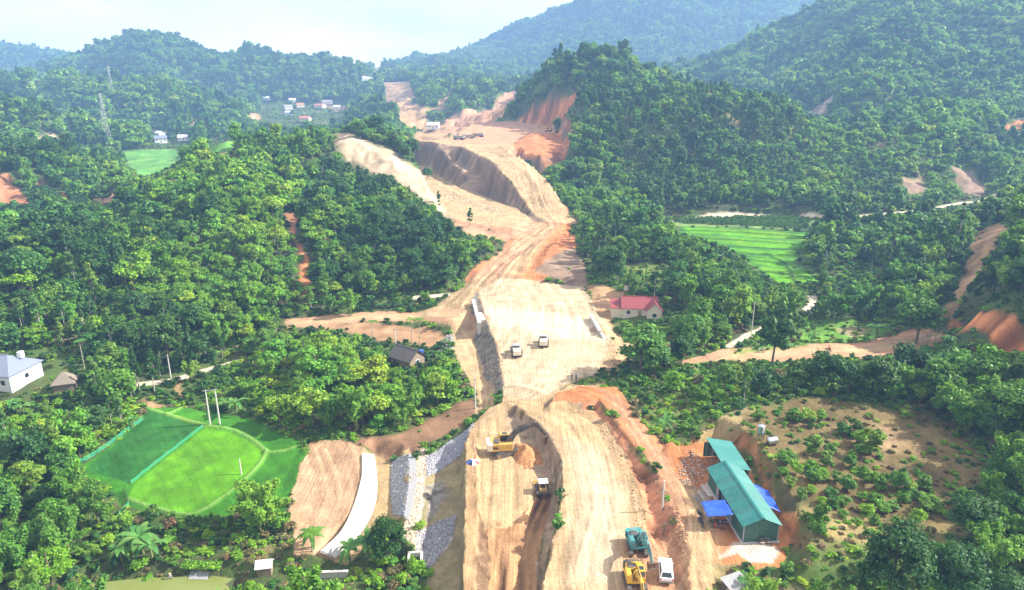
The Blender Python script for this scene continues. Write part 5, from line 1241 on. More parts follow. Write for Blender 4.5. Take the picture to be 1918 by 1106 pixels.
def motorbike(loc, rz, label, mat, group='motorbikes outside the workshop'):
    r_ = empty('motorbike', loc, rz); tag(r_, label, 'motorbike', group)
    for yy in (-.62, .62):
        m = MB(); m.tube([(0, yy + .27 * math.cos(a), .3 + .27 * math.sin(a)) for a in np.linspace(0, 6.283, 13)], .045, 5, False); m.obj('wheel', MT['black'], r_)
    MB().tube([(0, .62, .3), (0, .42, .95)], .035, 5).tube([(0, -.62, .3), (0, -.1, .42), (0, .35, .75)], .06, 5).box((0, 0, .42), (.22, .42, .3), bev=.05).obj('frame', MT['dark'], r_)
    MB().box((0, .3, .62), (.3, .25, .5), rot=(-.35, 0, 0), bev=.06).box((0, -.4, .68), (.22, .55, .16), bev=.05).obj('fairing', mat, r_)
    MB().box((0, -.25, .80), (.24, .75, .1), bev=.04).obj('saddle', MT['black'], r_)
    MB().tube([(-.33, .3, 1.02), (0, .42, .98), (.33, .3, 1.02)], .02, 5).obj('handlebar', MT['dark'], r_)
for (u, v, a, mt, lb) in ((1309, 968, 20, 'dark', 'black motorbike parked left of the blue tarp shelter'), (1312, 984, 10, 'navy', 'dark motorbike parked just below the left edge of the tarp shelter'), (1336, 984, 80, 'dark', 'black motorbike under the front edge of the tarp shelter, nearest the track'), (1344, 992, 70, 'red', 'dark red motorbike in front of the tarp shelter'), (1352, 986, 95, 'grey', 'grey motorbike under the tarp shelter beside the hall wall'), (1430, 1019, 75, 'dark', 'black motorbike parked in front of the hall gable')):
    x, y, z = at(u, v, 3); motorbike((x, y, z), R(a), lb, MT[mt])

# ---------------------------------------------------------------- people
def person(loc, rz, label, top, legs, pose='stand', hat=None):
    """one continuous skinned body"""
    r_ = empty('person', loc, rz); tag(r_, label, 'person')
    J = {'pel': (0, 0, .92, .13), 'chest': (0, .01, 1.25, .16), 'neck': (0, .01, 1.47, .06), 'head': (0, .03, 1.62, .095), 'crown': (0, .02, 1.73, .07)}
    E_ = [('pel', 'chest'), ('chest', 'neck'), ('neck', 'head'), ('head', 'crown')]
    for s, n in ((-1, 'l'), (1, 'r')):
        sit = pose == 'sit'
        J['sh' + n] = (s * .2, 0, 1.40, .07); J['el' + n] = (s * .27, .06 + .12 * sit, 1.14, .05); J['ha' + n] = (s * .22, .22 + .22 * sit, .96 + .06 * sit, .038)
        J['hip' + n] = (s * .1, 0, .86, .095); J['kn' + n] = (s * .12, (.42 if sit else .05 * s), .85 if sit else .48, .065); J['an' + n] = (s * .12, (.36 if sit else -.03 + .08 * s), .45 if sit else .08, .045); J['to' + n] = (s * .13, (.56 if sit else .15 + .08 * s), .40 if sit else .04, .04)
        E_ += [('chest', 'sh' + n), ('sh' + n, 'el' + n), ('el' + n, 'ha' + n), ('pel', 'hip' + n), ('hip' + n, 'kn' + n), ('kn' + n, 'an' + n), ('an' + n, 'to' + n)]
    ks = list(J); me = bpy.data.meshes.new('body'); me.from_pydata([J[k][:3] for k in ks], [(ks.index(a), ks.index(b)) for a, b in E_], [])
    o = bpy.data.objects.new('body', me); C.objects.link(o); sk = o.modifiers.new('skin', 'SKIN')
    for i, k in enumerate(ks): me.skin_vertices[0].data[i].radius = (J[k][3],) * 2
    me.skin_vertices[0].data[0].use_root = True
    o.modifiers.new('sub', 'SUBSURF').levels = 1
    dg = bpy.context.evaluated_depsgraph_get(); em = bpy.data.meshes.new_from_object(o.evaluated_get(dg)); o.modifiers.clear(); o.data = em
    em.materials.clear(); [em.materials.append(q) for q in (MT['skin'], top, legs)]
    for p in em.polygons:
        c = p.center; p.use_smooth = True
        p.material_index = 0 if c.z > 1.46 or (abs(c.x) > .2 and c.z < 1.12 and c.z > .9) else (2 if c.z < .98 else 1)
    o.parent = r_
    h = MB().tube([(0, .01, 1.64), (0, .0, 1.72), (0, 0, 1.765)], [.112, .10, .03], 10) if not hat else MB().tube([(0, .02, 1.66), (0, .02, 1.85)], [.27, .01], 14)
    h.obj('hat' if hat else 'hair', hat or MT['hair'], r_, True)
    return r_
x, y, z = at(1071, 714, 0); person((x, y, z), R(100), 'person in dark clothes at the grassy corner of the roadbed, left of two', MT['navy'], MT['dark'])
x, y, z = at(1079, 713, 0); person((x, y, z), R(-60), 'person in grey shirt at the grassy corner of the roadbed, right of two', MT['shirt'], MT['navy'])
x, y, z = at(318, 1079, -6.8); person((x, y, z), R(200), 'person in grey shirt and straw hat standing at the edge of the pond', MT['shirt'], MT['navy'], 'stand', MT['hatm'])
x, y, z = at(1551, 659, 1.5); motorbike((x, y, z), R(-95), 'red motorbike ridden along the orange side track', MT['red'], None); person((x + .05, y, z - .08), R(-95), 'rider in orange top sitting on the red motorbike', MT['orange'], MT['navy'], 'sit')
x, y, z = at(1425, 660, 1.5); motorbike((x, y, z), R(80), 'white motorbike standing on the side track behind the dark tree', MT['white'], None)

# ---------------------------------------------------------------- the workshop and its yard
def corr(p00, p10, p11, p01, name, mat, parent, pitch=.30, amp=.03, th=.02):
    """corrugated sheeting over a four-cornered slope; the ribs run from the p00-p10 edge to the p01-p11 edge"""
    p00, p10, p11, p01 = map(Vector, (p00, p10, p11, p01)); n = max(2, int((p10 - p00).length / pitch)) ; nn = (p10 - p00).cross(p01 - p00).normalized()
    if nn.z < 0: nn = -nn
    v, f = [], []
    for k in range(4 * n + 1):
        t = k / (4 * n); o = nn * (amp if k % 4 in (1, 2) else 0)
        v += [tuple(p00.lerp(p10, t) + o), tuple(p01.lerp(p11, t) + o), tuple(p00.lerp(p10, t) + o - nn * th), tuple(p01.lerp(p11, t) + o - nn * th)]
    for k in range(4 * n): a = 4 * k; f += [(a, a + 4, a + 5, a + 1), (a + 2, a + 3, a + 7, a + 6)]
    f += [(0, 1, 3, 2), (16 * n, 16 * n + 2, 16 * n + 3, 16 * n + 1)] if False else []
    return MB().add(v, f).obj(name, mat, parent)
G0 = 3.0
ws = empty('workshop_hall', (31.6, 81.2, G0), R(3.5)); tag(ws, 'long low workshop hall with teal gabled roof and dark green walls', 'workshop')
HL, HW, EH, RH = 6.6, 2.25, 2.75, 3.75        # half length, half width, eaves, ridge
ov = .35
z_e = EH - (RH - EH) / HW * ov
ROOFS = [MT['rooft'], grimy('teal_roof_sheet_faded', (.022, .185, .165), .45, dirt=.25, scale=.9, dcol=(.16, .30, .28)), grimy('teal_roof_sheet_stained', (.014, .15, .135), .5, dirt=.35, scale=1.4, dcol=(.22, .25, .20))]
def sheets(r_, x0, z0, x1, z1, ya, yb, n):
    for k in range(n):                                     # sheets laid side by side, each lapping its neighbour
        y0 = ya + (yb - ya) * k / n; y1 = y0 + (yb - ya) / n + .06; dz = .012 * (k % 2) + random.uniform(0, .008)
        corr((x0, y0, z0 + dz), (x0, y1, z0 + dz), (x1, y1, z1 + dz), (x1, y0, z1 + dz), 'roof_sheet', ROOFS[random.choice((0, 0, 1, 2))], r_, .27, .03)
sheets(ws, -HW - ov, z_e, 0, RH, -HL - ov, HL + ov, 12); sheets(ws, HW + ov, z_e, 0, RH, -HL - ov, HL + ov, 12)
MB().prism([(-.25, RH - .04), (0, RH + .07), (.25, RH - .04), (.25, RH - .01), (0, RH + .10), (-.25, RH - .01)], -HL - ov, HL + ov, 'y').obj('ridge_cap', MT['rooft'], ws)
n_p = 9
for yy, nm in ((-HL, 'gable_panel'), (HL, 'gable_panel')):
    for k in range(n_p):                                   # upright sheets side by side, each a little out of line
        x0 = -HW + 2 * HW * k / n_p; x1 = -HW + 2 * HW * (k + 1) / n_p - .015; zt = lambda q: EH + (RH - EH) * (1 - abs(q) / HW) - .06
        o_ = random.uniform(-.012, .012)
        pr = [(x0, 0), (x1, 0), (x1, zt(x1)), (x0, zt(x0))]
        if x0 < 0 < x1: pr = [(x0, 0), (x1, 0), (x1, zt(x1)), (0, zt(0)), (x0, zt(x0))]
        MB().prism(pr, yy - .03 + o_, yy + .03 + o_, 'y').obj(nm, MT['wallg'], ws)
for sx in (-1, 1):
    for k in range(13):
        y0 = -HL + 2 * HL * k / 13; y1 = y0 + 2 * HL / 13 - .015
        if sx < 0 and k in (4, 8): continue
        MB().box((sx * HW, (y0 + y1) / 2, EH / 2 - .04), (.05 + random.uniform(0, .02), y1 - y0, EH - .1)).obj('wall_panel', MT['wallg'], ws)
for sx in (-1, 1):
    for yy in (-HL, HL): MB().box((sx * (HW + .03), yy * 1.006, EH / 2), (.12, .12, EH)).obj('corner_post', MT['grey'], ws)
MB().box((0, 0, .03), (2 * HW + .6, 2 * HL + .6, .12)).obj('floor_slab', MT['conc'], ws)
for yy in (-2.2, 2.9): MB().box((-HW - .03, yy, 1.05), (.06, .95, 2.1)).obj('door', MT['grey'], ws)
hut = empty('open_shed', (32.7, 91.6, G0), R(2)); tag(hut, 'smaller open sided shed with teal lean-to roof behind the workshop hall', 'shed')
sheets(hut, -2.0, 3.3, 2.1, 2.5, -4.2, 4.2, 7)
for sx, hh in ((-1.8, 3.2), (1.9, 2.45)):
    for yy in (-4, -1.3, 1.3, 4): MB().box((sx, yy, hh / 2), (.1, .1, hh)).obj('post', MT['grey'], hut)
for k in range(8): MB().box((1.95, -4 + 8 / 8 * (k + .5), 1.2), (.05, .98, 2.35)).obj('wall_panel', MT['wallg'], hut)
for k in range(4): MB().box((-1.7 + 1 * k * 1.2, 4.05, 1.3), (1.17, .05, 2.5)).obj('wall_panel', MT['wallg'], hut)
for yy in (-4.1, 0, 4.1): MB().tube([(-1.95, yy, 3.2), (2.0, yy, 2.42)], .05, 5).obj('rafter', MT['grey'], hut)
def tarp(name, corners, label, posts=True, sag=.22, n=10):
    r_ = empty(name, (*corners[0][:2], G0)); tag(r_, label, 'tarpaulin'); c = [Vector(p) - Vector((corners[0][0], corners[0][1], G0)) for p in corners]
    v, f = [], []
    for i in range(n + 1):
        for j in range(n + 1):
            a, b = i / n, j / n; p = (c[0].lerp(c[1], a)).lerp(c[3].lerp(c[2], a), b); s_ = sag * math.sin(math.pi * a) * math.sin(math.pi * b)
            v.append((p.x, p.y, p.z - s_ + .05 * math.sin(9 * a + 4 * b) * math.sin(6 * b + 2) + .03 * math.sin(21 * b - 11 * a)))
    for i in range(n):
        for j in range(n): q = i * (n + 1) + j; f.append((q, q + n + 1, q + n + 2, q + 1))
    o = MB().add(v, f).obj('sheet', MT['tarp'], r_, True); o.modifiers.new('thick', 'SOLIDIFY').thickness = .015
    if posts:
        for q in (0, 3): MB().tube([(c[q].x, c[q].y, 0), (c[q].x, c[q].y, c[q].z)], .04, 6).obj('post', MT['wood'], r_)
        MB().tube([tuple(c[0] - Vector((0, 0, .05))), tuple(c[3] - Vector((0, 0, .05)))], .03, 6).obj('rail', MT['wood'], r_)
    return r_
tarp('tarp_shelter', [(25.7, 77.0, 5.1), (29.1, 76.9, 5.5), (29.0, 80.3, 5.5), (25.8, 80.3, 5.15)], 'bright blue tarpaulin shelter stretched on posts left of the workshop hall')
tarp('draped_tarp', [(33.4, 80.2, 5.4), (36.6, 79.6, 3.9), (36.4, 84.2, 4.3), (33.4, 84.9, 5.5)], 'crumpled blue tarpaulin draped down from the right eave of the workshop hall', True, .35)
rk_ = empty('pipe_rack', (27.6, 83.4, G0), R(8)); tag(rk_, 'steel scaffold frames leaning on the left wall of the workshop', 'scaffold frames')
for k in range(4):
    m = MB(); o = -.9 + .16 * k
    for yy in np.linspace(-1.3, 1.3, 5): m.tube([(o - .7, yy, 0), (o + .55, yy, 2.1)], .03, 5)
    for t in (.1, .5, .9): m.tube([(o - .7 + 1.25 * t, -1.35, 2.1 * t), (o - .7 + 1.25 * t, 1.35, 2.1 * t)], .03, 5)
    m.obj('frame', MT['grey'], rk_)
def water_tank(loc, rz, label, lying, mat='chrome', stand=.9, r=.6, l=1.4, group=None):
    r_ = empty('water_tank', loc, rz); tag(r_, label, 'water tank', group)
    if lying:
        MB().tube([(-l / 2 - .15, 0, r + .1), (-l / 2, 0, r + .1), (l / 2, 0, r + .1), (l / 2 + .15, 0, r + .1)], [r * .6, r, r, r * .6], 18).obj('tank', MT[mat], r_, False)
        for s in (-1, 1): MB().box((s * l * .3, 0, .12), (.1, r * 1.4, .24)).obj('cradle', MT['dark'], r_)
    else:
        MB().tube([(0, 0, stand), (0, 0, stand + l), (0, 0, stand + l + .2)], [r, r, r * .35], 18).obj('tank', MT[mat], r_)
        for sx in (-1, 1):
            for sy in (-1, 1): MB().box((sx * r * .6, sy * r * .6, stand / 2), (.08, .08, stand)).obj('stand_leg', MT['dark'], r_)
        MB().box((0, 0, stand - .03), (r * 1.7, r * 1.7, .08)).obj('platform', MT['dark'], r_)
x, y, z = at(1424, 820, 6.3); water_tank((x, y, z), 0, 'upright steel water tank on a stand on the orchard slope', False)
x, y, z = at(1446, 829, 6.3); water_tank((x, y, z), R(15), 'steel water tank lying on its side on the orchard slope', True)
# small dark roof by the lower edge
x, y, z = at(1380, 1098, 3)
sh_ = empty('lean_to', (x, y, z), R(25)); tag(sh_, 'small lean-to with grey sheet roof at the lower edge of the yard', 'hut')
corr((-1.5, -1.3, 1.7), (1.5, -1.3, 1.7), (1.5, 1.3, 2.2), (-1.5, 1.3, 2.2), 'roof', MT['grey'], sh_)
for sx in (-1.3, 1.3):
    for yy, hh in ((-1.1, 1.7), (1.1, 2.15)): MB().box((sx, yy, hh / 2), (.09, .09, hh)).obj('post', MT['wood'], sh_)
MB().box((0, 1.1, 1), (2.6, .05, 1.9)).obj('back_wall', MT['wood'], sh_)
MB().tube([(-2.2, 1.3, .1), (-1.2, 2.2, 1.6)], .06, 6).obj('prop', MT['wood'], sh_)

# ---------------------------------------------------------------- houses
def house(loc, rz, w_, d_, eh, rh, wall, roof, label, hip=.0, group=None, windows=True, ov=.45, extras=None, name='house'):
    """walls with door and windows under a gabled or hipped roof, ridge along x"""
    r_ = empty(name, loc, rz); tag(r_, label, 'house', group)
    a, b = w_ / 2, d_ / 2; hx = a - hip
    m = MB(); m.box((0, 0, eh / 2 - .3), (w_, d_, eh + .6))
    if not hip:
        m.prism([(-b, eh), (b, eh), (0, rh - .06)], -a, a)
    m.obj('wall', wall, r_)
    z0 = eh - (rh - eh) / b * ov; A, B = a + ov, b + ov; H = hx + (ov if not hip else 0)
    P4 = [(-A, -B, z0), (A, -B, z0), (A, B, z0), (-A, B, z0), (-H, 0, rh), (H, 0, rh)]
    f = [(0, 1, 5, 4), (2, 3, 4, 5)] + ([(1, 2, 5), (3, 0, 4)] if hip else [])
    th = [(p[0], p[1], p[2] + .1) for p in P4]
    rm = MB().add(P4 + th, [tuple(i + 6 for i in q) for q in f] + [q[::-1] for q in f] + [(0, 1, 7, 6), (2, 3, 9, 8), (1, 5, 11, 7), (5, 2, 8, 11), (3, 4, 10, 9), (4, 0, 6, 10)] if not hip else [tuple(i + 6 for i in q) for q in f] + [q[::-1] for q in f] + [(0, 1, 7, 6), (1, 2, 8, 7), (2, 3, 9, 8), (3, 0, 6, 9)])
    ro = rm.obj('roof', roof, r_)
    MB().box((0, 0, rh + .12), (2 * H, .22, .1)).obj('ridge_cap', roof, ro)
    if windows:
        n = max(2, int(w_ / 3))
        for k in range(n):
            xx = -a + w_ * (k + .5) / n
            for sy in (-1, 1):
                if k == n // 2 and sy < 0:
                    MB().box((xx, -b - .03, 1.05), (1.0, .08, 2.1)).obj('door', MT['wood'], r_)
                else:
                    wn = MB().box((xx, sy * (b + .03), eh * .55), (1.2, .08, 1.2)).obj('window', MT['white'], r_); MB().box((xx, sy * (b + .075), eh * .55), (1.0, .02, 1.0)).obj('pane', MT['glass'], wn)
        for sx in (-1, 1):
            wn = MB().box((sx * (a + .03), 0, eh * .55), (.08, 1.2, 1.2)).obj('window', MT['white'], r_); MB().box((sx * (a + .075), 0, eh * .55), (.02, 1.0, 1.0)).obj('pane', MT['glass'], wn)
    return r_
def gable_wing(r_, cx, cy, w_, d_, eh, rh, wall, roof, ov=.4):
    """a wing with its gable to the front (ridge along y)"""
    a = w_ / 2
    MB().box((cx, cy, eh / 2 - .2), (w_, d_, eh + .4)).prism([(cx - a, eh), (cx + a, eh), (cx, rh - .05)], cy - d_ / 2, cy + d_ / 2, 'y').obj('wall', wall, r_)
    z0 = eh - (rh - eh) / a * ov
    for s in (-1, 1):
        pr = [(cx + s * (a + ov), z0), (cx, rh), (cx, rh + .12), (cx + s * (a + ov), z0 + .12)]
        MB().prism(pr, cy - d_ / 2 - ov, cy + d_ / 2, 'y').obj('roof_slope', roof, r_)
x, y, z = at(1203, 594, 0)
rh_ = house((x - .5, y + 3, -.4), R(-4), 9.0, 6.0, 3.0, 5.1, MT['wallc'], MT['redroof'], 'cream house with red gabled roofs at the right of the roadbed')
gable_wing(rh_, 3.6, -2.2, 3.8, 5.0, 3.0, 4.9, MT['wallc'], MT['redroof'])
wn = MB().box((3.6, -4.74, 1.5), (1.3, .08, 1.2)).obj('window', MT['white'], rh_); MB().box((3.6, -4.79, 1.5), (1.1, .02, 1.0)).obj('pane', MT['glass'], wn)
MB().box((-5.6, -.6, 1.3), (3.6, 4.4, 2.9)).obj('side_wing', MT['wallc'], rh_)
MB().add([(-7.7, -3.1, 2.6), (-3.9, -3.1, 2.6), (-3.9, 1.9, 3.7), (-7.7, 1.9, 3.7), (-7.7, -3.1, 2.72), (-3.9, -3.1, 2.72), (-3.9, 1.9, 3.82), (-7.7, 1.9, 3.82)], [(3, 2, 1, 0), (4, 5, 6, 7), (0, 1, 5, 4), (1, 2, 6, 5), (2, 3, 7, 6), (3, 0, 4, 7)]).obj('side_roof', MT['redroof'], rh_)
for u, v, lb in ((1177, 566, 'pale water tank on a tall stand behind the left wing of the red roofed house'), (1200, 563, 'pale water tank on a tall stand behind the main roof of the red roofed house')):
    x, y, z = at(u, v + 12, 0); water_tank((x, y + 4, z), 0, lb, False, 'conc', 3.6, .75, 1.5)
x, y, z = at(35, 735, -3.5)
wh = house((x - 5.0, y + 4, z + .1), R(-8), 10, 8.5, 4.0, 6.6, MT['wallw'], MT['slate'], 'white house with blue-grey hipped roof at far left', 3.6)
MB().box((3.2, 1.5, 6.3), (1.0, 1.0, 1.4), bev=.1).obj('roof_tank', MT['wallw'], wh)
MB().box((-1.5, -1.8, 6.35), (3.0, 1.4, .06), rot=(.5, 0, 0)).obj('skylight', MT['white'], wh)
x, y, z = at(120, 737, -4.5); house((x, y + 1, z), R(20), 3.8, 3.4, 2.2, 3.9, MT['wood'], MT['brownroof'], 'small hut with brown thatched hip roof right of the white house', 1.7, None, False, name='hut')
x, y, z = at(762, 684, -3.8); house((x, y + 1.5, z), R(-35), 6.2, 5, 2.4, 4.3, MT['wood'], MT['darkroof'], 'dark roofed wooden house among trees left of the underpass track', 0, None)
x, y, z = at(789, 676, -3.8); water_tank((x, y, z), 0, 'blue plastic water tank beside the dark roofed house', False, 'blue', 1.6, .6, 1.2)
x, y, z = at(1308, 588, 1); house((x, y, z), R(15), 3.2, 2.6, 2.0, 2.8, MT['wood'], MT['grey'], 'tiny grey hut in the trees right of the red roofed house', 0, None, False, name='hut')
# the far villages: each house a thing
FAR = [(286, 252, 'pinkroof', 'house with salmon roof at the left end of the distant hamlet', 9), (300, 258, 'white', 'white roofed house in front of the distant hamlet', 10), (316, 256, 'grey', 'grey roofed house in the middle of the distant hamlet', 9), (330, 258, 'redroof', 'house with dull red roof right of the hamlet middle', 8), (345, 264, 'white', 'low white building at the right end of the distant hamlet', 9), (302, 268, 'slate', 'blue-grey roofed shed below the distant hamlet', 10),
       (498, 188, 'white', 'pale building highest in the distant village', 14), (540, 205, 'grey', 'grey roofed house at the left of the distant village', 12), (541, 216, 'white', 'tall white house below the grey roofed one in the distant village', 10), (562, 202, 'pinkroof', 'house with peach front in the distant village centre', 12), (572, 228, 'pinkroof', 'low house with salmon roof at the front of the distant village', 13), (600, 203, 'pinkroof', 'long house with salmon roof right of the village centre', 16), (614, 196, 'grey', 'grey roofed hall behind the long salmon roofed house', 16), (632, 206, 'white', 'white house beside the long salmon roofed house', 11), (687, 152, 'white', 'white hall on the pale terrace near the saddle', 22), (548, 193, 'white', 'small white house at the back of the distant village', 10), (812, 243, 'white', 'white roofed site shelter beside the corridor road', 11), (715, 178, 'white', 'tiny white hut at the edge of the far terraces', 9)]
for u, v, rf, lb, w_ in FAR:
    x, y = hit(u, v); z = float(HT(x, y)); s_ = 1.0
    house((x, y, z + .3), R(random.uniform(-35, 35)), w_, w_ * .7, 4.0 if w_ > 9 else 3.2, 6.2 if w_ > 9 else 5, MT['wallw'] if rf != 'pinkroof' else MT['wallc'], MT[rf], lb, 0, None, True, .5)

# ---------------------------------------------------------------- underpass walls, channel, stonework
hw = empty('underpass_wall', (0, 0, 0)); tag(hw, 'pale concrete portal wall of the underpass on the left side of the roadbed', 'concrete wall')
a_, b_2 = Vector((*W(886, 562, .9), 0)), Vector((*W(898, 606, .9), 0)); dv = (b_2 - a_); Ln = dv.length; ang_ = math.atan2(dv.y, dv.x); hw.location = (*((a_ + b_2) / 2).xy, 0); hw.rotation_euler = (0, 0, ang_)
o0, o1 = -1.5, 4.5
MB().box(((-Ln / 2 + o0) / 2, 0, -1.35), (Ln / 2 + o0, .6, 4.7)).box(((Ln / 2 + o1) / 2, 0, -1.35), (Ln / 2 - o1, .6, 4.7)).box(((o0 + o1) / 2, 0, .35), (o1 - o0, .6, 1.3)).obj('headwall', MT['conc'], hw)
MB().box((0, 0, 1.06), (Ln + .3, .8, .14)).obj('coping', MT['concw'], hw)
MB().box(((o0 + o1) / 2, 6, -.22), (o1 - o0 + .4, 12, .3)).box((o0 - .12, 6, -1.9), (.25, 12, 3.3)).box((o1 + .12, 6, -1.9), (.25, 12, 3.3)).box(((o0 + o1) / 2, 11.9, -1.9), (o1 - o0, .2, 3.3)).obj('tunnel_lining', MT['conc'], hw)
sgn = -1
hw2 = empty('underpass_wall', (0, 0, 0)); tag(hw2, 'concrete parapet with pale coping on the right edge of the roadbed', 'concrete wall')
a_, b_2 = Vector((*W(1107, 592, .9), 0)), Vector((*W(1124, 622, .9), 0)); dv = (b_2 - a_); Ln = dv.length; hw2.location = (*((a_ + b_2) / 2).xy, 0); hw2.rotation_euler = (0, 0, math.atan2(dv.y, dv.x))
MB().box((0, 0, -1.0), (Ln, .6, 4.4)).obj('headwall', MT['conc'], hw2); MB().box((0, 0, 1.26), (Ln + .3, .85, .14)).obj('coping', MT['concw'], hw2)
MB().box((Ln / 2 + 3.2, .6, -.6), (6.6, .5, 1.2), rot=(0, .33, .12)).obj('wing_wall', MT['concw'], hw2)
def two_lines(l0, l1, n):
    def res(l):
        l = np.array(smooth_line(l, 8)); s = np.concatenate([[0], np.cumsum(np.hypot(*np.diff(l, axis=0).T))]); t = np.linspace(0, s[-1], n); return np.stack([np.interp(t, s, l[:, 0]), np.interp(t, s, l[:, 1])], 1)
    return res(l0), res(l1)
ch = empty('concrete_channel', (0, 0, 0)); tag(ch, 'curved white concrete channel lining between ploughed field and brown ditch', 'channel')
A_, B_ = two_lines([W(u, v, -4.4) for u, v in ((681, 849), (682, 880), (679, 905), (666, 950), (643, 995), (604, 1032))], [W(u, v, -5.9) for u, v in ((701, 851), (706, 890), (705, 930), (692, 970), (660, 1015), (628, 1044))], 45)
ch.location = (*A_[0], -4.4); oC = Vector(ch.location)
for k in range(11):
    m = MB(); v = []; f = []; q = range(4 * k, 4 * k + 5)
    for i in q:
        t = .04 * (1 if i == 4 * k else -1 if i == 4 * k + 4 else 0); d = Vector((*(A_[min(i + 1, 44)] - A_[max(i - 1, 0)]), 0)).normalized() * t
        a, b = Vector((*A_[i], -4.35)) + d - oC, Vector((*B_[i], -5.95)) + d - oC; up_ = Vector((0, 0, random.uniform(0, .01)))
        c = a - (b - a).normalized() * .5; c.z = a.z
        v += [tuple(c + up_), tuple(a + up_), tuple(b + up_), tuple(c - Vector((0, 0, .3))), tuple(b - Vector((0, 0, .3)))]
    for i in range(4):
        p = 5 * i; f += [(p, p + 1, p + 6, p + 5), (p + 1, p + 2, p + 7, p + 6), (p + 2, p + 4, p + 9, p + 7), (p + 3, p, p + 5, p + 8)]
    f += [(0, 3, 4, 2, 1), (20, 21, 22, 24, 23)]
    m.add(v, f).obj('panel', MT['concw'], ch)
# masonry: faces covered in individual fitted stones, joined because each is a few pixels
def stones(name, pts, nrm, size, mat, parent=None, flatn=.55, label=None, cat=None, loc=(0, 0, 0)):
    ico = [(0, 0, 1), (.894, 0, .447), (.276, .851, .447), (-.724, .526, .447), (-.724, -.526, .447), (.276, -.851, .447), (.724, .526, -.447), (-.276, .851, -.447), (-.894, 0, -.447), (-.276, -.851, -.447), (.724, -.526, -.447), (0, 0, -1)]
    fi = np.array([(0, 1, 2), (0, 2, 3), (0, 3, 4), (0, 4, 5), (0, 5, 1), (1, 6, 2), (2, 7, 3), (3, 8, 4), (4, 9, 5), (5, 10, 1), (6, 7, 2), (7, 8, 3), (8, 9, 4), (9, 10, 5), (10, 6, 1), (11, 7, 6), (11, 8, 7), (11, 9, 8), (11, 10, 9), (11, 6, 10)])
    ico = np.array(ico); n = len(pts)
    s_ = size * rng.lognormal(0, .35, (n, 1, 1)) * rng.uniform(.7, 1.25, (n, 12, 1)); v = ico[None] * s_ * np.array([1, 1, flatn])
    a = rng.uniform(0, 6.28, n); ca, sa = np.cos(a), np.sin(a); v = np.stack([v[..., 0] * ca[:, None] - v[..., 1] * sa[:, None], v[..., 0] * sa[:, None] + v[..., 1] * ca[:, None], v[..., 2]], -1)
    v = v + (np.asarray(pts) - np.asarray(loc))[:, None]
    f = (fi[None] + 12 * np.arange(n)[:, None, None]).reshape(-1, 3)
    c = np.repeat(rng.uniform(.55, 1.35, n), 12)[:, None] * np.ones((1, 3))
    me = mesh_grid(name, v.reshape(-1, 3), f, mat, c, smooth=False); o = bpy.data.objects.new(name, me); C.objects.link(o); o.location = loc
    if parent: o.parent = parent; o.location = (0, 0, 0)
    o['kind'] = 'stuff'
    if label: tag(o, label, cat)
    return o
def stone_mat(name, col, tint=.0):
    m, t, N, L, b = node_mat(name); at_ = N.new('ShaderNodeAttribute'); at_.attribute_name = 'Col'
    vm = N.new('ShaderNodeMix'); vm.data_type = 'RGBA'; vm.blend_type = 'MULTIPLY'; vm.inputs[0].default_value = 1; vm.inputs[7].default_value = (*col, 1); L.new(at_.outputs['Color'], vm.inputs[6]); L.new(vm.outputs[2], b.inputs['Base Color']); b.inputs['Roughness'].default_value = .9
    return m
M_rip = stone_mat('riprap', (.33, .33, .36)); M_mas = stone_mat('masonry', (.31, .32, .34)); M_clod = stone_mat('clods', (.40, .25, .14)); M_rub = stone_mat('rubble', (.42, .34, .26))
sw = empty('stone_wall', (0, 0, 0)); tag(sw, 'grey stone masonry wall lining the right bank of the ditch', 'stone wall')
A_, B_ = two_lines([W(u, v, -6.6) for u, v in ((735, 862), (731, 905), (736, 966))], [W(u, v, -4.1) for u, v in ((766, 850), (767, 900), (757, 966))], 30)
sw.location = (*A_[0], -6.6); oS = np.array(sw.location)
v = []; 
for i in range(30): v += [(*A_[i], -7.0), (*A_[i], -6.5), (*B_[i], -4.15), (*(B_[i] + (B_[i] - A_[i]) * .35), -4.1), (*(B_[i] + (B_[i] - A_[i]) * .35), -6)]
MB().add(np.array(v) - oS, [(5 * i + j, 5 * i + j + 1, 5 * i + j + 6, 5 * i + j + 5) for i in range(29) for j in range(4)] + [(0, 1, 2, 3, 4), (145, 149, 148, 147, 146)]).obj('core', MT['stone'], sw)
pp = []
for i in range(29):
    for k in range(60):
        a, b = rng.random(), rng.random(); L0 = A_[i] * (1 - a) + A_[i + 1] * a; L1 = B_[i] * (1 - a) + B_[i + 1] * a; q = L0 * (1 - b) + L1 * b; pp.append((*q, -6.5 + 2.35 * b))
stones('fitted_stones', np.array(pp), None, .11, M_mas, sw, .8, loc=tuple(oS))
def scatter(poly, n, size, name, mat, label, cat, lift=.05, flatn=.7):
    pa = np.array(poly); pts = rng.uniform(pa.min(0), pa.max(0), (n * 6, 2)); pts = pts[inpoly(pts[:, 0], pts[:, 1], poly)][:n]
    z = HT(pts[:, 0], pts[:, 1]) + lift
    return stones(name, np.concatenate([pts, z[:, None]], 1), None, size, mat, None, flatn, label, cat)
scatter(WP([(796, 838), (850, 805), (885, 782), (888, 800), (874, 832), (800, 872)], -2), 3200, .10, 'riprap_stones', M_rip, 'grey-white riprap stones covering the upper embankment slope', 'stones')
scatter(WP([(778, 985), (815, 960), (856, 955), (848, 985), (806, 1040), (780, 1040)], -3), 2000, .09, 'riprap_stones', M_rip, 'grey-white riprap stones spilling over the lower embankment slope', 'stones')
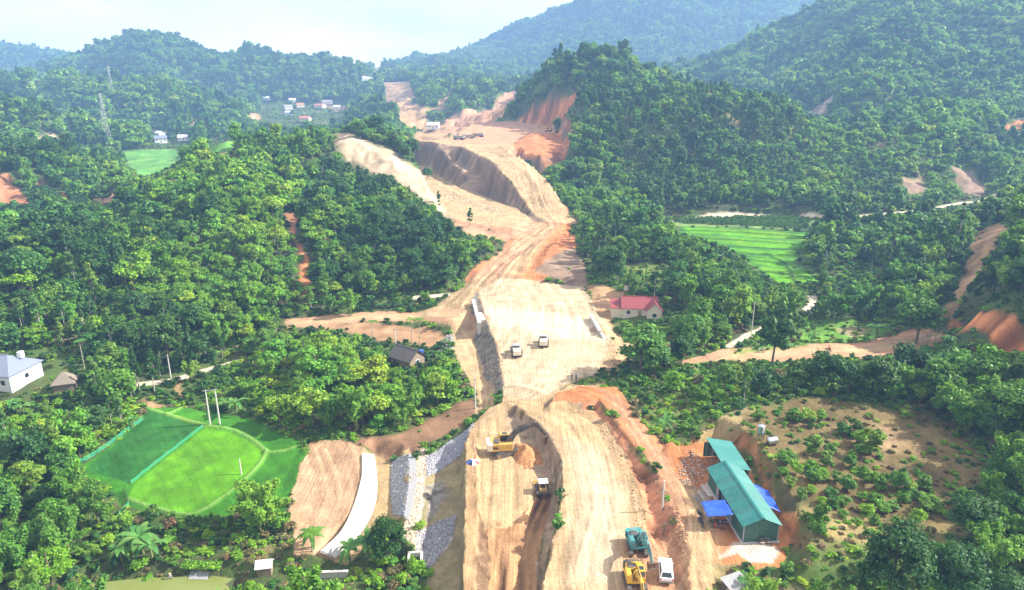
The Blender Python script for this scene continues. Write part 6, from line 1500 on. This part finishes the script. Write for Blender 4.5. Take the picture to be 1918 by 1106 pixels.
scatter(WP([(788, 838), (800, 836), (800, 870), (796, 920), (786, 985), (782, 1030), (750, 1010), (760, 940), (770, 880)], -4), 500, .08, 'rubble', M_rub, 'pale rubble lying along the stone faced strip', 'rubble')
scatter(HP([(820, 640), (848, 622), (852, 650), (840, 668), (818, 665)]), 500, .13, 'riprap_stones', M_rip, 'grey stones tipped beside the underpass track', 'stones')
scatter(WP([(1268, 870), (1300, 845), (1325, 880), (1300, 920), (1275, 905)], 3), 420, .09, 'rubble', M_rub, 'heap of broken wood and rubble left of the open shed', 'rubble', .1)
scatter(WP([(1225, 890), (1245, 900), (1290, 1000), (1280, 1040), (1262, 1000), (1240, 950)], 2.7), 260, .10, 'clods', M_clod, 'brown clods of earth along the edge of the access track', 'clods')
scatter(WP([(905, 985), (1000, 950), (1030, 925), (1040, 880), (1050, 900), (1028, 1040), (1010, 1120), (985, 1010), (915, 1000)], -1.8), 130, .07, 'clods', M_clod, 'small earth clods at the foot of the trench bank', 'clods', .03)
scatter(WP([(884, 800), (896, 800), (905, 985), (916, 1110), (895, 1110), (890, 960)], -.8), 200, .07, 'clods', M_clod, 'small earth clods along the edge of the pale bench', 'clods', .03)
scatter(HP([(910, 655), (935, 670), (945, 735), (925, 745), (908, 700)]), 400, .11, 'rubble', M_rub, 'rocky debris on the dark side of the crossing embankment', 'rubble', .05)
scatter(HP([(790, 330), (850, 360), (900, 385), (960, 400), (900, 395), (830, 370)]), 200, .28, 'rubble', M_rub, 'fallen rock at the foot of the dark cliff', 'rubble', .1)
# the heap the digger works on
x, y, z = at(985, 852, -1.2)
v = []; f = []; n = 26
for i in range(n + 1):
    for j in range(n + 1):
        a, b = (i / n * 2 - 1), (j / n * 2 - 1); r2 = math.sqrt(a * a + b * b); nz_ = float(fbm(np.array([a * 3.0]), np.array([b * 3.0]), 1.0, 4, 211)[0]); h = max(0, 1 - r2 * (1 + .45 * nz_)) ** .9 * 1.9 * (1 + .5 * nz_); v.append((a * 2.5, b * 4.2, h - .15))
for i in range(n):
    for j in range(n): q = i * (n + 1) + j; f.append((q, q + n + 1, q + n + 2, q + 1))
o = MB().add(v, f).obj('earth_heap', plain('heap_earth', (.42, .20, .085), .95, noise=.5, nscale=3, bump=.6), None, True, (x, y, z)); tag(o, 'rough orange earth heap under the bucket of the digger', 'earth heap'); o.rotation_euler = (0, 0, R(12))

# ---------------------------------------------------------------- poles and towers
def pole(u, v, z, h, label, arm=1.2, name='utility_pole'):
    x, y, z = at(u, v, z); r_ = empty(name, (x, y, z)); tag(r_, label, 'pole')
    MB().tube([(0, 0, -.5), (0, 0, h)], [.16, .10], 8).obj('shaft', MT['pole'], r_)
    if arm:
        MB().box((0, 0, h - .35), (arm, .1, .1)).obj('crossarm', MT['grey'], r_)
        for k in (-1, 0, 1): MB().disc((k * arm * .42, 0, h - .2), .05, .2, 8).obj('insulator', MT['dark'], r_)
    return r_
pole(320, 706, -4.6, 5.6, 'pale utility pole beside the path above the rice', .9)
pole(890, 746, -1, 6.6, 'slim pale pole standing where the left track meets the roadbed', .5)
pole(452, 888, -5, 3.0, 'thin pale pole standing at the edge of the bright rice', 0, 'post')
pole(742, 655, -3.5, 6, 'thin pole in front of the brown bank below the track', .6)
pole(1408, 618, 1, 8, 'pale pole in the trees beside the small path', .8)
pole(1241, 945, 2.6, 4.6, 'thin wooden pole on the edge of the access track', 0, 'post')
pole(75, 1098, -6.5, 5, 'thin pole in the garden at the lower left corner', .5)
x, y, z = at(412, 795, -5); x2, y2, z2 = at(394, 797, -5)
hf = empty('power_pole', ((x + x2) / 2, (y + y2) / 2, z), math.atan2(y - y2, x - x2)); tag(hf, 'twin pole power line frame with crossarm standing above the rice', 'power pole')
w2 = math.hypot(x - x2, y - y2) / 2
for s in (-1, 1): MB().tube([(s * w2, 0, -.5), (s * w2 * .96, 0, 7.6)], [.17, .11], 8).obj('shaft', MT['pole'], hf)
MB().box((0, 0, 7.45), (2 * w2 + 1.1, .14, .16)).obj('crossarm', MT['grey'], hf)
for k in (-1, 0, 1): MB().disc((k * (w2 + .3), 0, 7.7), .07, .32, 8).obj('insulator', MT['dark'], hf)
def pylon(u, v, h, label):
    x, y = hit(u, v); z = float(HT(x, y)); r_ = empty('transmission_tower', (x, y, z)); tag(r_, label, 'pylon', 'lattice pylons on the far left ridges')
    b = h * .05; tp = h * .012; leg = lambda sx, sy, t: (sx * (b + (tp - b) * t), sy * (b + (tp - b) * t), h * t)
    for sx, sy in ((-1, -1), (1, -1), (1, 1), (-1, 1)): MB().tube([leg(sx, sy, 0), leg(sx, sy, 1)], h * .0018, 4).obj('leg', MT['pole'], r_)
    m = MB()
    for k in range(9):
        t0, t1 = (k / 9) ** .8, ((k + 1) / 9) ** .8
        for (s0, s1) in (((-1, -1), (1, -1)), ((1, -1), (1, 1)), ((1, 1), (-1, 1)), ((-1, 1), (-1, -1))): m.tube([leg(*s0, t0), leg(*s1, t1)], h * .001, 3); m.tube([leg(*s1, t0), leg(*s0, t1)], h * .001, 3)
    m.obj('bracing', MT['pole'], r_)
    for t in (.74, .85, .95): MB().tube([(-h * .11, 0, h * t), (0, 0, h * t + h * .02), (h * .11, 0, h * t)], h * .0018, 4).obj('crossarm', MT['pole'], r_)
pylon(206, 285, 46, 'tall lattice pylon rising from the valley floor left of the hamlet'); pylon(213, 190, 40, 'lattice pylon standing on the forested ridge behind the nearer one')

# ---------------------------------------------------------------- net fences, parasol, pond garden
def net(line, h, label):
    r_ = empty('net_fence', (*line[0], float(HT(*line[0])))); tag(r_, label, 'net fence', 'green net fences round the rice'); o = Vector(r_.location)
    L = np.array(smooth_line(line, 10)); v = []; f = []
    for i, p in enumerate(L):
        z = float(HT(*p)); v += [(p[0] - o.x, p[1] - o.y, z - o.z), (p[0] - o.x, p[1] - o.y, z - o.z + h * (.93 + .07 * math.cos(i * 1.26)))]
        if i % 5 == 0: MB().tube([(p[0] - o.x, p[1] - o.y, z - o.z - .2), (p[0] - o.x, p[1] - o.y, z - o.z + h + .15)], .03, 5).obj('stake', MT['wood'], r_)
    MB().add(v, [(2 * i, 2 * i + 2, 2 * i + 3, 2 * i + 1) for i in range(len(L) - 1)]).obj('netting', M_net, r_)
net([W(381, 800, -5), W(335, 835, -5), W(290, 870, -5), W(246, 907, -5)], .7, 'green net fence dividing the dark rice from the bright rice')
net([W(268, 785, -4.8), W(228, 815, -4.8), W(190, 843, -4.8), W(148, 870, -4.8)], .9, 'green net fence along the upper left bank of the rice')
net([W(232, 922, -5), W(242, 945, -5), W(225, 965, -5.2), W(212, 985, -5.4)], .9, 'short green net fence at the lower left corner of the rice')
x, y, z = at(886, 884, -.2); um = empty('parasol', (x, y, z)); tag(um, 'round beach parasol with red, white and blue panels on the bench edge', 'parasol')
MB().tube([(0, 0, -.2), (0, 0, 2.0)], .03, 6).obj('pole', MT['white'], um)
for k in range(8):
    a0, a1 = 6.2832 * k / 8, 6.2832 * (k + 1) / 8; v = []
    for r0, zz in ((.02, 2.15), (.55, 2.02), (1.1, 1.72)): v += [(r0 * math.cos(a0), r0 * math.sin(a0), zz), (r0 * math.cos(a1), r0 * math.sin(a1), zz)]
    o = MB().add(v, [(0, 2, 3, 1), (2, 4, 5, 3)]).obj('panel', MT[('white', 'red', 'white', 'navy', 'blue', 'navy', 'white', 'red')[k]], um); o.modifiers.new('thick', 'SOLIDIFY').thickness = .01
MT_w = MB(); v = [(p[0], p[1], 0) for p in POND]; MT_w.add(v, [tuple(range(len(v)))])
o = MT_w.obj('pond_water', M_water, None, False, (0, 0, -7.25)); tag(o, 'murky green pond water at the lower left', None, None, 'structure')
x, y, z = at(378, 1062, -6.3); tl = empty('trellis', (x, y, z), R(-2)); tag(tl, 'garden trellis overgrown with bright green climbers above the pond', 'trellis')
for sx in (-2.6, -.9, .9, 2.6):
    for sy in (-.6, .6): MB().tube([(sx, sy, -.3), (sx, sy, 1.8)], .04, 5).obj('post', MT['wood'], tl)
for sy in (-.6, 0, .6): MB().tube([(-2.8, sy, 1.8), (2.8, sy, 1.8)], .03, 5).obj('rail', MT['wood'], tl)
g_ = np.random.default_rng(5); n = 700; pc = np.stack([g_.uniform(-2.8, 2.8, n), g_.uniform(-.8, .8, n), 1.85 + g_.normal(0, .12, n)], 1)
o = bpy.data.objects.new('climber', leaf_mesh('climber', pc, np.tile([0, 0, 1.0], (n, 1)), .26, ML['bright'], g_)); C.objects.link(o); o.parent = tl
x, y, z = at(372, 1072, -6.5); gp = empty('garden_shelter', (x, y, z), R(-3)); tag(gp, 'low shelter with grey corrugated sheet roof in front of the trellis', 'shelter')
corr((-1.4, -.6, .9), (1.4, -.6, .9), (1.4, .6, 1.3), (-1.4, .6, 1.3), 'roof', MT['grey'], gp)
for sx in (-1.25, 1.25):
    for sy, hh in ((-.5, .9), (.5, 1.25)): MB().box((sx, sy, hh / 2 - .1), (.07, .07, hh + .2)).obj('post', MT['wood'], gp)
x, y, z = at(498, 1080, -6.5); ws_ = house((x, y, z), R(10), 1.9, 1.5, 1.5, 2.0, MT['wood'], MT['white'], 'tiny shed with white roof beside the pond garden', 0, None, False, .2, name='shed')
x, y, z = at(620, 1078, -6); gw = empty('garden_wall', (x, y, z), R(3)); tag(gw, 'low concrete wall with pale coping at the end of the white channel', 'wall')
MB().box((0, 0, .3), (4.6, .3, 1.2)).obj('wall_face', MT['conc'], gw); MB().box((0, 0, 1.05), (4.8, .42, .12)).obj('coping', MT['concw'], gw)
x, y, z = at(778, 1052, -5); gc = empty('drain_inlet', (x, y, z), R(5)); tag(gc, 'pale concrete drain inlet at the lower end of the riprap', 'drain')
MB().box((-.9, 0, .5), (.3, 2, 1.8)).box((.9, 0, .5), (.3, 2, 1.8)).box((0, 1, .5), (2.1, .3, 1.8)).obj('side_wall', MT['concw'], gc); MB().box((0, .2, .1), (1.5, 1.4, .05)).obj('floor', MT['dark'], gc)

# ---------------------------------------------------------------- bananas, palms, dead branches
def blade_leaf(l, wd, droop, n=6):
    v, f = [], []
    for i in range(n + 1):
        t = i / n; w_ = wd * math.sin(math.pi * min(1, .12 + t * .86)) ** .7; yy = l * t * (1 - .18 * droop * t); zz = l * (.55 * t - droop * t * t)
        v += [(-w_, yy, zz + .12 * w_), (0, yy, zz), (w_, yy, zz + .12 * w_)]
    for i in range(n): a = 3 * i; f += [(a, a + 1, a + 4, a + 3), (a + 1, a + 2, a + 5, a + 4)]
    return v, f
def with_col(me, g):
    a = me.attributes.new('Col', 'FLOAT_COLOR', 'POINT'); n = len(me.vertices); c = np.ones((n, 4)); c[:, :3] = np.repeat(g.uniform(.8, 1.25, n)[:, None], 3, 1); a.data.foreach_set('color', c.astype(np.float32).ravel()); return me
gb = np.random.default_rng(9)
BLADES = [with_col(MB().add(*blade_leaf(2.3, .34, d)).mesh('leaf', ML['banana']), gb) for d in (.45, .7, 1.0)]
STEMB = MB().tube([(0, 0, -.3), (0, 0, 1.0), (.05, 0, 2.0)], [.16, .13, .09], 7).mesh('stem', plain('banana_stem', (.20, .24, .08), .7, noise=.3))
def banana(u, v, z, s, label, group='banana plants around the gardens'):
    x, y, z = at(u, v, z); r_ = empty('banana_plant', (x, y, z), random.uniform(0, 6.28), s); tag(r_, label, 'banana plant', group)
    o = bpy.data.objects.new('stem', STEMB); C.objects.link(o); o.parent = r_
    for k in range(9):
        o = bpy.data.objects.new('leaf', BLADES[k % 3]); C.objects.link(o); o.parent = r_; o.location = (0, 0, 1.9 + .02 * k); o.rotation_euler = (random.uniform(-.15, .35), 0, k * 2.4 + random.uniform(-.2, .2)); o.scale = (1, random.uniform(.8, 1.1), 1)
for u, v, z, s, lb in ((268, 1035, -6, 1.5, 'large banana plant in the garden above the pond, tallest of its clump'), (285, 1045, -6, 1.2, 'banana plant beside the tallest one above the pond, on its right'), (250, 1030, -6, 1.1, 'banana plant left of the tallest one above the pond'), (228, 1050, -6, 1.0, 'small banana plant at the left end of the pond garden'), (430, 772, -4.8, 1.2, 'banana plant behind the twin pole frame, left of two'), (444, 775, -4.8, 1.3, 'banana plant behind the twin pole frame, right of two'), (248, 800, -4.6, .9, 'young banana plant on the bank above the rice'), (1640, 640, 1, 1.5, 'pale banana plant standing above the orange side track'), (655, 1050, -6, 1.2, 'banana plant below the lower end of the white channel'), (690, 1045, -6, 1.3, 'dark banana plant left of the round dense tree'), (585, 1028, -5, 1.1, 'banana-like palm at the lower edge of the ploughed field'), (105, 945, -5.5, 1.0, 'banana plant in the thicket left of the rice'), (1100, 470, 3, 1.2, 'banana plant beside the haul road shoulder'), (25, 770, -4, 1.1, 'banana plant below the white house'), (45, 775, -4, 1.0, 'smaller banana plant below the white house'), (1245, 800, 3, 1.0, 'young banana plant on the grass beside the access track'), (1520, 660 - 28, 1, .9, 'small banana plant beside the marshy ground')):
    banana(u, v, z, s, lb)
def frond(l, droop, n=7):
    m = MB(); spine = [(0, l * t * (1 - .15 * droop * t), l * (.5 * t - droop * t * t)) for t in np.linspace(0, 1, n)]
    for i in range(1, n):
        for s in (-1, 1):
            for q in range(3):
                t = (i - q / 3) / (n - 1); p = Vector((0, l * t * (1 - .15 * droop * t), l * (.5 * t - droop * t * t))); ln = .55 * math.sin(math.pi * min(.95, .15 + .8 * t)); d = Vector((s * ln, ln * .6, -ln * .35))
                m.add([tuple(p + Vector((0, -.05, 0))), tuple(p + d), tuple(p + Vector((0, .07, 0)))], [(0, 1, 2)])
    return m
def fronds(name, l, nfr, mat, seed):
    g = np.random.default_rng(seed); m = MB()
    for k in range(nfr):
        fm = frond(l, g.uniform(.35, .95)); a = k * 2.4; ca, sa = math.cos(a), math.sin(a); v = np.concatenate(fm.v); v = np.stack([v[:, 0] * ca - v[:, 1] * sa, v[:, 0] * sa + v[:, 1] * ca, v[:, 2]], 1); m.add(v, fm.f)
    return with_col(m.mesh(name, mat), g)
ARECA = fronds('fronds', 1.7, 9, ML['mid'], 1); FAN = fronds('fronds', 2.1, 16, ML['dry'], 2)
def palm(u, v, z, h, label, fr, cat='palm', r0=.09):
    x, y, z = at(u, v, z); r_ = empty('palm_tree', (x, y, z), random.uniform(0, 6)); tag(r_, label, cat)
    MB().tube([(0, 0, -.4), (.08, 0, h * .5), (0, .05, h)], [r0 * 1.3, r0, r0 * .8], 7).obj('trunk', M_pale_bark, r_)
    o = bpy.data.objects.new('fronds', fr); C.objects.link(o); o.parent = r_; o.location = (0, .05, h)
palm(698, 632, -3.5, 5.5, 'slim areca palm in front of the brown bank, leftmost of three', ARECA); palm(772, 640, -3.5, 6.2, 'slim areca palm in front of the brown bank, middle of three', ARECA); palm(786, 642, -3.5, 6.4, 'slim areca palm in front of the brown bank, rightmost of three', ARECA)
palm(337, 425, 8, 9, 'pale yellowish fan palm rising from the left hillside', FAN, 'palm', .16); palm(160, 700, -4.4, 7, 'areca palm right of the small brown hut', ARECA); palm(1405, 1100, 3, 2.2, 'low palm beside the small lean-to at the lower edge', ARECA); palm(585, 1036, -5, 3.2, 'small palm with short trunk on the ploughed field edge', ARECA)
def dead(u, v, z, h, label, n=9, mat=None, seed=0):
    x, y, z = at(u, v, z); g = random.Random(seed); m = MB(); m.tube([(0, 0, -.3), (.1, 0, h * .5), (0, .1, h)], [.09, .06, .02], 6)
    for k in range(n):
        t = g.uniform(.15, .9); a = g.uniform(0, 6.28); l = h * g.uniform(.3, .6); p = Vector((.1 * t, 0, h * t)); d = Vector((math.cos(a), math.sin(a), g.uniform(.1, .9))); e = p + d * l; m.tube([p, p + d * l * .5 + Vector((0, 0, .06)), e], [.04, .03, .01], 4)
        m.tube([p + d * l * .5, p + d * l * .5 + Vector((math.cos(a + 1), math.sin(a + 1), .5)) * l * .4], [.025, .01], 4)
    o = m.obj('dead_branch', mat or M_pale_bark, None, False, (x, y, z)); tag(o, label, 'dead tree')
dead(1084, 776, .6, 1.8, 'bleached dead branch on the bank edge beside the curved ramp', 10, None, 3)
for k, (u, v) in enumerate(((1742, 628), (1752, 632), (1735, 634), (1728, 638))): dead(u, v, 3, 3.0, ('bare pale dead shrub above the side track, ' + ('tallest of four', 'rightmost of four', 'third of four from the right', 'leftmost of four')[k]), 9, None, 20 + k)
dead(1243, 985, 2.6, 2.0, 'dry brown dead shrub at the foot of the thin pole', 14, M_bark, 31); dead(1292, 858, 3, 1.4, 'dead branches on the rubble heap left of the open shed', 12, M_bark, 33)
# maize rows
g2 = np.random.default_rng(12)
def rows(poly, z, s, name, label):
    pa = np.array(poly); pts = []
    for yy in np.arange(pa[:, 1].min(), pa[:, 1].max(), s * 1.6):
        xx = np.arange(pa[:, 0].min(), pa[:, 0].max(), s); pts.append(np.stack([xx + g2.uniform(-.2, .2, len(xx)), yy + g2.uniform(-.15, .15, len(xx))], 1))
    p = np.concatenate(pts); p = p[inpoly(p[:, 0], p[:, 1], poly)]; zz = HT(p[:, 0], p[:, 1])
    n = len(p); mass(name, np.stack([p[:, 0], p[:, 1], zz - .1], 1), np.full(n, FI[('shrub', 0, 2)]), np.stack([0 * zz, 0 * zz, g2.uniform(0, 6, n)], 1), np.stack([np.full(n, s * .42)] * 2 + [g2.uniform(.5, .8, n)], 1), label, 'crop')
rows(WP([(1240, 410), (1480, 406), (1520, 412), (1510, 430), (1400, 424), (1280, 420)], -.8), -.8, 1.5, 'maize', 'rows of maize between the far footpath and the right rice terraces')
rows(WP([(330, 968), (540, 966), (545, 990), (420, 1010), (300, 990)], -5.2), -5.2, .9, 'maize', 'rows of maize below the bright rice')
rows(WP([(540, 800), (600, 800), (660, 812), (600, 828), (570, 835)], -4.6), -4.6, .9, 'maize', 'rows of maize between rice and grove')

for pts, z, n_s, sz, lb in (([(1025, 745), (1085, 770), (1135, 800), (1168, 850), (1205, 960), (1215, 1010), (1262, 1106), (1240, 1106), (1195, 1000), (1160, 880), (1110, 800)], .9, 260, .10, 'loose stones along the right edge of the curved ramp'), ([(895, 560), (912, 604), (932, 655), (944, 722), (955, 720), (940, 650), (920, 600), (902, 556)], 0, 160, .12, 'loose stones along the left edge of the roadbed'), ([(1085, 712), (1150, 700), (1165, 672), (1150, 640), (1135, 640), (1145, 670), (1130, 695)], 0, 120, .12, 'loose stones along the lower right edge of the roadbed')):
    scatter(WP(pts, z), n_s, sz, 'clods', M_clod, lb, 'stones', .03)

# ---------------------------------------------------------------- haze: one closed box of even air around everything
hz = bpy.data.meshes.new('haze')
bm = bmesh.new(); bmesh.ops.create_cube(bm, size=1)
top = float(Z.max()) + 30
for v_ in bm.verts:
    v_.co.x *= 13000; v_.co.y = 1160 + v_.co.y * 2680; v_.co.z = (top if v_.co.z > 0 else float(Z.min()) - 2)
bm.to_mesh(hz); bm.free()
ho = bpy.data.objects.new('haze', hz); C.objects.link(ho); tag(ho, 'pale blue haze filling the valley air', 'haze', None, 'stuff')
hm = bpy.data.materials.new('haze'); hm.use_nodes = True
hn = hm.node_tree
for n in list(hn.nodes): hn.nodes.remove(n)
pv = hn.nodes.new('ShaderNodeVolumePrincipled'); ou = hn.nodes.new('ShaderNodeOutputMaterial')
pv.inputs['Color'].default_value = (.32, .55, .95, 1); pv.inputs['Density'].default_value = HAZE; pv.inputs['Anisotropy'].default_value = .1
hn.links.new(pv.outputs[0], ou.inputs['Volume'])
hz.materials.append(hm)
